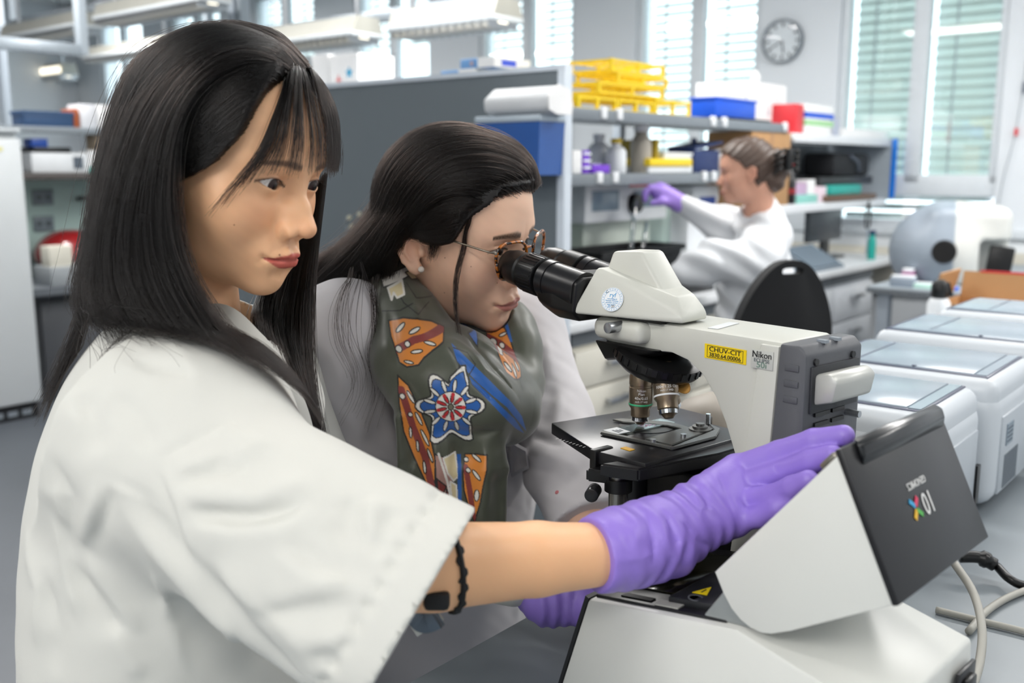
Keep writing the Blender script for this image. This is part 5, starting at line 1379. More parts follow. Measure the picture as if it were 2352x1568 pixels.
# as seen from the rear the letters stand on their heads
def logoM(s, y, lift=0.0047):
    p = gA + gd * s
    return basis(lx, ly * 1.0, ln, np.array([p[0], y, p[1]]) + ln * lift)
if np.dot(np.cross(lx, ly), ln) < 0: lx = -lx
text('logo_text', '10', 0.026, M_INKW, lid, logoM(0.068, 0.103 if lx[1] < 0 else 0.087), extrude=0.0002, sx=0.8)
text('logo_text', 'GENOMICS', 0.0085, M_INKW, lid, logoM(0.050, 0.095), extrude=0.0002, sx=0.85)
for (dx, dy, ang, colr) in ((0.020, 0.0045, -0.7, '#4fae4a'), (0.028, 0.0045, 0.7, '#e6b422'), (0.020, -0.0045, 0.7, '#d8345a'), (0.028, -0.0045, -0.7, '#2f9fd0')):
    M0 = logoM(0.068, 0.103 if lx[1] < 0 else 0.087)
    o = box('logo_stroke', (0, 0, 0), (0.0095, 0.0042, 0.0004), mat('logo_' + colr[1:], colr, 0.5, var=0), lid)
    o.matrix_local = M0 @ Matrix.Translation((dx, dy, 0)) @ Matrix.Rotation(ang, 4, 'Z')
# cables beside the reader
p = lambda x, y, z: atz(x, y, z)
t = thing('power_cable', 'thick black power cable leaving the table beside the lid', 'cable', p(2240, 1290, TZ))
o0 = np.array(t.location)
tube('cord', [p(2290, 1300, 0.74) - o0, p(2320, 1330, 0.735) - o0, p(2360, 1345, 0.727) - o0, p(2450, 1345, 0.727) - o0], 0.0058, BLACK, t)
tube('plug', [p(2205, 1278, 0.75) - o0, p(2250, 1280, 0.75) - o0, p(2285, 1297, 0.742) - o0], [0.008] * 9 + [0.011] * 4 + [0.009] * 4, BLACK, t)
M_CG = mat('cable_grey', '#a9a79f', 0.5)
t = thing('data_cable', 'pale grey cable arching down behind the white reader', 'cable', p(2250, 1400, TZ)); o0 = np.array(t.location)
tube('cord', [p(2190, 1290, 0.79) - o0, p(2235, 1360, 0.775) - o0, p(2255, 1440, 0.76) - o0, p(2250, 1520, 0.745) - o0, p(2225, 1600, 0.735) - o0], 0.0048, M_CG, t)
t = thing('data_cable', 'pale grey cable curving towards the right table edge', 'cable', p(2300, 1400, TZ)); o0 = np.array(t.location)
tube('cord', [p(2225, 1450, 0.726) - o0, p(2270, 1400, 0.726) - o0, p(2330, 1365, 0.726) - o0, p(2420, 1335, 0.726) - o0], 0.0045, M_CG, t)
t = thing('data_cable', 'pale grey cable lying straight across the table corner', 'cable', p(2300, 1440, TZ)); o0 = np.array(t.location)
tube('cord', [p(2150, 1400, 0.725) - o0, p(2250, 1425, 0.725) - o0, p(2360, 1452, 0.725) - o0, p(2450, 1480, 0.725) - o0], 0.0042, M_CG, t)
# ================================================================== PEOPLE
def head_rot(ya, pi, ro):
    ya, pi, ro = map(math.radians, (ya, pi, ro))
    f = np.array([math.sin(ya), -math.cos(ya), 0]); l = np.array([math.cos(ya), math.sin(ya), 0]); u = np.array([0, 0, 1.0])
    f2 = f * math.cos(pi) - u * math.sin(pi); u2 = u * math.cos(pi) + f * math.sin(pi)
    l3 = l * math.cos(ro) + u2 * math.sin(ro); u3 = u2 * math.cos(ro) - l * math.sin(ro)
    return np.stack([l3, f2, u3], 1)
class Head:
    """a face in its own frame: x to the person's left, y forward, z up, eyes at z = 0"""
    def __init__(s, R, c, **k):
        s.R = np.asarray(R, float); s.c = np.asarray(c, float); s.k = k.pop('size', 1.0)
        s.p = dict(jaw=0.0, cheek=0.0, nose=1.0, nosew=1.0, eye_open=1.0, eye_tilt=0.10, lipfull=1.0, ears=(-1,), smile=0.0, chin=0.0, slim=0.0, flat=0.0)
        s.p.update(k)
    def w(s, v): return (np.asarray(v, float) * s.k) @ s.R.T + s.c
    def l(s, v): return ((np.asarray(v, float) - s.c) @ s.R) / s.k
    def eye_c(s, sgn): return np.array([0.0310 * sgn, 0.0715, 0.0])
    def lips(s, Q):
        f = s.p['lipfull']; sm = s.p['smile']
        up = chain(Q, [(0.0, 0.0945, -0.0640), (0.0065, 0.0942, -0.0633), (0.015, 0.0885, -0.0662), (0.0235, 0.0800, -0.0688 + sm)], [0.0040 * f, 0.0042 * f, 0.0034 * f, 0.0014], 0.004)
        lo = chain(Q, [(0.0, 0.0915, -0.0735), (0.008, 0.0905, -0.0732), (0.016, 0.0855, -0.0713), (0.0225, 0.0800, -0.0695 + sm)], [0.0054 * f, 0.0052 * f, 0.0038 * f, 0.0014], 0.004)
        return up, lo
    def skull(s, P):
        p = s.p
        Q = P.copy(); Q[:, 0] = np.abs(Q[:, 0])
        d = ell(Q, (0, -0.007, 0.028), (0.0735, 0.089 - p['flat'], 0.082))
        d = smin(d, ell(Q, (0, 0.020, -0.022), (0.0635 - p['slim'], 0.0635, 0.086)), 0.03)
        d = smin(d, ell(Q, (0, 0.032, 0.042), (0.060, 0.058, 0.054)), 0.02)
        d = smin(d, ell(Q, (0, 0.022, -0.066), (0.050 + p['jaw'] - p['slim'], 0.055, 0.042 + p['jaw'] * 0.3)), 0.02)
        return d
    def sdf(s, P):
        p = s.p
        Q = P.copy(); Q[:, 0] = np.abs(Q[:, 0])
        d = s.skull(P)
        d = smin(d, ell(Q, (0, 0.070 + p['chin'], -0.0965), (0.018, 0.0155, 0.0135)), 0.028)
        d = smin(d, ell(Q, (0.041, 0.0485, -0.030), (0.024 + p['cheek'], 0.025 + p['cheek'], 0.028 + p['cheek'])), 0.026)
        d = smin(d, chain(Q, [(0.010, 0.0790, 0.0155), (0.026, 0.0755, 0.0195), (0.044, 0.061, 0.018)], [0.0085, 0.0085, 0.008], 0.01), 0.022)
        d = smax(d, -ell(Q, (0.0310, 0.0945, -0.001), (0.0170, 0.0125, 0.0115)), 0.016)
        d = smax(d, -ell(Q, (0.016, 0.0985, -0.004), (0.006, 0.0140, 0.010)), 0.012)
        # nose
        n = p['nose']
        ny = 0.006 * (n - 1); nz = -0.003 * (n - 1)
        br = chain(Q, [(0, 0.0765, 0.012), (0, 0.0815 + ny * 0.3, 0.000), (0, 0.0925 + ny * 0.7, -0.018), (0, 0.1005 + ny, -0.0325 + nz)], [0.0072, 0.0064, 0.0068, 0.0092], 0.006)
        d = smin(d, br, 0.013)
        d = smin(d, ell(Q, (0.007, 0.0855 + ny * 0.55, -0.0265 + nz), (0.0095, 0.0105, 0.0125)), 0.010)
        d = smin(d, ell(Q, (0.0112 * p['nosew'], 0.0920 + ny * 0.6, -0.0375 + nz), (0.0066, 0.0092, 0.0072)), 0.0075)
        d = smax(d, -cap(Q, (0.0052, 0.1030 + ny, -0.0480 + nz), (0.0078, 0.0945 + ny * 0.6, -0.0445 + nz), 0.0020, 0.0028), 0.0035)
        d = smax(d, -cap(Q, (0.0195 * p['nosew'], 0.0945, -0.0370 + nz), (0.0165, 0.0955, -0.0455 + nz), 0.0014), 0.007)
        # mouth
        d = smin(d, ell(Q, (0, 0.0770, -0.0670), (0.026, 0.0175, 0.0185)), 0.018)
        up, lo = s.lips(Q)
        d = smin(d, up, 0.0045); d = smin(d, lo, 0.0050)
        sm = p['smile']
        d = smax(d, -chain(Q, [(0.0, 0.1000, -0.0683), (0.0080, 0.0978, -0.0678), (0.016, 0.0915, -0.0688), (0.0250, 0.0840, -0.0692 + sm)], [0.0008, 0.0008, 0.0010, 0.0012], 0.001), 0.0030)
        d = smax(d, -cap(Q, (0, 0.0985, -0.0510), (0, 0.0990, -0.0585), 0.0018), 0.006)
        d = smax(d, -cap(Q, (0.0, 0.0945, -0.0835), (0.008, 0.0925, -0.0830), 0.0030), 0.010)
        d = smax(d, -cap(Q, (0.0275, 0.0840, -0.0695 + sm), (0.0285, 0.0830, -0.074), 0.0012), 0.007)
        # eye lids
        e = s.eye_c(1)
        lid = sph(Q, e, 0.0136)
        d = smin(d, lid, 0.0055)
        dx = (Q[:, 0] - e[0]) / 0.0140
        zt = Q[:, 2] - p['eye_tilt'] * (Q[:, 0] - e[0])
        m = np.clip(1 - dx * dx, -0.6, 1)
        op = np.maximum(zt - 0.0050 * p['eye_open'] * m, -0.0040 * p['eye_open'] * m - zt)
        op = np.maximum(op, 0.074 - Q[:, 1])
        d = smax(d, -op, 0.0012)
        # upper lid crease
        cr = chain(Q, [(e[0] - 0.0115, e[1] + 0.0095, 0.0045), (e[0] - 0.002, e[1] + 0.0135, 0.0082), (e[0] + 0.010, e[1] + 0.0080, 0.0072)], [0.0006] * 3, 0.001)
        d = smax(d, -cr, 0.0028)
        for sg in p['ears']:
            d = smin(d, s.ear(P, sg), 0.006)
        return d
    def ear(s, P, sg):
        Q = P.copy(); Q[:, 0] = Q[:, 0] * sg
        # flare: ear plane leans outwards to the back
        o = np.array([0.0690, -0.006, -0.012]); ca, sa = math.cos(0.40), math.sin(0.40)
        q = Q - o.astype(np.float32)
        r = np.stack([q[:, 0] * ca + q[:, 1] * sa, -q[:, 0] * sa + q[:, 1] * ca, q[:, 2]], 1)   # r0 out of ear plane, r1 forward in plane
        r = r * 1.1
        t = -0.16
        r = np.stack([r[:, 0], r[:, 1] * math.cos(t) + r[:, 2] * math.sin(t) * -1, r[:, 2] * math.cos(t) + r[:, 1] * math.sin(t)], 1)
        d = ell(r, (0.006, -0.010, 0.004), (0.0045, 0.0165, 0.0275))
        helix = [(0.008, 0.004, 0.004), (0.011, 0.003, 0.018), (0.012, -0.006, 0.0285), (0.012, -0.018, 0.0255), (0.011, -0.0255, 0.012), (0.010, -0.0245, -0.004), (0.009, -0.018, -0.018), (0.008, -0.010, -0.027)]
        d = smin(d, chain(r, helix, [0.0024, 0.0030, 0.0034, 0.0034, 0.0032, 0.0030, 0.0030, 0.0034], 0.003), 0.0025)
        d = smin(d, chain(r, [(0.0095, -0.005, 0.017), (0.0105, -0.0135, 0.009), (0.0105, -0.0155, -0.004), (0.0095, -0.009, -0.0155)], [0.0020, 0.0026, 0.0026, 0.0028], 0.003), 0.004)
        d = smin(d, ell(r, (0.006, -0.0035, -0.0275), (0.0055, 0.0085, 0.0095)), 0.006)
        d = smax(d, -ell(r, (0.0140, -0.0045, -0.003), (0.0080, 0.0080, 0.0110)), 0.004)
        d = smin(d, ell(r, (0.0080, 0.0055, -0.005), (0.0045, 0.0045, 0.0070)), 0.004)
        return d / 1.1
    def colours(s, V, skin, lip, brow=None, blush=0.10, seed=3):
        """skin tones in the head frame"""
        Q = V.astype(np.float32).copy(); Q[:, 0] = np.abs(Q[:, 0])
        base = np.array(lin(skin)); C = np.repeat(base[None], len(V), 0)
        up, lo = s.lips(Q)
        lipd = np.minimum(up, lo)
        g = lambda c, r: np.exp(-(((Q - np.array(c, np.float32)) / np.array(r, np.float32)) ** 2).sum(1))
        rosy = np.clip(g((0.040, 0.07, -0.028), (0.020, 0.03, 0.018)) + 0.9 * g((0, 0.108, -0.036), (0.014, 0.016, 0.012)), 0, 1)
        if len(s.p['ears']): rosy = np.clip(rosy + 0.8 * g((0.084, -0.012, -0.01), (0.014, 0.02, 0.03)), 0, 1)
        C = C * (1 - blush * rosy[:, None] * np.array([0.0, 0.9, 1.0]))
        C = C * (1 + 0.03 * vnoise(V, 300, seed)[:, None])
        xx = np.clip(Q[:, 0] / 0.0245, 0, 1.2); sm = s.p['smile']
        zc = -0.0684 + (-0.0008 + sm) * xx ** 2
        fu = s.p['lipfull']
        zu = zc + (0.0072 * fu * (1 - xx ** 1.7) + 0.0012 * np.exp(-((xx - 0.24) / 0.16) ** 2))
        zl = zc - 0.0102 * fu * np.clip(1 - xx ** 2.2, 0, 1) ** 0.8
        sd = np.minimum(zu - Q[:, 2], Q[:, 2] - zl)
        lf = np.clip(sd / 0.0011 + 0.5, 0, 1) * (Q[:, 0] < 0.0245) * (Q[:, 1] > 0.06)
        lf = lf * 0.92
        seam = np.exp(-((Q[:, 2] - zc) / 0.0008) ** 2) * (Q[:, 0] < 0.0255) * (Q[:, 1] > 0.06) * 0.6
        C = C * (1 - lf[:, None]) + np.array(lin(lip)) * lf[:, None]
        C = C * (1 - 0.75 * seam[:, None])
        # eye line
        e = s.eye_c(1)
        dx = (Q[:, 0] - e[0]) / 0.0150
        zt = Q[:, 2] - s.p['eye_tilt'] * (Q[:, 0] - e[0])
        edge = zt - 0.0050 * s.p['eye_open'] * (1 - dx * dx)
        ln = np.exp(-((edge - 0.0004) / 0.0013) ** 2) * (np.abs(dx) < 1.12) * (Q[:, 1] > 0.072)
        ln2 = np.exp(-((zt + 0.0040 * s.p['eye_open'] * (1 - dx * dx)) / 0.0008) ** 2) * (np.abs(dx) < 1.0) * (Q[:, 1] > 0.072) * 0.35
        k = np.clip(ln + ln2, 0, 0.92)[:, None]
        C = C * (1 - k) + np.array(lin('#2a1812')) * k
        sh = (g((0.031, 0.082, 0.006), (0.018, 0.02, 0.006)) * 0.22)[:, None]
        C = C * (1 - sh) + np.array(lin('#9a5f45')) * sh
        if brow is not None:
            col, amt, (zb, arch, th) = brow
            bx_ = np.clip((Q[:, 0] - 0.012) / 0.036, 0, 1)
            zc = zb + arch * np.sin(bx_ * 2.2) - 0.004 * bx_ ** 3
            tk = th * (1.0 - 0.55 * bx_) * (0.65 + 0.35 * np.clip(bx_ * 6, 0, 1))
            bf = np.exp(-((Q[:, 2] - zc) / tk) ** 4) * (Q[:, 0] > 0.0105) * (Q[:, 0] < 0.0475) * (Q[:, 1] > 0.04)
            bf = bf * (0.85 + 0.15 * vnoise(V, 2600, 9)) * amt
            bf = bf[:, None]
            C = C * (1 - bf) + np.array(lin(col)) * bf
        return np.clip(C, 0, 1)
def eyeball(name, hd, sgn, gaze, parent, iris='#2a1710', r=0.0124):
    """gaze: direction in head frame"""
    g = np.array(gaze, float); g /= np.linalg.norm(g)
    x = np.cross((0, 0, 1), g); x /= np.linalg.norm(x); y = np.cross(g, x)
    V = []; Fc = []; C = []
    nu, nv = 40, 36
    cs, ci, cp = np.array(lin('#e4dcd6')), np.array(lin(iris)), np.array(lin('#070505'))
    for i in range(nv + 1):
        a = math.pi * (i / nv) ** 1.35
        rr = r * (1 + 0.055 * math.exp(-(a / 0.38) ** 4))
        for j in range(nu):
            b_ = 2 * math.pi * j / nu
            v = rr * (math.cos(a) * g + math.sin(a) * (math.cos(b_) * x + math.sin(b_) * y))
            V.append(hd.w(hd.eye_c(sgn) + v))
            C.append(cp if a < 0.20 else (ci * (0.75 + 0.5 * (a - 0.2)) if a < 0.56 else (ci * 0.4 if a < 0.62 else cs)))
    for i in range(nv):
        for j in range(nu):
            Fc.append((i * nu + j, i * nu + (j + 1) % nu, (i + 1) * nu + (j + 1) % nu, (i + 1) * nu + j))
    return mobj(name, V, Fc, mat('eye_surface', attr='Col', rough=0.25, var=0, coat=0.25, spec=0.3), parent, smooth=True, cols=np.array(C))
def lashes(hd, sgn, parent, col='#120b09'):
    """upper lashes as fine curved hairs along the lid edge"""
    e = hd.eye_c(1); strands = []
    for t in np.linspace(-0.95, 1.05, 30):
        x = e[0] + 0.0140 * t; z = 0.0050 * hd.p['eye_open'] * max(0, 1 - t * t) + hd.p['eye_tilt'] * (x - e[0]) + 0.0004
        yy = e[1] + math.sqrt(max(0.0001, 0.0138 ** 2 - (x - e[0]) ** 2 - z * z)) - 0.0002
        L = 0.0042 + 0.0025 * max(0, t)
        d1 = np.array([0.55 * t, 0.9, -0.15]); d1 /= np.linalg.norm(d1)
        p0 = np.array([x, yy, z]); p1 = p0 + d1 * L * 0.55; p2 = p1 + (d1 + np.array([0.1 * t, -0.1, 0.75])) * L * 0.4
        S = np.array([p0, p1, p2]) * np.array([sgn, 1, 1])
        strands.append(hd.w(S))
    return strands
def hair_obj(name, strands, rad, m, parent, tip=0.25):
    """many strands (list of (n,3) arrays) as one hair object"""
    sizes = [len(s) for s in strands]
    hc = bpy.data.hair_curves.new(name)
    hc.add_curves(sizes)
    pts = np.concatenate(strands).astype(np.float32)
    hc.position_data.foreach_set('vector', pts.ravel())
    ra = hc.attributes.get('radius') or hc.attributes.new('radius', 'FLOAT', 'POINT')
    rr = np.concatenate([np.linspace(1, tip, n) * (rad if np.isscalar(rad) else rad[i]) for i, n in enumerate(sizes)]).astype(np.float32)
    ra.data.foreach_set('value', rr)
    hc.materials.append(m)
    o = bpy.data.objects.new(name, hc); link(o, parent); o['kind'] = 'stuff'
    return o
def hair_mat(name, col, rough=0.32, col2=None):
    m = bpy.data.materials.new(name); m.use_nodes = True; nt = m.node_tree
    nt.nodes.remove(nt.nodes['Principled BSDF'])
    h = nt.nodes.new('ShaderNodeBsdfHairPrincipled')
    h.parametrization = 'COLOR'
    h.inputs['Color'].default_value = (*lin(col), 1)
    h.inputs['Roughness'].default_value = rough; h.inputs['Radial Roughness'].default_value = 0.45
    h.inputs['Random Roughness'].default_value = 0.2
    h.inputs['Coat'].default_value = 0.0
    h.inputs['IOR'].default_value = 1.38
    nt.links.new(h.outputs[0], nt.nodes['Material Output'].inputs[0])
    return m

SKIN1 = mat('skin_warm', attr='Col', rough=0.42, var=0.0, sss=0.12, bump=0.05, bscale=700, spec=0.45)
SKIN2 = mat('skin_fair', attr='Col', rough=0.45, var=0.0, sss=0.12, bump=0.06, bscale=700, spec=0.45)

# ------------------------------------------------------------------ woman in front
H1 = Head(head_rot(66.5, 16.0, -1.8), (-0.2736, 0.9490, 1.2669), slim=0.001, nose=1.8, nosew=1.25, lipfull=0.95, eye_open=1.0, flat=0.003, eye_tilt=0.08, ears=(), cheek=0.001)
H2 = Head(head_rot(62.9, 13.9, 6.3), (-0.0743, 1.2892, 1.1819), size=1.07, jaw=0.003, cheek=0.003, lipfull=1.0, nose=1.3, nosew=1.1, eye_open=0.9, ears=(-1,), eye_tilt=0.02, chin=0.002)
def head_mesh(hd, h, skin, lip, brow, neck_to, neck_r=0.046):
    nl = hd.l(neck_to)
    def f(P):
        d = hd.sdf(P)
        nk = cap(P, (0, -0.036, -0.060), nl, neck_r, neck_r * 1.1)
        return smin(d, nk, 0.02)
    V, Q = surf(f, (-0.10, -0.125, -0.24), (0.10, 0.128, 0.125), h)
    keep = V[:, 2] > -0.232
    C = hd.colours(V, skin, lip, brow)
    return hd.w(V), Q, C
# ------------------------------------------------------------------ shared modelling of bodies, clothes and hair
def hit(fn, x, y, t0=0.5, t1=2.2, fallback=None):
    """first point of a modelled surface under a photograph pixel"""
    d = ray(x, y); d = d / np.linalg.norm(d); t = t0
    for _ in range(160):
        p = (CAM + d * t).astype(np.float32)
        v = float(fn(p[None])[0])
        if v < 0.0006: return CAM + d * t
        t += max(v * 0.7, 0.0006)
        if t > t1: break
    return fallback
def pts(seq):
    return [at(*q) for q in seq]
def folds_of(fn, lines):
    """lines: (pixel points, width, height) traced on the surface fn"""
    out = []
    for px_, w, a in lines:
        P3 = [hit(fn, x, y) for x, y in px_]
        P3 = [p for p in P3 if p is not None]
        if len(P3) > 1: out.append((P3, w, a))
    return out
def apply_folds(d, P, fl):
    for P3, w, a in fl:
        lo = np.min(P3, axis=0) - 2.6 * w; hi = np.max(P3, axis=0) + 2.6 * w
        m = ((P > lo.astype(np.float32)) & (P < hi.astype(np.float32))).all(1)
        if m.any(): d[m] -= a * ridge(P[m], P3, w)
    return d
def resample(g, K):
    c = catmull(g, 10); s = np.r_[0, np.cumsum(np.linalg.norm(np.diff(c, axis=0), axis=1))]
    t = np.linspace(0, s[-1], K)
    return np.stack([np.interp(t, s, c[:, i]) for i in range(3)], 1)
def sheet(guides, n, K=16, jit=0.003, depth=0.004, wave=0.002, seed=0, var=0.12, edge=0.0, clumps=0):
    r = np.random.default_rng(seed)
    G = np.stack([resample(pts(g), K) for g in guides])            # (g, K, 3)
    u = r.uniform(-edge, len(G) - 1 + edge, n)
    if clumps:
        cu = r.uniform(0, len(G) - 1, clumps); j = np.abs(u[:, None] - cu[None]).argmin(1); u = u + (cu[j] - u) * 0.75
    i = np.clip(np.floor(u).astype(int), 0, len(G) - 2); f = (u - i)[:, None, None]
    S = G[i] * (1 - f) + G[i + 1] * f
    k = np.linspace(0, 1, K)[None, :, None]
    S = S + r.normal(size=(n, 1, 3)) * jit * (0.35 + k) + r.normal(size=(n, 1, 3)) * jit * 0.8 * k ** 2
    ph = r.uniform(0, 6.28, (n, 1, 3)); fr = r.uniform(3, 8, (n, 1, 1))
    S = S + np.sin(k * fr + ph) * wave * k
    view = S - CAM; view = view / np.linalg.norm(view, axis=2, keepdims=True)
    S = S + view * (r.uniform(-1, 1, (n, 1, 1)) * depth)
    # vary the length
    L = 1 - var * r.uniform(0, 1, (n, 1, 1)) ** 2
    idx = np.linspace(0, 1, K)[None, :, None] * L * (K - 1)
    a = np.clip(np.floor(idx).astype(int), 0, K - 2); fa = idx - a
    S = np.take_along_axis(S, np.repeat(a, 3, 2), 1) * (1 - fa) + np.take_along_axis(S, np.repeat(a + 1, 3, 2), 1) * fa
    return S
def push(S, fn, margin, it=3, jit=0.0035, rl=0.07):
    sh = S.shape; P = S.reshape(-1, 3).astype(np.float32)
    ramp = np.clip(np.linspace(0, 1, sh[1]) / rl, 0.2, 1) if margin > 0.005 else np.ones(sh[1])
    margin = ((margin + np.random.default_rng(len(S)).uniform(0, jit if margin > 0.005 else 0.001, sh[0]))[:, None] * ramp[None]).ravel().astype(np.float32)
    for _ in range(it):
        d = fn(P); m = d < margin
        if not m.any(): break
        g = sdf_grad(fn, P[m]); P[m] += g * (margin[m] - d[m])[:, None]
    return P.reshape(sh)
def curtain(guides, K, th, fn=None, margin=0.0, frac=1.0):
    """closed thin slab through guide curves: the body under the strands"""
    G = np.stack([resample(resample(pts(g), 40)[:int(40 * frac)], K) for g in guides])
    # refine across
    M_ = 4; R_ = []
    for i in range(len(G) - 1):
        for t in np.linspace(0, 1, M_, endpoint=False): R_.append(G[i] * (1 - t) + G[i + 1] * t)
    R_.append(G[-1]); G = np.stack(R_)
    if fn is not None: G = push(G, fn, margin)
    view = G - CAM; view = view / np.linalg.norm(view, axis=2, keepdims=True)
    tt = th * np.sin(np.linspace(0.25, math.pi - 0.05, K))[None, :, None] * (0.3 + np.sin(np.linspace(0.1, math.pi - 0.1, len(G))))[:, None, None]
    A = G + view * 0.001; B = G + view * (tt + 0.002)
    n, K = G.shape[:2]
    V = np.concatenate([A.reshape(-1, 3), B.reshape(-1, 3)]); o = n * K
    q = []
    for i in range(n - 1):
        for k in range(K - 1):
            a = i * K + k; q.append((a, a + 1, a + K + 1, a + K)); q.append((o + a, o + a + K, o + a + K + 1, o + a + 1))
    for i in range(n - 1):
        for k in (0, K - 1): a = i * K + k; q.append((a, a + K, o + a + K, o + a))
    for k in range(K - 1):
        for i in (0, n - 1): a = i * K + k; q.append((a, a + 1, o + a + 1, o + a))
    return V, np.array(q)
def join(parts):
    Vs, Qs, o = [], [], 0
    for V, Q in parts:
        Vs.append(V); Qs.append(np.asarray(Q) + o); o += len(V)
    return np.concatenate(Vs), np.concatenate(Qs)
M_HAIR1 = hair_mat('hair_black', (0.045, 0.034, 0.030), 0.24)
M_HAIR2 = hair_mat('hair_darkbrown', (0.055, 0.038, 0.031), 0.26)
M_HAIRB = mat('hair_body', '#130e0c', 0.5, var=0.2, nscale=60)
M_LASH = mat('lash', '#0b0706', 0.6, var=0)
M_COAT = mat('coat_cotton', '#d2d2cc', 0.85, var=0.012, nscale=6, bump=0.10, bscale=1400, sheen=0.1)
M_COAT2 = mat('coat_cotton_cool', '#d6d3d6', 0.85, var=0.012, nscale=6, bump=0.10, bscale=1400, sheen=0.1)
M_GLOVE = mat('nitrile_purple', '#947ad6', 0.42, var=0.05, nscale=40, bump=0.08, bscale=500)

# ================================================================== WOMAN IN FRONT
p1 = thing('person', 'woman with long straight dark hair and fringe reaching for the device lid', 'person', (-0.28, 0.97, 0.0))
P1O = np.array([-0.28, 0.97, 0.0])
def add1(name, V, Q, m, cols=None, parent=None): return np_mesh(name, np.asarray(V) - P1O, Q, m, parent or p1, cols)
B1l = np.array([-0.03, 0.9995, 0]); B1f = np.array([0.9995, 0.03, 0])
R1 = np.array([-0.275, 0.845, 1.035]); L1 = np.array([-0.315, 1.150, 1.02])
E1 = at(835, 1312, 0.715); W1 = at(1385, 1272, 0.80)
N1 = np.array([-0.325, 0.985, 1.075])
LE1 = at(760, 1215, 1.10); LC1 = at(1180, 1318, 1.05)
RB1 = np.stack([B1l, B1f, np.array([0, 0, 1.0])], 1)
def lb1(P): return (P - np.array([-0.295, 0.975, 0.92], np.float32)) @ RB1.astype(np.float32)
S0 = at(440, 1090, 0.815); S1 = at(955, 1404, 0.690)
hemn = at(1075, 1185, 0.735) - at(850, 1568, 0.68)     # along the hem
sax = (S1 - S0) / np.linalg.norm(S1 - S0)
hemn = hemn / np.linalg.norm(hemn)
_vr = S1 - CAM; hem_out = np.cross(hemn, _vr); hem_out /= np.linalg.norm(hem_out); hem_out = hem_out if hem_out @ sax > 0 else -hem_out
hs_ = np.cross(hem_out, hemn)
def sleeve1(P):
    """loose half sleeve: an elliptic cone around the upper arm"""
    ax = (S1 - S0); L = np.linalg.norm(ax); ax = ax / L
    a2 = hemn - ax * (hemn @ ax); a2 /= np.linalg.norm(a2); a3 = np.cross(ax, a2)
    q = P - S0.astype(np.float32)
    t = q @ ax.astype(np.float32); u = q @ a2.astype(np.float32); v = q @ a3.astype(np.float32)
    f = np.clip(t / L, -0.1, 1.25)
    ru = 0.083 + 0.006 * f; rv = 0.086 - 0.012 * f
    k = np.sqrt((u / ru) ** 2 + (v / rv) ** 2) + 1e-6
    return np.maximum((k - 1) * np.minimum(ru, rv), -t - 0.08)
def torso1(P):
    q = lb1(P)
    d = ell(q, (0, -0.036, 0.0), (0.180, 0.112, 0.21))
    d = smin(d, ell(q, (0.0, -0.052, -0.36), (0.215, 0.163, 0.50)), 0.12)
    d = smin(d, cap(P, R1, L1, 0.074, 0.070), 0.06)
    d = smin(d, cap(P, N1 - np.array([0, 0, 0.07]), N1 + np.array([0.0, 0, -0.12]), 0.070, 0.11), 0.05)
    d = smin(d, cap(P, L1, LE1, 0.070, 0.058), 0.04)
    d = smin(d, cap(P, LE1, LC1, 0.052, 0.036), 0.02)
    return d
def coat1_base(P):
    d = smin(torso1(P), sleeve1(P), 0.045)
    return d
neck_cut = (N1 + np.array([0.03, -0.0, 0.045])).astype(np.float32)
def hemdist(P): return (P - S1.astype(np.float32)) @ hem_out.astype(np.float32)
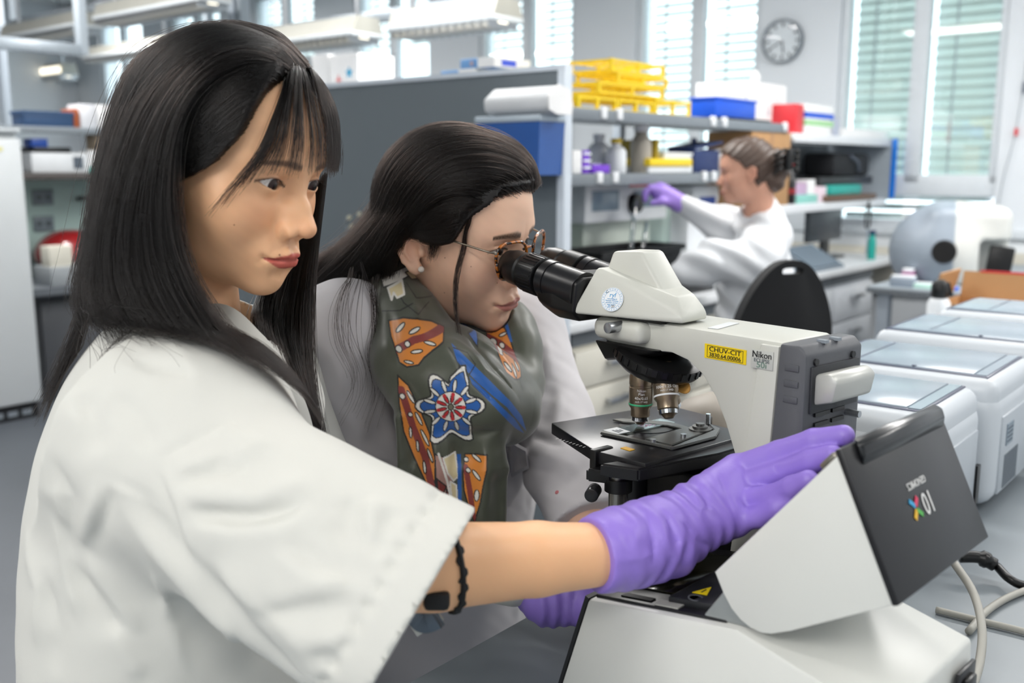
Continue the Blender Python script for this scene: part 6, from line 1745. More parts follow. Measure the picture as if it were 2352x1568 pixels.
F1 = folds_of(coat1_base, [
    ([(245, 1098), (300, 1190), (400, 1310), (530, 1450), (600, 1560)], 0.016, 0.009),
    ([(285, 1098), (350, 1190), (450, 1310), (590, 1460)], 0.013, -0.008),
    ([(243, 1096), (215, 1170), (186, 1256)], 0.008, 0.007),
    ([(266, 1110), (240, 1180), (212, 1260)], 0.008, -0.006),
    ([(188, 1259), (250, 1350), (330, 1460)], 0.012, 0.008),
    ([(160, 1280), (220, 1380), (300, 1480)], 0.012, -0.006),
    ([(90, 1040), (130, 1140), (190, 1290)], 0.014, 0.005),
    ([(110, 1030), (160, 1140), (150, 1290)], 0.012, -0.005),
    ([(400, 1130), (480, 1145), (600, 1150), (740, 1100)], 0.014, 0.012),
    ([(412, 1168), (480, 1180), (570, 1188), (660, 1172), (725, 1140)], 0.012, -0.013),
    ([(420, 1200), (520, 1222), (640, 1215), (740, 1170)], 0.015, 0.008),
    ([(390, 1085), (470, 1060), (560, 1040), (640, 1010)], 0.010, 0.006),
    ([(395, 1105), (490, 1085), (590, 1070)], 0.008, -0.006),
    ([(480, 1075), (520, 1050), (560, 1030)], 0.008, -0.005),
    ([(354, 1060), (398, 1176), (432, 1303)], 0.005, -0.004),
    ([(372, 1060), (416, 1176), (448, 1303)], 0.007, 0.004),
    ([(559, 957), (450, 1005), (354, 1060)], 0.004, -0.003),
    ([(77, 1002), (238, 1093), (330, 1140), (387, 1170)], 0.003, -0.0025),
    ([(80, 1012), (236, 1104), (385, 1180)], 0.005, 0.0022),
    ([(440, 1310), (520, 1400), (620, 1500), (700, 1568)], 0.018, -0.008),
    ([(480, 1290), (600, 1400), (720, 1500)], 0.020, 0.007),
    ([(800, 1130), (812, 1200), (835, 1270)], 0.012, -0.008),
    ([(850, 1130), (850, 1200), (870, 1265)], 0.012, 0.007),
    ([(905, 1160), (880, 1220), (840, 1280)], 0.010, -0.006),
    ([(560, 1420), (680, 1400), (760, 1390), (880, 1420)], 0.016, -0.008),
    ([(600, 1390), (700, 1360), (800, 1350)], 0.016, 0.005),
    ([(650, 1480), (750, 1470), (850, 1490)], 0.015, 0.006),
    ([(180, 900), (215, 960), (235, 1050)], 0.014, -0.006),
    ([(150, 900), (180, 960), (190, 1040)], 0.014, 0.006),
    ([(300, 830), (400, 850), (470, 870)], 0.010, -0.004),
    ([(390, 780), (440, 850), (450, 900)], 0.008, 0.004),
    ([(60, 1200), (90, 1350), (80, 1500)], 0.014, 0.005), ([(100, 1300), (130, 1450), (120, 1560)], 0.014, -0.005),
    ([(250, 1420), (290, 1500), (330, 1568)], 0.012, 0.005),
    ([(640, 1230), (720, 1290), (800, 1310), (890, 1330)], 0.012, -0.006), ([(620, 1260), (720, 1330), (830, 1350)], 0.012, 0.005),
    ([(470, 1350), (540, 1450), (600, 1560)], 0.010, -0.006), ([(350, 1300), (390, 1420), (430, 1560)], 0.010, 0.005), ([(120, 1180), (150, 1300), (190, 1440)], 0.010, 0.005),
    ([(700, 1520), (780, 1500), (850, 1450)], 0.010, -0.005), ([(500, 960), (540, 1000), (620, 1030)], 0.008, 0.004), ([(760, 1180), (800, 1260), (800, 1330)], 0.009, -0.005), ([(250, 900), (320, 960), (360, 1040)], 0.012, -0.005), ([(220, 820), (290, 850), (360, 860)], 0.010, 0.004)])
M1H = hemn.astype(np.float32)
def coat1(P):
    s1 = sleeve1(P); t1 = torso1(P)
    d = smin(t1, s1, 0.045)
    d = apply_folds(d, P, F1)
    d = d + 0.0010 * vnoise(P, 55, 4)
    m = (s1 < 0.03) & (np.abs(d) < 0.08)
    if m.any():
        Pm = P[m]; h = hemdist(Pm); dm = d[m]
        s_ = (Pm - S1.astype(np.float32)) @ M1H
        dm = dm + np.exp(-((h + 0.030) / 0.0045) ** 2) * (0.0026 + 0.0020 * np.sin(s_ * 420))   # stitched hem line with puckers
        dm = np.maximum(dm, -np.maximum(dm + 0.009, -(h + 0.06)))                              # hollow sleeve end
        dm = np.maximum(dm, np.where(s1[m] < t1[m] + 0.02, h, -1.0))
        d[m] = dm
    # neck opening
    nk = cap(P, N1 + np.array([0.02, -0.01, -0.06]), H1.c + np.array([-0.02, 0.0, -0.05]), 0.066, 0.08)
    return np.maximum(d, -nk)
V, Q = surf(coat1, (-0.56, 0.52, 0.50), (0.13, 1.36, 1.16), 0.0034)
coat_o = add1('lab_coat', V, Q, M_COAT)
# coat collar lying from the neck to the breast
def ribbon(path, width, th, up):
    path = catmull(path, 8); T = np.gradient(path, axis=0); T /= np.linalg.norm(T, axis=1)[:, None]
    V = []; n = len(path)
    for i in range(n):
        b_ = np.cross(T[i], up[i] if np.ndim(up) > 1 else up); b_ /= np.linalg.norm(b_); n2 = np.cross(b_, T[i])
        w = width if np.isscalar(width) else np.interp(i / (n - 1), np.linspace(0, 1, len(width)), width)
        for s, t in ((-1, -1), (1, -1), (1, 1), (-1, 1)): V.append(path[i] + b_ * w * s * 0.5 + n2 * th * t * 0.5)
    q = []
    for i in range(n - 1):
        for k in range(4): q.append((i*4+k, i*4+(k+1)%4, (i+1)*4+(k+1)%4, (i+1)*4+k))
    q += [(0, 1, 2, 3), ((n-1)*4+3, (n-1)*4+2, (n-1)*4+1, (n-1)*4)]
    return np.array(V), np.array(q)
vw = -ray(600, 850); vw = vw / np.linalg.norm(vw)
V, Q = ribbon(pts([(440, 745, 0.945), (505, 738, 0.925), (565, 810, 0.905), (632, 900, 0.89), (684, 995, 0.885), (700, 1060, 0.885)]), [0.022, 0.034, 0.046, 0.045, 0.03, 0.012], 0.004, vw)
col_o = add1('collar', V, Q, M_COAT)
V, Q = ribbon(pts([(640, 770, 1.01), (655, 840, 0.985), (690, 930, 0.96), (700, 1010, 0.94)]), [0.05, 0.06, 0.05, 0.03], 0.004, vw)
add1('collar', V, Q, M_COAT)
# skin: head, neck and right forearm as one body
Vh, Qh, Ch = head_mesh(H1, 0.0013, '#f2bd92', '#c2564e', ('#2c1d18', 0.9, (0.0190, 0.003, 0.0045)), N1 + np.array([0.005, -0.005, -0.01]), 0.043)
def arm1(P):
    d = chain(P, [E1, E1 * 0.72 + W1 * 0.28, E1 * 0.3 + W1 * 0.7, W1 + (W1 - E1) * 0.06], [0.0345, 0.0348, 0.0305, 0.0262], 0.006)
    return d
V, Q = surf(arm1, np.min([E1, W1, R1], axis=0) - 0.06, np.max([E1, W1, R1], axis=0) + 0.06, 0.004)
Ca = np.repeat(np.array(lin('#f1bb8e'))[None], len(V), 0) * (1 + 0.03 * vnoise(V, 60, 3)[:, None])
Vb = np.concatenate([Vh, V]); Qb = np.concatenate([Qh, Q + len(Vh)])
add1('body', Vb, Qb, SKIN1, np.concatenate([Ch, Ca]))
for sg in (-1, 1):
    e = eyeball('eye', H1, sg, (-0.06, 1, -0.12), p1, iris='#35201a')
    e.data.transform(Matrix.Translation(-Vector(P1O)))
def add_hair(name, S, rad, m, person, org, tip=0.25):
    return hair_obj(name, [np.asarray(x) - org for x in S], rad, m, person, tip)
add_hair('eyelashes', sum([lashes(H1, sg, p1) for sg in (-1, 1)], []), 0.00009, M_LASH, p1, P1O)
for x, y, r in ((538, 516, 0.0006), (642, 585, 0.0007)):
    q = hit(lambda P: H1.sdf(H1.l(P).astype(np.float32)), x, y)
    if q is not None:
        o = lathe('mole', [(0.0001, 0.0004), (r, 0.0003), (r * 1.4, -0.0004)], mat('mole_dark', '#b07f62', 0.6), p1, seg=10); o.location = Vector(q - P1O); o.rotation_euler = (math.pi / 2, 0, 0.4)
# gloved right hand
def gl(x, y, Y): return at(x, y, Y)
KN = {'i': gl(1690, 1078, 0.885), 'm': gl(1700, 1112, 0.875), 'r': gl(1702, 1152, 0.862), 'p': gl(1690, 1196, 0.848)}
FING = [[KN['i'], gl(1790, 1040, 0.865), gl(1870, 1013, 0.845), gl(1938, 1000, 0.828)],
        [KN['m'], gl(1800, 1082, 0.852), gl(1865, 1060, 0.832), gl(1912, 1046, 0.818)],
        [KN['r'], gl(1775, 1140, 0.836), gl(1822, 1120, 0.818), gl(1857, 1103, 0.806)],
        [KN['p'], gl(1742, 1186, 0.836), gl(1785, 1166, 0.824), gl(1815, 1150, 0.818)]]
WR = gl(1500, 1243, 0.825); CU = gl(1368, 1272, 0.797)
def glove1(P):
    d = chain(P, [CU + (CU - WR) * 0.0, CU * 0.5 + WR * 0.5, WR], [0.0325, 0.0318, 0.0305], 0.02)
    pal = None
    for k, w0 in (('i', 0.026), ('m', 0.026), ('r', 0.026), ('p', 0.024)):
        e = cap(P, WR * 0.85 + KN[k] * 0.15, KN[k], w0, 0.0150)
        pal = e if pal is None else smin(pal, e, 0.012)
    d = smin(d, pal, 0.03)
    for f, (r0, r1) in zip(FING, ((0.0118, 0.0100), (0.0118, 0.0100), (0.0112, 0.0096), (0.0105, 0.0090))):
        d = smin(d, chain(P, f, [r0 * 1.10, r0 * 0.97, r0 * 0.95, r1 * 0.97], 0.003), 0.0032)
    th = [WR + (KN['i'] - WR) * 0.30 + np.array([0.0, 0.03, -0.02]), gl(1660, 1180, 0.925), gl(1720, 1150, 0.915), gl(1770, 1120, 0.895)]
    d = smin(d, chain(P, th, [0.018, 0.014, 0.0125, 0.010], 0.01), 0.012)
    ax = (WR - CU); ax = ax / np.linalg.norm(ax); ax2 = KN['r'] - WR; ax2 = ax2 / np.linalg.norm(ax2)
    t = (P - CU.astype(np.float32)) @ ax.astype(np.float32)
    t2 = (P - WR.astype(np.float32)) @ ax2.astype(np.float32)
    env = np.exp(-((t - 0.055) / 0.05) ** 2); env2 = np.exp(-((t2 - 0.045) / 0.03) ** 2)
    n1 = vnoise(P, 55, 21); n2 = vnoise(P, 130, 22)
    d = d - env * 0.0017 * np.sin(t * 330 + n1 * 3.2) * (0.5 + 0.5 * n2) - env2 * 0.0011 * np.sin(t2 * 420 + n1 * 3.0)
    d = d - 0.0012 * vnoise(P, 90, 23) * np.clip(1 - t2 / 0.09, 0.15, 1)
    return d
GF = folds_of(glove1, [([(1440, 1200), (1460, 1240), (1450, 1300)], 0.005, 0.003), ([(1500, 1170), (1530, 1240), (1560, 1300)], 0.004, 0.0032), ([(1520, 1165), (1550, 1230), (1575, 1290)], 0.003, -0.0028),
                       ([(1590, 1120), (1610, 1180), (1650, 1230)], 0.004, 0.003), ([(1605, 1110), (1630, 1170), (1665, 1215)], 0.003, -0.0026), ([(1370, 1290), (1450, 1282), (1520, 1270)], 0.003, 0.0025),
                       ([(1400, 1210), (1430, 1260), (1490, 1300)], 0.004, 0.0028), ([(1640, 1075), (1670, 1130), (1690, 1180)], 0.003, -0.0022), ([(1550, 1180), (1600, 1240), (1640, 1260)], 0.0035, -0.0026),
                       ([(1480, 1180), (1500, 1230), (1500, 1300)], 0.003, -0.0026), ([(1775, 1068), (1790, 1085)], 0.002, -0.002), ([(1690, 1140), (1720, 1160), (1745, 1150)], 0.0025, -0.002)])
cun = (CU - WR) / np.linalg.norm(CU - WR)
def glove1f(P):
    d = apply_folds(glove1(P), P, GF)
    return np.maximum(d, (P - CU.astype(np.float32)) @ cun.astype(np.float32) - 0.003 - 0.002 * vnoise(P, 60, 8))
allp = np.array([CU, WR] + [q for f in FING for q in f])
V, Q = surf(glove1f, allp.min(0) - np.array([0.05, 0.05, 0.06]), allp.max(0) + np.array([0.03, 0.08, 0.05]), 0.0019)
add1('glove', V, Q, M_GLOVE)
# gloved left hand resting behind the reader
LW = at(1262, 1372, 1.035); LK = at(1400, 1385, 1.02)
def glove2(P):
    d = chain(P, [at(1235, 1360, 1.05), LW, LW * 0.45 + LK * 0.55], [0.026, 0.028, 0.024], 0.02)
    for i, (dy, dz) in enumerate(((0.03, 0.006), (0.012, 0.012), (-0.006, 0.010), (-0.022, 0.002))):
        o = np.array([0, dy, dz])
        d = smin(d, chain(P, [LW * 0.4 + LK * 0.6 + o * 0.8, LK + o, LK + o + np.array([0.03, -0.005, -0.012]), LK + o + np.array([0.042, -0.008, -0.032])], [0.014, 0.0115, 0.0105, 0.009], 0.004), 0.006)
    d = smin(d, chain(P, [LW + np.array([0.01, -0.01, -0.005]), LW + np.array([0.05, -0.03, -0.012]), LW + np.array([0.08, -0.035, -0.015])], [0.016, 0.013, 0.010], 0.006), 0.008)
    t = P[:, 0] - LW[0]
    return d - 0.0014 * np.sin(t * 420 + 3 * vnoise(P, 60, 31)) * np.exp(-((t) / 0.03) ** 2)
V, Q = surf(glove2, LW - np.array([0.06, 0.08, 0.06]), LK + np.array([0.08, 0.08, 0.06]), 0.003)
add1('glove', V, Q, M_GLOVE)
# bracelet of black cord, bead, grey undershirt cuff and coat tab under the sleeve
bd = thing('bracelet', 'braided black cord bracelet with bead on bare forearm', 'bracelet', at(1025, 1340, 0.70)); bo = np.array(bd.location)
bc = E1 * 0.675 + W1 * 0.325; bax = (W1 - E1) / np.linalg.norm(W1 - E1)
b1 = np.cross(bax, (0, 0, 1)); b1 /= np.linalg.norm(b1); b2 = np.cross(bax, b1)
bax_t = bax
ring = []
for i in range(97):
    a = 2 * math.pi * i / 96
    ring.append(bc - bo + (b1 * math.cos(a) + b2 * math.sin(a)) * (0.0366 + 0.0007 * math.sin(a * 48)) + bax * (0.004 * math.sin(a)))
tube('cord', ring, 0.0023, mat('cord_black', '#101012', 0.7), bd, sides=8, n=0)
ring2 = [p + bax * 0.003 * math.sin(i * 0.9) for i, p in enumerate(ring)]
tube('cord_strand', ring2, 0.0016, mat('cord_black2', '#17171a', 0.7), bd, sides=6, n=0)
bp = hit(lambda P: arm1(P), 1003, 1378, 0.4)
bp = at(1003, 1378, 0.705) if bp is None else bp
box('bead', tuple(bp - bo), (0.020, 0.012, 0.015), mat('bead_black', '#0d0d0f', 0.6), bd, bev=0.004)
V, Q = ribbon(pts([(955, 1400, 0.735), (975, 1420, 0.735), (1002, 1412, 0.73)]), 0.022, 0.006, vw)
add1('shirt_cuff', V, Q, mat('shirt_bluegrey', '#6f7c8a', 0.8))
V, Q = ribbon(pts([(945, 1440, 0.75), (985, 1415, 0.75), (1004, 1402, 0.75)]), 0.018, 0.003, vw)
add1('coat_tab', V, Q, M_COAT)

# hair of the woman in front
def skull1(P): return H1.skull(((P - H1.c.astype(np.float32)) @ H1.R.astype(np.float32)).astype(np.float32))
def skin1(P): return H1.sdf(((P - H1.c.astype(np.float32)) @ H1.R.astype(np.float32)).astype(np.float32))
def block1(P): return np.minimum(skull1(P), coat1_base(P) + 0.0)
A1 = [[(705, 150, 0.965), (640, 88, 0.975), (560, 62, 0.985), (440, 70, 0.985), (310, 150, 0.98), (245, 320, 0.97), (205, 560, 0.955), (178, 690, 0.935), (200, 738, 0.915)],
      [(694, 156, 0.948), (635, 105, 0.94), (540, 90, 0.92), (420, 120, 0.90), (315, 240, 0.888), (262, 420, 0.878), (228, 600, 0.87), (225, 700, 0.862), (285, 755, 0.845)],
      [(680, 162, 0.93), (630, 125, 0.915), (550, 115, 0.893), (460, 150, 0.872), (375, 260, 0.86), (318, 430, 0.852), (298, 600, 0.848), (335, 720, 0.838), (440, 815, 0.822)],
      [(668, 168, 0.918), (625, 138, 0.902), (565, 130, 0.885), (480, 165, 0.867), (408, 250, 0.855), (360, 410, 0.847), (362, 600, 0.842), (440, 755, 0.832), (570, 890, 0.825)],
      [(656, 174, 0.91), (625, 150, 0.895), (575, 140, 0.882), (495, 170, 0.865), (425, 240, 0.855), (392, 380, 0.848), (418, 600, 0.842), (515, 770, 0.838), (690, 992, 0.845)]]
B1 = [[(655, 174, 0.905), (625, 152, 0.893), (560, 150, 0.875), (470, 200, 0.862), (400, 290, 0.862), (382, 330, 0.868)],
      [(648, 184, 0.90), (610, 178, 0.885), (565, 190, 0.872), (480, 255, 0.862), (405, 335, 0.862), (382, 365, 0.868)],
      [(606, 225, 0.885), (535, 262, 0.868), (460, 320, 0.862), (400, 375, 0.864), (380, 395, 0.87)],
      [(562, 300, 0.873), (505, 340, 0.866), (445, 378, 0.864), (400, 400, 0.866), (380, 410, 0.87)],
      [(500, 365, 0.868), (455, 390, 0.866), (415, 402, 0.867), (385, 405, 0.87)]]
C1 = [[(655, 150, 0.985), (662, 160, 0.915), (628, 270, 0.876), (588, 365, 0.866), (530, 435, 0.862), (478, 500, 0.862)],
      [(660, 148, 0.985), (668, 160, 0.912), (645, 270, 0.874), (622, 345, 0.868), (590, 390, 0.866)],
      [(668, 146, 0.985), (676, 162, 0.912), (665, 275, 0.874), (655, 350, 0.870), (635, 405, 0.869)],
      [(678, 146, 0.985), (688, 165, 0.918), (692, 270, 0.882), (692, 345, 0.875), (682, 400, 0.873)],
      [(690, 150, 0.99), (704, 175, 0.925), (725, 250, 0.90), (738, 330, 0.895), (735, 395, 0.893)],
      [(700, 155, 1.0), (722, 185, 0.945), (748, 235, 0.935), (766, 320, 0.938), (765, 390, 0.938)]]
C1b = [[(692, 150, 0.99), (712, 180, 0.93), (735, 235, 0.91), (750, 320, 0.905), (748, 395, 0.903)],
       [(694, 150, 1.0), (720, 180, 0.95), (750, 235, 0.945), (770, 320, 0.95), (770, 392, 0.95)],
       [(690, 140, 1.01), (720, 175, 0.98), (745, 225, 0.98), (772, 330, 0.985), (765, 395, 0.985)]]
D1 = [[(690, 420, 1.03), (610, 640, 1.01), (585, 745, 0.985), (645, 885, 0.945), (728, 1065, 0.925)],
      [(735, 420, 1.035), (680, 640, 1.02), (655, 760, 0.99), (688, 900, 0.955), (742, 1078, 0.93)],
      [(748, 400, 1.03), (722, 600, 1.02), (714, 760, 1.0), (716, 900, 0.965), (738, 1060, 0.935)]]
def in_front(gs, fn, y0, gap):
    out = []
    for g in gs:
        q = []
        for x, y, Y in g:
            h = hit(fn, x, y) if y > y0 else None
            q.append((x, y, min(Y, float(h[1]) - gap) if h is not None and h[1] - gap > 0.86 else Y))
        out.append(q)
    return out
D1 = in_front(D1, coat1_base, 740, 0.012)
X1 = [[(215, 560, 0.955), (188, 700, 0.94), (140, 840, 0.93), (92, 965, 0.925)], [(235, 560, 0.94), (205, 700, 0.92), (165, 820, 0.915), (110, 930, 0.915)]]
T1 = [[(690, 150, 0.95), (640, 90, 0.96), (560, 62, 0.99), (430, 75, 1.02), (330, 180, 1.03), (265, 350, 1.02), (225, 560, 0.99), (200, 690, 0.96)], [(700, 148, 0.97), (660, 95, 1.0), (620, 75, 1.02), (520, 60, 1.06), (410, 120, 1.07), (310, 270, 1.06), (255, 470, 1.03), (215, 670, 0.98)], [(680, 145, 0.95), (720, 190, 1.0), (750, 280, 1.03), (755, 400, 1.035)]]
def cap1(P):
    q = ((P - H1.c.astype(np.float32)) @ H1.R.astype(np.float32)).astype(np.float32)
    d = H1.skull(q) - 0.0045 - 0.002 * np.clip((q[:, 2] - 0.03) / 0.06, 0, 1)
    hl = 0.096 - np.clip((0.095 - q[:, 1]) * 0.30, 0, 0.02) - np.clip(np.abs(q[:, 0]) - 0.035, 0, 1) * 1.3
    hl = np.where(q[:, 1] < 0.035, np.minimum(hl, 0.070 - (0.035 - q[:, 1]) * 2.2), hl)
    return np.maximum(np.maximum(d, hl - q[:, 2]), q[:, 1] - 0.050)
lo = H1.c - 0.16; hi = H1.c + 0.16
V, Q = surf(cap1, lo, hi, 0.003)
Vc, Qc = join([(V, Q), curtain([g[4:] for g in A1], 18, 0.05, block1, 0.006, 0.84), curtain(D1, 18, 0.025, None, 0, 0.88)])
hair_m = add1('hair', Vc, Qc, M_HAIRB)
hair_m['label'] = 'long straight dark hair with fringe'
S = []
for g, n, kw in ((A1, 7000, dict(jit=0.0035, depth=0.004, wave=0.0025, seed=1, edge=0.03)), (B1, 2600, dict(jit=0.0016, depth=0.001, wave=0.0008, seed=2, var=0.05)),
                 (C1, 460, dict(jit=0.0014, depth=0.001, wave=0.0008, seed=3, clumps=17, var=0.2)), (C1[:2], 90, dict(jit=0.0012, depth=0.001, seed=33, clumps=3, var=0.15)), (C1b, 700, dict(jit=0.0018, depth=0.002, wave=0.001, seed=4)),
                 (D1, 1500, dict(jit=0.003, depth=0.006, wave=0.002, seed=5)), (X1, 260, dict(jit=0.003, depth=0.004, wave=0.003, seed=6, var=0.4)),
                 (T1, 2600, dict(jit=0.003, depth=0.002, seed=7))):
    s = sheet(g, n, **kw)
    S.append(push(s, block1 if g is A1 or g is X1 else skull1, 0.0110 if g in (A1, T1) else (0.0100 if g in (B1, C1b) else 0.003), rl=0.30 if g in (C1, C1b, T1) else 0.07))
tipw = sheet([A1[3], A1[4]], 420, jit=0.0055, depth=0.004, wave=0.004, seed=88, var=0.45); S.append(push(tipw, block1, 0.0095))
stray = sheet([A1[0], A1[2]], 90, jit=0.008, depth=0.006, wave=0.010, seed=8, var=0.3); S.append(push(stray, block1, 0.009))
end = sheet([[(180, 690, 0.93), (230, 740, 0.88), (300, 775, 0.85)], [(260, 690, 0.86), (330, 750, 0.84), (420, 790, 0.825)], [(200, 700, 0.9), (250, 800, 0.86), (290, 880, 0.84)]], 160, jit=0.010, depth=0.004, wave=0.012, seed=9, var=0.5); S.append(push(end, coat1_base, 0.004))
S = [x for s in S for x in s]
ho = add_hair('hair_strands', S, 0.00024, M_HAIR1, p1, P1O, 0.35)
ho.parent = hair_m
# ================================================================== WOMAN AT THE MICROSCOPE
K2 = 1.07
def at2(x, y, Y): return at(x, y, Y * K2)
def pts2(seq): return [at2(*q) for q in seq]
def k2(gs): return [[(x, y, Y * K2) for x, y, Y in g] for g in gs]
P2O = np.array([-0.13, 1.35, 0.0])
p2 = thing('person', 'woman in glasses and patterned scarf looking into the microscope eyepieces', 'person', P2O)
def add2(name, V, Q, m, cols=None, parent=None): return np_mesh(name, np.asarray(V) - P2O, Q, m, parent or p2, cols)
N2 = H2.c + np.array([-0.091, 0.053, -0.166])
R2 = at2(795, 775, 1.165); L2 = at2(1190, 750, 1.36)
E2 = at2(1262, 960, 1.25); W2_ = at2(1350, 1200, 1.13)
E2r = at2(765, 1090, 1.15); W2r = at2(930, 1320, 1.22)
B2l = np.array([0.766, 0.643, 0]); B2f = np.array([0.643, -0.766, 0]); RB2 = np.stack([B2l, B2f, np.array([0, 0, 1.0])], 1)
def coat2_base(P):
    q = (P - np.array([-0.134, 1.372, 0.821], np.float32)) @ RB2.astype(np.float32)
    d = ell(q, (0, 0.01, 0.02), (0.185, 0.125, 0.20))
    d = smin(d, ell(q, (0, -0.03, -0.25), (0.19, 0.15, 0.34)), 0.10)
    d = smin(d, cap(P, R2, L2, 0.068, 0.062), 0.06)
    d = smin(d, cap(P, N2 + np.array([-0.01, 0.01, -0.02]), N2 + np.array([0, 0, -0.10]), 0.07, 0.10), 0.05)
    d = smin(d, cap(P, L2, E2, 0.066, 0.058), 0.03)
    d = smin(d, chain(P, [E2, E2 * 0.5 + W2_ * 0.5, W2_], [0.058, 0.055, 0.050], 0.02), 0.025)
    d = smin(d, cap(P, R2, E2r, 0.070, 0.060), 0.03)
    d = smin(d, cap(P, E2r, W2r, 0.058, 0.044), 0.025)
    return d
F2 = folds_of(coat2_base, [([(1270, 880), (1255, 930), (1240, 990)], 0.010, -0.007), ([(1290, 900), (1280, 960), (1270, 1010)], 0.008, 0.006), ([(1200, 1030), (1270, 1050), (1340, 1080)], 0.012, 0.008),
    ([(1190, 1060), (1260, 1085), (1320, 1120)], 0.010, -0.007), ([(1180, 1100), (1250, 1130), (1310, 1160)], 0.012, 0.006), ([(1220, 1000), (1260, 1015), (1300, 1030)], 0.007, -0.007),
    ([(1250, 760), (1262, 830), (1270, 880)], 0.010, 0.004), ([(1232, 780), (1240, 850), (1240, 920)], 0.008, -0.005),
    ([(740, 900), (800, 960), (850, 1010)], 0.012, 0.006), ([(760, 1010), (830, 1040), (910, 1060)], 0.010, 0.008), ([(760, 1040), (830, 1070), (900, 1085)], 0.008, -0.008),
    ([(780, 1080), (850, 1105), (920, 1110)], 0.009, 0.009), ([(850, 1135), (900, 1120), (930, 1085)], 0.007, 0.008), ([(830, 1115), (880, 1140), (930, 1130)], 0.006, -0.009), ([(870, 1160), (910, 1150), (930, 1145)], 0.008, 0.008),
    ([(880, 900), (900, 980), (910, 1050)], 0.008, 0.005), ([(750, 760), (780, 850), (800, 930)], 0.014, 0.005), ([(840, 780), (860, 870), (870, 950)], 0.010, -0.005), ([(1340, 1090), (1390, 1130), (1420, 1160)], 0.009, 0.004)])
w2n = (W2_ - E2) / np.linalg.norm(W2_ - E2)
def coat2(P):
    d = apply_folds(coat2_base(P), P, F2)
    d = d + 0.0016 * vnoise(P, 60, 14) + 0.0007 * vnoise(P, 140, 15)
    t = (P - W2_.astype(np.float32)) @ w2n.astype(np.float32)
    near = np.linalg.norm(P - W2_.astype(np.float32), axis=1) < 0.13
    d = np.where(near, np.maximum(d, t), d)
    d = np.where(near, np.maximum(d, -np.maximum(d + 0.010, -(t + 0.045))), d)
    nk = cap(P, N2 + np.array([0.02, -0.01, -0.05]), H2.c + np.array([-0.02, 0.01, -0.06]), 0.058, 0.062)
    return np.maximum(d, -nk)
V, Q = surf(coat2, (-0.44, 1.02, 0.42), (0.26, 1.70, 1.16), 0.0038)
add2('lab_coat', V, Q, M_COAT2)
# breast pocket with pen, stain on the sleeve
def c2hit(x, y): return hit(coat2, x, y)
sp_ = c2hit(1279, 1130)
if sp_ is not None:
    g = sdf_grad(coat2, sp_[None].astype(np.float32))[0]
    o = lathe('stain', [(0.0001, 0.0006), (0.0022, 0.0006), (0.0028, 0.0)], mat('stain_red', '#c77a80', 0.8), p2, seg=14)
    zx = np.cross((0, 1, 0), g); zx /= np.linalg.norm(zx)
    o.matrix_local = basis(zx, np.cross(g, zx), g, sp_ - P2O)
pk = [c2hit(x, y) for x, y in [(1165, 1005), (1210, 1030), (1215, 1075), (1175, 1095)]]
if all(q is not None for q in pk):
    off = np.array([0, -0.004, 0.001])
    V = np.array([q + off for q in pk] + [q + off * 1.8 for q in pk]); add2('pocket', V, np.array([(0, 1, 2, 3), (7, 6, 5, 4), (0, 4, 5, 1), (1, 5, 6, 2), (2, 6, 7, 3), (3, 7, 4, 0)]), M_COAT2)
# body: head, neck, left wrist and hand on the focus side
Vh, Qh, Ch = head_mesh(H2, 0.0013, '#f4c8ab', '#c67f75', ('#1c120f', 1.0, (0.0195, 0.002, 0.0056)), N2, 0.046)
HW = W2_ + w2n * 0.055
def hand2(P):
    d = chain(P, [W2_ - w2n * 0.06, W2_ + w2n * 0.01, HW], [0.030, 0.027, 0.026], 0.02)
    for i in range(4):
        o = np.array([0.018 - 0.012 * i, 0.004 * i, 0.012 - 0.008 * i])
        k = HW + w2n * 0.03 + o
        d = smin(d, chain(P, [HW + o * 0.8, k, k + np.array([0.022, -0.012, -0.014]), k + np.array([0.026, -0.014, -0.034])], [0.012, 0.0098, 0.009, 0.008], 0.004), 0.006)
    return smin(d, chain(P, [HW + np.array([-0.01, -0.012, 0.0]), HW + np.array([0.01, -0.035, -0.012]), HW + np.array([0.03, -0.045, -0.02])], [0.013, 0.011, 0.009], 0.005), 0.008)
V, Q = surf(hand2, HW - 0.14, HW + 0.12, 0.0032)
Vb = np.concatenate([Vh, V]); Qb = np.concatenate([Qh, Q + len(Vh)])
add2('body', Vb, Qb, SKIN2, np.concatenate([Ch, np.repeat(np.array(lin('#ecc0a6'))[None], len(V), 0)]))
for sg in (-1, 1):
    e = eyeball('eye', H2, sg, (0.05, 1, -0.16), p2, iris='#2a1a12'); e.data.transform(Matrix.Translation(-Vector(P2O)))
add_hair('eyelashes', sum([lashes(H2, sg, p2) for sg in (-1, 1)], []), 0.00009, M_LASH, p2, P2O)
# mole marks
for i, (x, y) in enumerate([(1022, 592), (1021, 672), (1142, 650), (1082, 612)]):
    q = hit(lambda P: H2.sdf(H2.l(P).astype(np.float32)), x, y)
    if q is not None:
        o = lathe('mole', [(0.0001, 0.0004), (0.0008 if i < 1 else 0.0005, 0.0003), (0.0009, -0.0004)], mat('mole_brown', '#b98a70', 0.6), p2, seg=10)
        o.location = Vector(q - P2O); o.rotation_euler = (math.pi / 2, 0, 0.2)
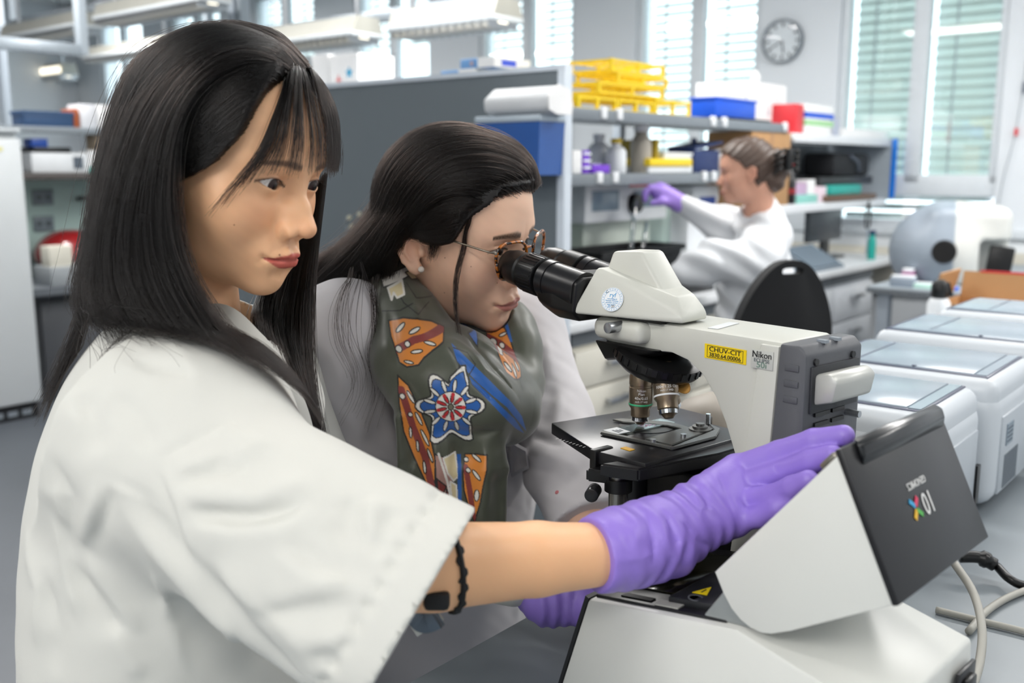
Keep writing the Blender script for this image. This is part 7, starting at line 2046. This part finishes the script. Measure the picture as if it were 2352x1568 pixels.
# pearl ear stud
def skin2(P): return H2.sdf(H2.l(P).astype(np.float32))
eq = hit(skin2, 966, 618)
es = thing('ear_stud', 'small round pearl ear stud in the ear lobe', 'earring', eq if eq is not None else at2(966, 618, 1.13))
bm = bmesh.new(); bmesh.ops.create_uvsphere(bm, u_segments=18, v_segments=12, radius=0.0040)
bm_obj('pearl', bm, mat('pearl', '#efe8de', 0.18, coat=0.6), es, True, loc=(0.001, -0.0025, 0))
lathe('setting', [(0.0001, 0), (0.0036, 0.0005), (0.0040, 0.0015)], METAL, es, loc=(0.001, 0.001, 0), rot=(math.pi / 2, 0, 0), seg=14)
# glasses
gs = thing('eyeglasses', 'tortoiseshell eyeglasses with thin metal temples worn at the microscope', 'glasses', H2.w((0, 0.1, 0)))
gO = np.array(gs.location)
def torto():
    m = mat('tortoiseshell', '#8a4a12', 0.18, var=0, coat=0.6); nt = m.node_tree
    n = nt.nodes.new('ShaderNodeTexNoise'); n.inputs['Scale'].default_value = 160; tc = nt.nodes.new('ShaderNodeTexCoord')
    cr = nt.nodes.new('ShaderNodeValToRGB'); cr.color_ramp.elements[0].position = 0.42; cr.color_ramp.elements[1].position = 0.56
    cr.color_ramp.elements[0].color = (*lin('#1d0d06'), 1); cr.color_ramp.elements[1].color = (*lin('#b9691c'), 1)
    nt.links.new(tc.outputs['Object'], n.inputs['Vector']); nt.links.new(n.outputs['Fac'], cr.inputs['Fac'])
    nt.links.new(cr.outputs['Color'], nt.nodes['Principled BSDF'].inputs['Base Color'])
    return m
M_TOR = torto(); M_TEM = mat('temple_metal', '#8b8377', 0.25, metal=0.9)
for sg in (-1, 1):
    rim = []; lens = []
    for i in range(49):
        a = 2 * math.pi * i / 48
        ca, sa = math.cos(a), math.sin(a)
        x = 0.0345 + 0.0262 * np.sign(ca) * abs(ca) ** 0.6; z = -0.0055 + 0.0215 * np.sign(sa) * abs(sa) ** 0.65
        if z < 0: x = 0.0345 + (x - 0.0345) * (1 - 0.18 * min(1, -z / 0.02))
        y = 0.0985 - 0.006 * ((x - 0.0345) / 0.026) - 0.10 * z
        rim.append(H2.w((x * sg, y, z)) - gO)
    tube('rim', rim, [0.0021 if rim[i][2] > -5 else 0.001 for i in range(49)], M_TOR, gs, sides=10, n=0)
    c = np.mean(rim[:-1], axis=0)
    mobj('lens', [c] + rim[:-1], [(0, 1 + i, 1 + (i + 1) % 48) for i in range(48)], glass_mat('spectacle_glass', '#fbfbf8', 0.93), gs)
    hx_ = H2.w((0.0605 * sg, 0.0915, 0.006)) - gO
    tube('temple', [hx_, H2.w((0.067 * sg, 0.080, 0.007)) - gO, H2.w((0.0735 * sg, 0.040, 0.009)) - gO, H2.w((0.0765 * sg, 0.0, 0.010)) - gO, H2.w((0.074 * sg, -0.016, -0.004)) - gO], 0.0013, M_TEM, gs, sides=8)
    box('hinge', tuple(hx_), (0.004, 0.004, 0.004), M_TEM, gs, bev=0.001)
tube('bridge', [H2.w((-0.010, 0.1005, 0.004)) - gO, H2.w((0, 0.103, 0.007)) - gO, H2.w((0.010, 0.1005, 0.004)) - gO], 0.0019, M_TOR, gs, sides=8)

# scarf
C0_ = (N2 + np.array([0.0, 0.0, 0.02]))
def ch(seq, rs, k): return lambda P: chain(P, pts2(seq), rs, k)
loopA = ch([(905, 660, 1.20), (930, 740, 1.155), (950, 830, 1.105), (975, 905, 1.075)], [0.036, 0.043, 0.045, 0.042], 0.03)
loopB = ch([(955, 800, 1.115), (1020, 880, 1.080), (1095, 930, 1.080), (1165, 942, 1.115), (1192, 880, 1.165)], [0.040, 0.048, 0.046, 0.036, 0.032], 0.03)
loopC = ch([(1192, 880, 1.165), (1180, 800, 1.20), (1160, 750, 1.23), (1090, 770, 1.22)], [0.032, 0.032, 0.032, 0.032], 0.03)
fill_ = ch([(985, 800, 1.15), (1050, 850, 1.13), (1120, 880, 1.13)], [0.042, 0.048, 0.044], 0.03)
back_ = ch([(905, 660, 1.20), (900, 640, 1.30), (960, 660, 1.36)], [0.036, 0.038, 0.038], 0.02)
t1 = np.array(pts2([(968, 960, 1.055), (975, 1080, 1.045), (985, 1230, 1.035)])); t2 = np.array(pts2([(1085, 980, 1.06), (1095, 1080, 1.05), (1090, 1240, 1.04)]))
fd = np.array([0.17, -0.985, 0.0]); sd_ = np.array([0.985, 0.17, 0.0])
def tail(P, c, hw, th):
    d = None
    for i in range(2):
        a = c[i].astype(np.float32); b_ = c[i + 1].astype(np.float32); ba = b_ - a; L = np.linalg.norm(ba)
        t = np.clip(((P - a) @ ba) / (L * L), 0, 1); q = P - a - t[:, None] * ba
        u = q @ sd_.astype(np.float32); v = q @ fd.astype(np.float32); w = q @ (ba / L)
        v = v - 0.006 * np.sin(u * 120 + i) 
        e = np.sqrt(np.maximum(np.abs(u) - hw + 0.008, 0) ** 2 + np.maximum(np.abs(v) - th + 0.006, 0) ** 2 + np.maximum(np.abs(w), 0) ** 2) - 0.007
        d = e if d is None else smin(d, e, 0.01)
    return d
def scarf_base(P):
    d = smin(loopA(P), loopB(P), 0.012); d = smin(d, loopC(P), 0.012); d = smin(d, fill_(P), 0.02); d = smin(d, back_(P), 0.02)
    d = smin(d, tail(P, t1, 0.032, 0.013), 0.014); d = smin(d, tail(P, t2, 0.038, 0.013), 0.012)
    return d
FS = folds_of(scarf_base, [([(1035, 770), (1110, 850), (1195, 975)], 0.007, 0.006), ([(1020, 790), (1085, 870), (1165, 965)], 0.006, -0.005), ([(1060, 760), (1140, 850), (1200, 930)], 0.006, -0.005), ([(1085, 770), (1150, 820), (1205, 900)], 0.008, 0.006),
    ([(925, 860), (960, 930), (1000, 985)], 0.008, -0.007), ([(990, 985), (1080, 1000), (1160, 985)], 0.008, -0.010), ([(890, 700), (905, 790), (915, 860)], 0.007, -0.005), ([(950, 680), (960, 740), (975, 800)], 0.010, 0.005),
    ([(1045, 1010), (1043, 1100), (1043, 1190)], 0.006, -0.010), ([(930, 1010), (935, 1100), (940, 1180)], 0.007, 0.004), ([(1110, 1010), (1120, 1100), (1120, 1180)], 0.009, 0.004), ([(1000, 1000), (1005, 1090), (1015, 1180)], 0.006, 0.005)])
def scarf_f(P):
    d = apply_folds(scarf_base(P), P, FS) + 0.0010 * vnoise(P, 90, 41)
    return np.maximum(d, -(skin2(P) - 0.002))
V, Q = surf(scarf_f, (-0.28, 1.05, 0.74), (0.10, 1.58, 1.17), 0.0019)
# printed pattern, laid out on the scarf in its own front plane (metres across, metres down from its top)
SPO = at2(1050, 640, 1.11)
spx = sd_; spz = np.array([0, 0, 1.0])
def s2(x, y):
    p = onpl(x, y, SPO, fd) - SPO; return (float(p @ spx), float(p @ spz))
def uv2(P): q = P - SPO; return np.stack([q @ spx, q @ spz], 1)
def inpoly(U, poly):
    x, y = U[:, 0], U[:, 1]; r = np.zeros(len(U), bool); n = len(poly); j = n - 1
    for i in range(n):
        xi, yi = poly[i]; xj, yj = poly[j]
        c = ((yi > y) != (yj > y)) & (x < (xj - xi) * (y - yi) / ((yj - yi) + 1e-12) + xi); r ^= c; j = i
    return r
def dline(U, line):
    d = np.full(len(U), 9.0)
    for a, b_ in zip(line[:-1], line[1:]):
        a = np.array(a); b_ = np.array(b_); ba = b_ - a
        t = np.clip(((U - a) @ ba) / (ba @ ba + 1e-12), 0, 1); d = np.minimum(d, np.linalg.norm(U - a - t[:, None] * ba, axis=1))
    return d
def paint_scarf(V):
    return sum(paint_once(uv2(V) + np.array(o) * 0.0003) for o in ((-1, -1), (1, -1), (1, 1), (-1, 1))) / 4
def paint_once(U):
    # sway so that the print follows the cloth a little instead of a flat plane
    C = np.repeat(np.array(lin('#4d5144'))[None], len(U), 0)
    def near_(poly, pad):
        q = np.array(poly); lo = q.min(0) - pad; hi = q.max(0) + pad
        return np.nonzero((U[:, 0] > lo[0]) & (U[:, 0] < hi[0]) & (U[:, 1] > lo[1]) & (U[:, 1] < hi[1]))[0]
    def fillp(px_, col, line=None, lw=0.0008):
        poly = [s2(*q) for q in px_]; ix = near_(poly, lw * 2)
        if not len(ix): return
        C[ix[inpoly(U[ix], poly)]] = lin(col)
        if line: C[ix[dline(U[ix], poly + [poly[0]]) < lw]] = lin(line)
    def stroke(px_, w, col):
        poly = [s2(*q) for q in px_]; ix = near_(poly, w * 2)
        if len(ix): C[ix[dline(U[ix], poly) < w]] = lin(col)
    def blob(cx, cy, rx, ry, ang, col, line=None):
        px_ = []
        for i in range(20):
            a = 2 * math.pi * i / 20; x = rx * math.cos(a); y = ry * math.sin(a)
            px_.append((cx + x * math.cos(ang) - y * math.sin(ang), cy + x * math.sin(ang) + y * math.cos(ang)))
        fillp(px_, col, line, 0.0006)
    K, OR, WH, DR, BL, CR = '#1a1a18', '#e08a34', '#e9e6de', '#8d3a36', '#1f5fae', '#ddcfa4'
    # faint line work
    for sq in ([(900, 650), (930, 700), (960, 720), (990, 700)], [(940, 660), (960, 690), (1000, 690)], [(880, 720), (920, 715), (950, 700)], [(1020, 780), (1040, 810), (1030, 840)]): stroke(sq, 0.0007, K)
    # pale band and cream petals near the neck
    fillp([(880, 650), (950, 625), (968, 640), (885, 672)], WH, K); fillp([(895, 672), (930, 655), (932, 682), (915, 690), (908, 680), (902, 695)], CR, WH, 0.0012); fillp([(940, 640), (968, 632), (975, 655), (955, 655)], CR, K)
    def leaf(out, rib, dots, slits, ribw=0.004):
        fillp(out, OR, K, 0.0009)
        C[(dline(U, [s2(*q) for q in rib]) < ribw) & inpoly(U, [s2(*q) for q in out])] = lin(DR)
        for (x, y, rx, ry, a) in slits: blob(x, y, rx, ry, a, WH, K)
        for (x, y, r) in dots: blob(x, y, r, r, 0, WH, K)
    leaf([(893, 738), (925, 728), (958, 728), (990, 735), (1018, 748), (1010, 770), (985, 785), (965, 800), (952, 815), (928, 822), (912, 815), (905, 790), (896, 765)], [(900, 795), (945, 768), (1015, 748)], [(912, 789, 7), (931, 777, 6)],
         [(918, 747, 14, 4, -0.8), (948, 750, 14, 4, -0.5), (980, 773, 13, 3.5, 0.2), (950, 790, 13, 3.5, -0.2), (932, 812, 10, 3, 0.1)])
    leaf([(908, 842), (930, 860), (955, 910), (975, 960), (985, 1010), (984, 1100), (965, 1060), (940, 1010), (920, 960), (910, 900)], [(915, 870), (940, 950), (965, 1010), (983, 1095)], [(917, 884, 6), (934, 922, 5)],
         [(935, 884, 15, 3.5, 1.0), (952, 930, 16, 3.5, 1.1), (965, 970, 18, 3.5, 1.1), (935, 962, 12, 3, 1.5), (950, 990, 12, 3, 1.5), (975, 1005, 14, 3, 1.2), (963, 1030, 12, 3, 1.5)])
    leaf([(1052, 1005), (1096, 1000), (1094, 1030), (1086, 1065), (1080, 1100), (1068, 1140), (1056, 1110), (1048, 1080), (1046, 1040)], [(1052, 1030), (1060, 1080), (1066, 1135)], [(1054, 1016, 5), (1057, 1036, 5)],
         [(1075, 1010, 10, 4, 0.6), (1073, 1043, 12, 4, 0.9), (1073, 1085, 5, 12, 0.1)], 0.003)
    leaf([(1136, 778), (1160, 762), (1178, 772), (1188, 800), (1196, 840), (1190, 858), (1170, 856), (1150, 840), (1140, 810)], [(1140, 795), (1165, 805), (1196, 830)], [(1150, 803, 7), (1167, 808, 6)],
         [(1172, 785, 10, 3, -0.5), (1158, 832, 12, 3.5, 0.9), (1173, 842, 12, 3, 1.4), (1185, 838, 9, 3, 1.3)])
    # blue bands
    fillp([(1027, 772), (1045, 788), (1100, 840), (1150, 890), (1180, 930), (1195, 970), (1175, 945), (1140, 900), (1080, 850), (1035, 805)], BL)
    fillp([(1060, 835), (1110, 880), (1160, 930), (1190, 975), (1165, 955), (1115, 900), (1065, 850)], BL)
    stroke([(1030, 780), (1060, 790), (1075, 812), (1060, 832)], 0.0006, K)
    fillp([(1075, 765), (1100, 760), (1092, 790)], BL, K); fillp([(1178, 760), (1186, 760), (1192, 800), (1186, 800)], BL)
    # flower
    fl = []
    for i in range(60):
        a = 2 * math.pi * i / 60; r = 62 + 14 * math.cos(a * 6 + 0.4) + (12 if abs(((a + 1.57) % 6.28) - 0.0) < 0.5 or abs(((a + 1.57) % 6.28) - 3.1) < 0.6 else 0)
        fl.append((1018 + r * 0.98 * math.cos(a) , 897 + r * 1.04 * math.sin(a)))
    fillp(fl, WH, K, 0.0010)
    fl2 = [(1018 + (x - 1018) * 0.86, 897 + (y - 897) * 0.86) for x, y in fl]; fillp(fl2, BL, K, 0.0006)
    for i in range(12):
        a = 2 * math.pi * i / 12 + 0.2; blob(1018 + 45 * math.cos(a), 897 + 46 * math.sin(a), 13, 4.2, a, WH, K)
    blob(1018, 897, 32, 33, 0, WH, K)
    for i in range(9):
        a = 2 * math.pi * i / 9; blob(1018 + 19 * math.cos(a), 897 + 19 * math.sin(a), 10, 3.6, a, '#c4232c', K); blob(1018 + 27 * math.cos(a), 897 + 27 * math.sin(a), 4, 4.4, a, '#c4232c')
    blob(1018, 897, 6, 7, 0, '#6d6a5a', K)
    # mosaic strip between the tails
    ms = [(985, 1000), (1010, 1010), (1030, 1080), (1035, 1190), (990, 1190), (986, 1100)]
    fillp(ms, '#b08a80', K)
    for tri_ in ([(988, 1050), (1010, 1070), (992, 1100)], [(1010, 1075), (1030, 1110), (1005, 1120)], [(992, 1120), (1015, 1140), (995, 1165)], [(1018, 1135), (1034, 1170), (1012, 1180)]): fillp(tri_, '#7c2c28', K)
    for tri_ in ([(1000, 1100), (1020, 1130), (998, 1140)], [(1015, 1150), (1030, 1185), (1000, 1185)]): fillp(tri_, '#cfc4bd', K)
    fillp([(1003, 1010), (1030, 1000), (1036, 1050), (1026, 1060), (1012, 1040)], CR, WH, 0.001); fillp([(1018, 1060), (1032, 1070), (1034, 1110), (1022, 1100)], CR, WH, 0.001)
    fillp([(1034, 1005), (1043, 1005), (1043, 1120), (1036, 1120)], BL)
    stroke([(993, 1000), (1012, 1060), (1030, 1150)], 0.0014, WH)
    for i in range(4): stroke([(1108 + i * 13, 1190), (1112 + i * 13, 1172), (1120 + i * 13, 1176), (1118 + i * 13, 1190)], 0.0012, WH)
    return C
def subdivide_front(V, Q):
    """split the quads that carry the print into four"""
    fnm = np.cross(V[Q[:, 2]] - V[Q[:, 0]], V[Q[:, 3]] - V[Q[:, 1]]) @ fd
    U = uv2(V[Q].mean(1)); lo = np.array(s2(870, 1200)); hi = np.array(s2(1215, 620))
    m = (fnm > 0) & (U > lo).all(1) & (U < hi).all(1)
    q = Q[m]; n = len(q)
    E_ = np.sort(np.concatenate([q[:, [0, 1]], q[:, [1, 2]], q[:, [2, 3]], q[:, [3, 0]]]), 1)
    ue, inv = np.unique(E_, axis=0, return_inverse=True); inv = inv.ravel()
    mid = V[ue].mean(1); cen = V[q].mean(1); o1 = len(V); o2 = o1 + len(mid)
    a, b_, c, d = (inv[i * n:(i + 1) * n] + o1 for i in range(4)); e = np.arange(n) + o2
    nq = np.concatenate([np.stack(x, 1) for x in ((q[:, 0], a, e, d), (a, q[:, 1], b_, e), (e, b_, q[:, 2], c), (d, e, c, q[:, 3]))])
    return np.concatenate([V, mid, cen]), np.concatenate([Q[~m], nq])
V, Q = subdivide_front(V, Q)
sc_o = np_mesh('patterned_scarf', V - P2O, Q, mat('scarf_silk', attr='Col', rough=0.42, var=0.05, nscale=30, bump=0.05, bscale=900, sheen=0.3), p2, paint_scarf(V.astype(np.float64)))
sc_o['label'] = 'olive silk scarf with orange leaves and blue flower'

# hair of the woman at the microscope
def skull2(P): return H2.skull(H2.l(P).astype(np.float32))
def block2(P): return np.minimum(skull2(P), coat2_base(P))
A2 = k2([[(1238, 418, 1.20), (1205, 345, 1.21), (1105, 303, 1.215), (985, 328, 1.22), (905, 425, 1.225), (805, 555, 1.23), (725, 605, 1.24), (690, 650, 1.25)],
      [(1230, 430, 1.185), (1170, 355, 1.17), (1070, 325, 1.16), (965, 380, 1.16), (885, 490, 1.17), (800, 585, 1.19), (745, 640, 1.215), (710, 690, 1.235)],
      [(1205, 440, 1.175), (1130, 385, 1.152), (1040, 375, 1.145), (955, 435, 1.14), (890, 530, 1.15), (835, 610, 1.17), (785, 670, 1.20), (750, 720, 1.22)],
      [(1170, 446, 1.165), (1095, 415, 1.145), (1010, 425, 1.138), (940, 490, 1.135), (893, 565, 1.145), (865, 630, 1.17), (835, 690, 1.195), (810, 740, 1.21)],
      [(1110, 462, 1.15), (1050, 450, 1.14), (985, 475, 1.134), (930, 525, 1.137), (903, 580, 1.147), (890, 640, 1.17), (875, 690, 1.19), (860, 730, 1.2)]])
A2s = k2([[(1112, 466, 1.15), (1045, 466, 1.138), (985, 488, 1.133), (930, 522, 1.137), (905, 560, 1.145), (895, 610, 1.155)], [(1090, 475, 1.145), (1040, 490, 1.136), (990, 510, 1.132), (940, 525, 1.135), (915, 545, 1.14), (900, 600, 1.15)], [(1070, 505, 1.14), (1030, 530, 1.133), (990, 535, 1.131), (950, 530, 1.134), (920, 535, 1.14)],
       [(1050, 540, 1.137), (1020, 550, 1.132), (985, 548, 1.131), (955, 535, 1.134)]])
SB2 = k2([[(1010, 530, 1.134), (1008, 560, 1.130), (995, 590, 1.129)], [(985, 535, 1.134), (985, 565, 1.130), (985, 600, 1.129)]])
LK2 = k2([[(1085, 462, 1.14), (1062, 560, 1.122), (1045, 640, 1.108), (1047, 720, 1.105), (1062, 800, 1.10)], [(1092, 462, 1.14), (1072, 560, 1.122), (1052, 640, 1.106), (1050, 720, 1.104), (1060, 785, 1.10)]])
WS2 = k2([[(880, 620, 1.16), (862, 720, 1.12), (845, 820, 1.09), (870, 900, 1.07), (848, 985, 1.06)], [(860, 640, 1.14), (850, 760, 1.12), (880, 870, 1.10), (850, 985, 1.09)], [(800, 620, 1.15), (760, 760, 1.11), (800, 880, 1.09), (760, 960, 1.09)], [(830, 600, 1.15), (870, 720, 1.12), (900, 800, 1.10), (890, 900, 1.09)]])
BK2 = k2([[(1180, 330, 1.26), (1080, 310, 1.29), (980, 340, 1.30), (900, 450, 1.29), (820, 560, 1.27), (740, 620, 1.25)], [(1105, 303, 1.23), (985, 330, 1.23), (905, 430, 1.235), (805, 560, 1.23), (720, 620, 1.21)]])
def cap2(P):
    q = H2.l(P).astype(np.float32)
    d = H2.skull(q) - 0.006 - 0.004 * np.clip((q[:, 2] - 0.03) / 0.06, 0, 1)
    hl = 0.080 - np.clip((0.095 - q[:, 1]) * 0.25, 0, 0.02) - np.clip(np.abs(q[:, 0]) - 0.040, 0, 1) * 1.2
    hl = np.where(q[:, 1] < 0.035, np.minimum(hl, 0.044 - (0.035 - q[:, 1]) * 1.0), hl)
    hl = np.where(q[:, 1] < -0.02, -0.06, hl)
    return np.maximum(d, hl - q[:, 2])
V, Q = surf(cap2, H2.c - 0.16, H2.c + 0.16, 0.003)
Vc, Qc = join([(V, Q), curtain([g[2:] for g in A2], 20, 0.03, skull2, 0.006, 0.95)])
hm2 = add2('hair', Vc, Qc, M_HAIRB); hm2['label'] = 'long dark hair swept back behind the ear'
S = []
for g, n, kw, fn_, mg in ((A2, 6500, dict(jit=0.0042, depth=0.003, wave=0.004, seed=51, edge=0.02), skull2, 0.0115), (A2s, 3000, dict(jit=0.002, depth=0.001, wave=0.0015, seed=52), skull2, 0.010), (SB2, 160, dict(jit=0.0015, depth=0.001, wave=0.001, seed=53, var=0.5), skull2, 0.003),
                     (LK2, 60, dict(jit=0.0010, depth=0.001, wave=0.002, seed=54, var=0.3), skin2, 0.004), (WS2, 60, dict(jit=0.0035, depth=0.003, wave=0.001, seed=55, var=0.5, clumps=12), coat2_base, 0.0045), (BK2, 1500, dict(jit=0.004, depth=0.003, seed=56), skull2, 0.012)):
    S.append(push(sheet(g, n, **kw), fn_, mg))
fz = sheet([A2[0], A2[1], A2[3]], 160, jit=0.007, depth=0.004, wave=0.010, seed=57, var=0.4); S.append(push(fz, skull2, 0.014))
S = [x for s in S for x in s]
ho2 = add_hair('hair_strands', S, 0.00022, M_HAIR2, p2, P2O, 0.35); ho2.parent = hm2

# ================================================================== WORKER AT THE REAGENT BENCH
H3 = Head(head_rot(-100, 6, 0), at(1716, 392, 3.56), ears=(1,), eye_open=0.7)
P3O = np.array([H3.c[0] + 0.08, H3.c[1], 0.0])
p3 = thing('person', 'worker in white lab coat with clipped brown hair pipetting at the bench', 'person', P3O)
def add3(name, V, Q, m, cols=None): return np_mesh(name, np.asarray(V) - P3O, Q, m, p3, cols)
N3 = at(1745, 490, 3.58)
Vh, Qh, Ch = head_mesh(H3, 0.0035, '#d9a48c', '#b0655c', None, N3, 0.05)
add3('body', Vh, Qh, SKIN2, Ch)
sh_f = at(1700, 520, 3.72); sh_n = at(1770, 530, 3.50)
def coat3(P):
    d = chain(P, [at(1750, 520, 3.60), at(1735, 640, 3.58), at(1725, 780, 3.58), at(1725, 900, 3.58)], [0.085, 0.125, 0.135, 0.14], 0.06)
    d = smin(d, cap(P, at(1745, 478, 3.59), at(1750, 520, 3.60), 0.062, 0.08), 0.04)
    d = smin(d, chain(P, [at(1745, 535, 3.70), at(1660, 515, 3.72), at(1575, 472, 3.74)], [0.085, 0.062, 0.042], 0.03), 0.03)
    d = smin(d, chain(P, [at(1765, 545, 3.50), at(1735, 600, 3.42), at(1640, 600, 3.46), at(1580, 620, 3.50)], [0.085, 0.08, 0.07, 0.06], 0.04), 0.03)
    d = d + 0.008 * np.sin(P[:, 2] * 70 + P[:, 0] * 40 + 2 * vnoise(P, 12, 61)) * np.clip((0.98 - P[:, 0]) * 6, 0, 1) * 0.8
    nk = cap(P, at(1735, 470, 3.57), H3.c, 0.055, 0.07)
    return np.maximum(d, -nk)
V, Q = surf(coat3, (0.50, 3.22, 0.40), (1.30, 4.0, 1.25), 0.009)
add3('lab_coat', V, Q, mat('coat_cotton3', '#e3e6ea', 0.85, var=0.01))
def glove3(P):
    w = at(1560, 466, 3.74); k = at(1515, 440, 3.74)
    d = cap(P, w, k, 0.036, 0.036)
    for i in range(4):
        d = smin(d, chain(P, [k + np.array([0, 0.02 - 0.014 * i, 0]), at(1495, 432, 3.76 - 0.014 * i), at(1482, 442, 3.76 - 0.014 * i), at(1482, 460, 3.76 - 0.014 * i)], [0.015, 0.013, 0.012, 0.010], 0.006), 0.008)
    return smin(d, chain(P, [w, at(1520, 462, 3.70), at(1498, 466, 3.70)], [0.02, 0.014, 0.011], 0.01), 0.01)
V, Q = surf(glove3, at(1545, 450, 3.74) - 0.2, at(1530, 450, 3.74) + 0.2, 0.007)
add3('glove', V, Q, mat('nitrile_pale', '#a98ae6', 0.45))
def hair3(P):
    q = ((P - H3.c.astype(np.float32)) @ H3.R.astype(np.float32)).astype(np.float32)
    d = H3.skull(q) - 0.010
    d = np.maximum(d, (0.070 - np.clip(0.075 - q[:, 1], 0, 0.04) * 0.8 - np.clip(0.03 - q[:, 1], 0, 0.2) * 1.6) - q[:, 2])
    d = np.where((np.abs(q[:, 0]) > 0.06) & (q[:, 2] < 0.01) & (q[:, 1] > -0.03), np.maximum(d, 0.01), d)
    b = smin(ell(q, (0, -0.108, 0.01), (0.055, 0.042, 0.058)), ell(q, (0.0, -0.088, -0.045), (0.055, 0.042, 0.042)), 0.02)
    return smin(d, b, 0.015) + 0.0025 * np.sin(q[:, 1] * 180 + q[:, 2] * 260 + 2 * vnoise(q, 40, 71))
V, Q = surf(hair3, H3.c - 0.2, H3.c + 0.2, 0.005)
add3('hair', V, Q, mat('hair_brown', '#54433a', 0.45, var=0.35, nscale=90))
hc_ = H3.w((0.045, -0.135, 0.025))
cl = thing('hair_clip', 'black claw hair clip holding the brown hair up', 'clip', hc_, 0.3)
for s in (-1, 1):
    for i in range(4):
        tube('claw', [(0.02 * s * 0.3, 0.0, 0.034 - i * 0.02), (0.036 * s, -0.014, 0.028 - i * 0.02), (0.045 * s, 0.008, 0.012 - i * 0.02)], 0.006, BLACK, cl, sides=8)
box('spine', (0, -0.014, 0.0), (0.026, 0.016, 0.075), BLACK, cl, bev=0.005)
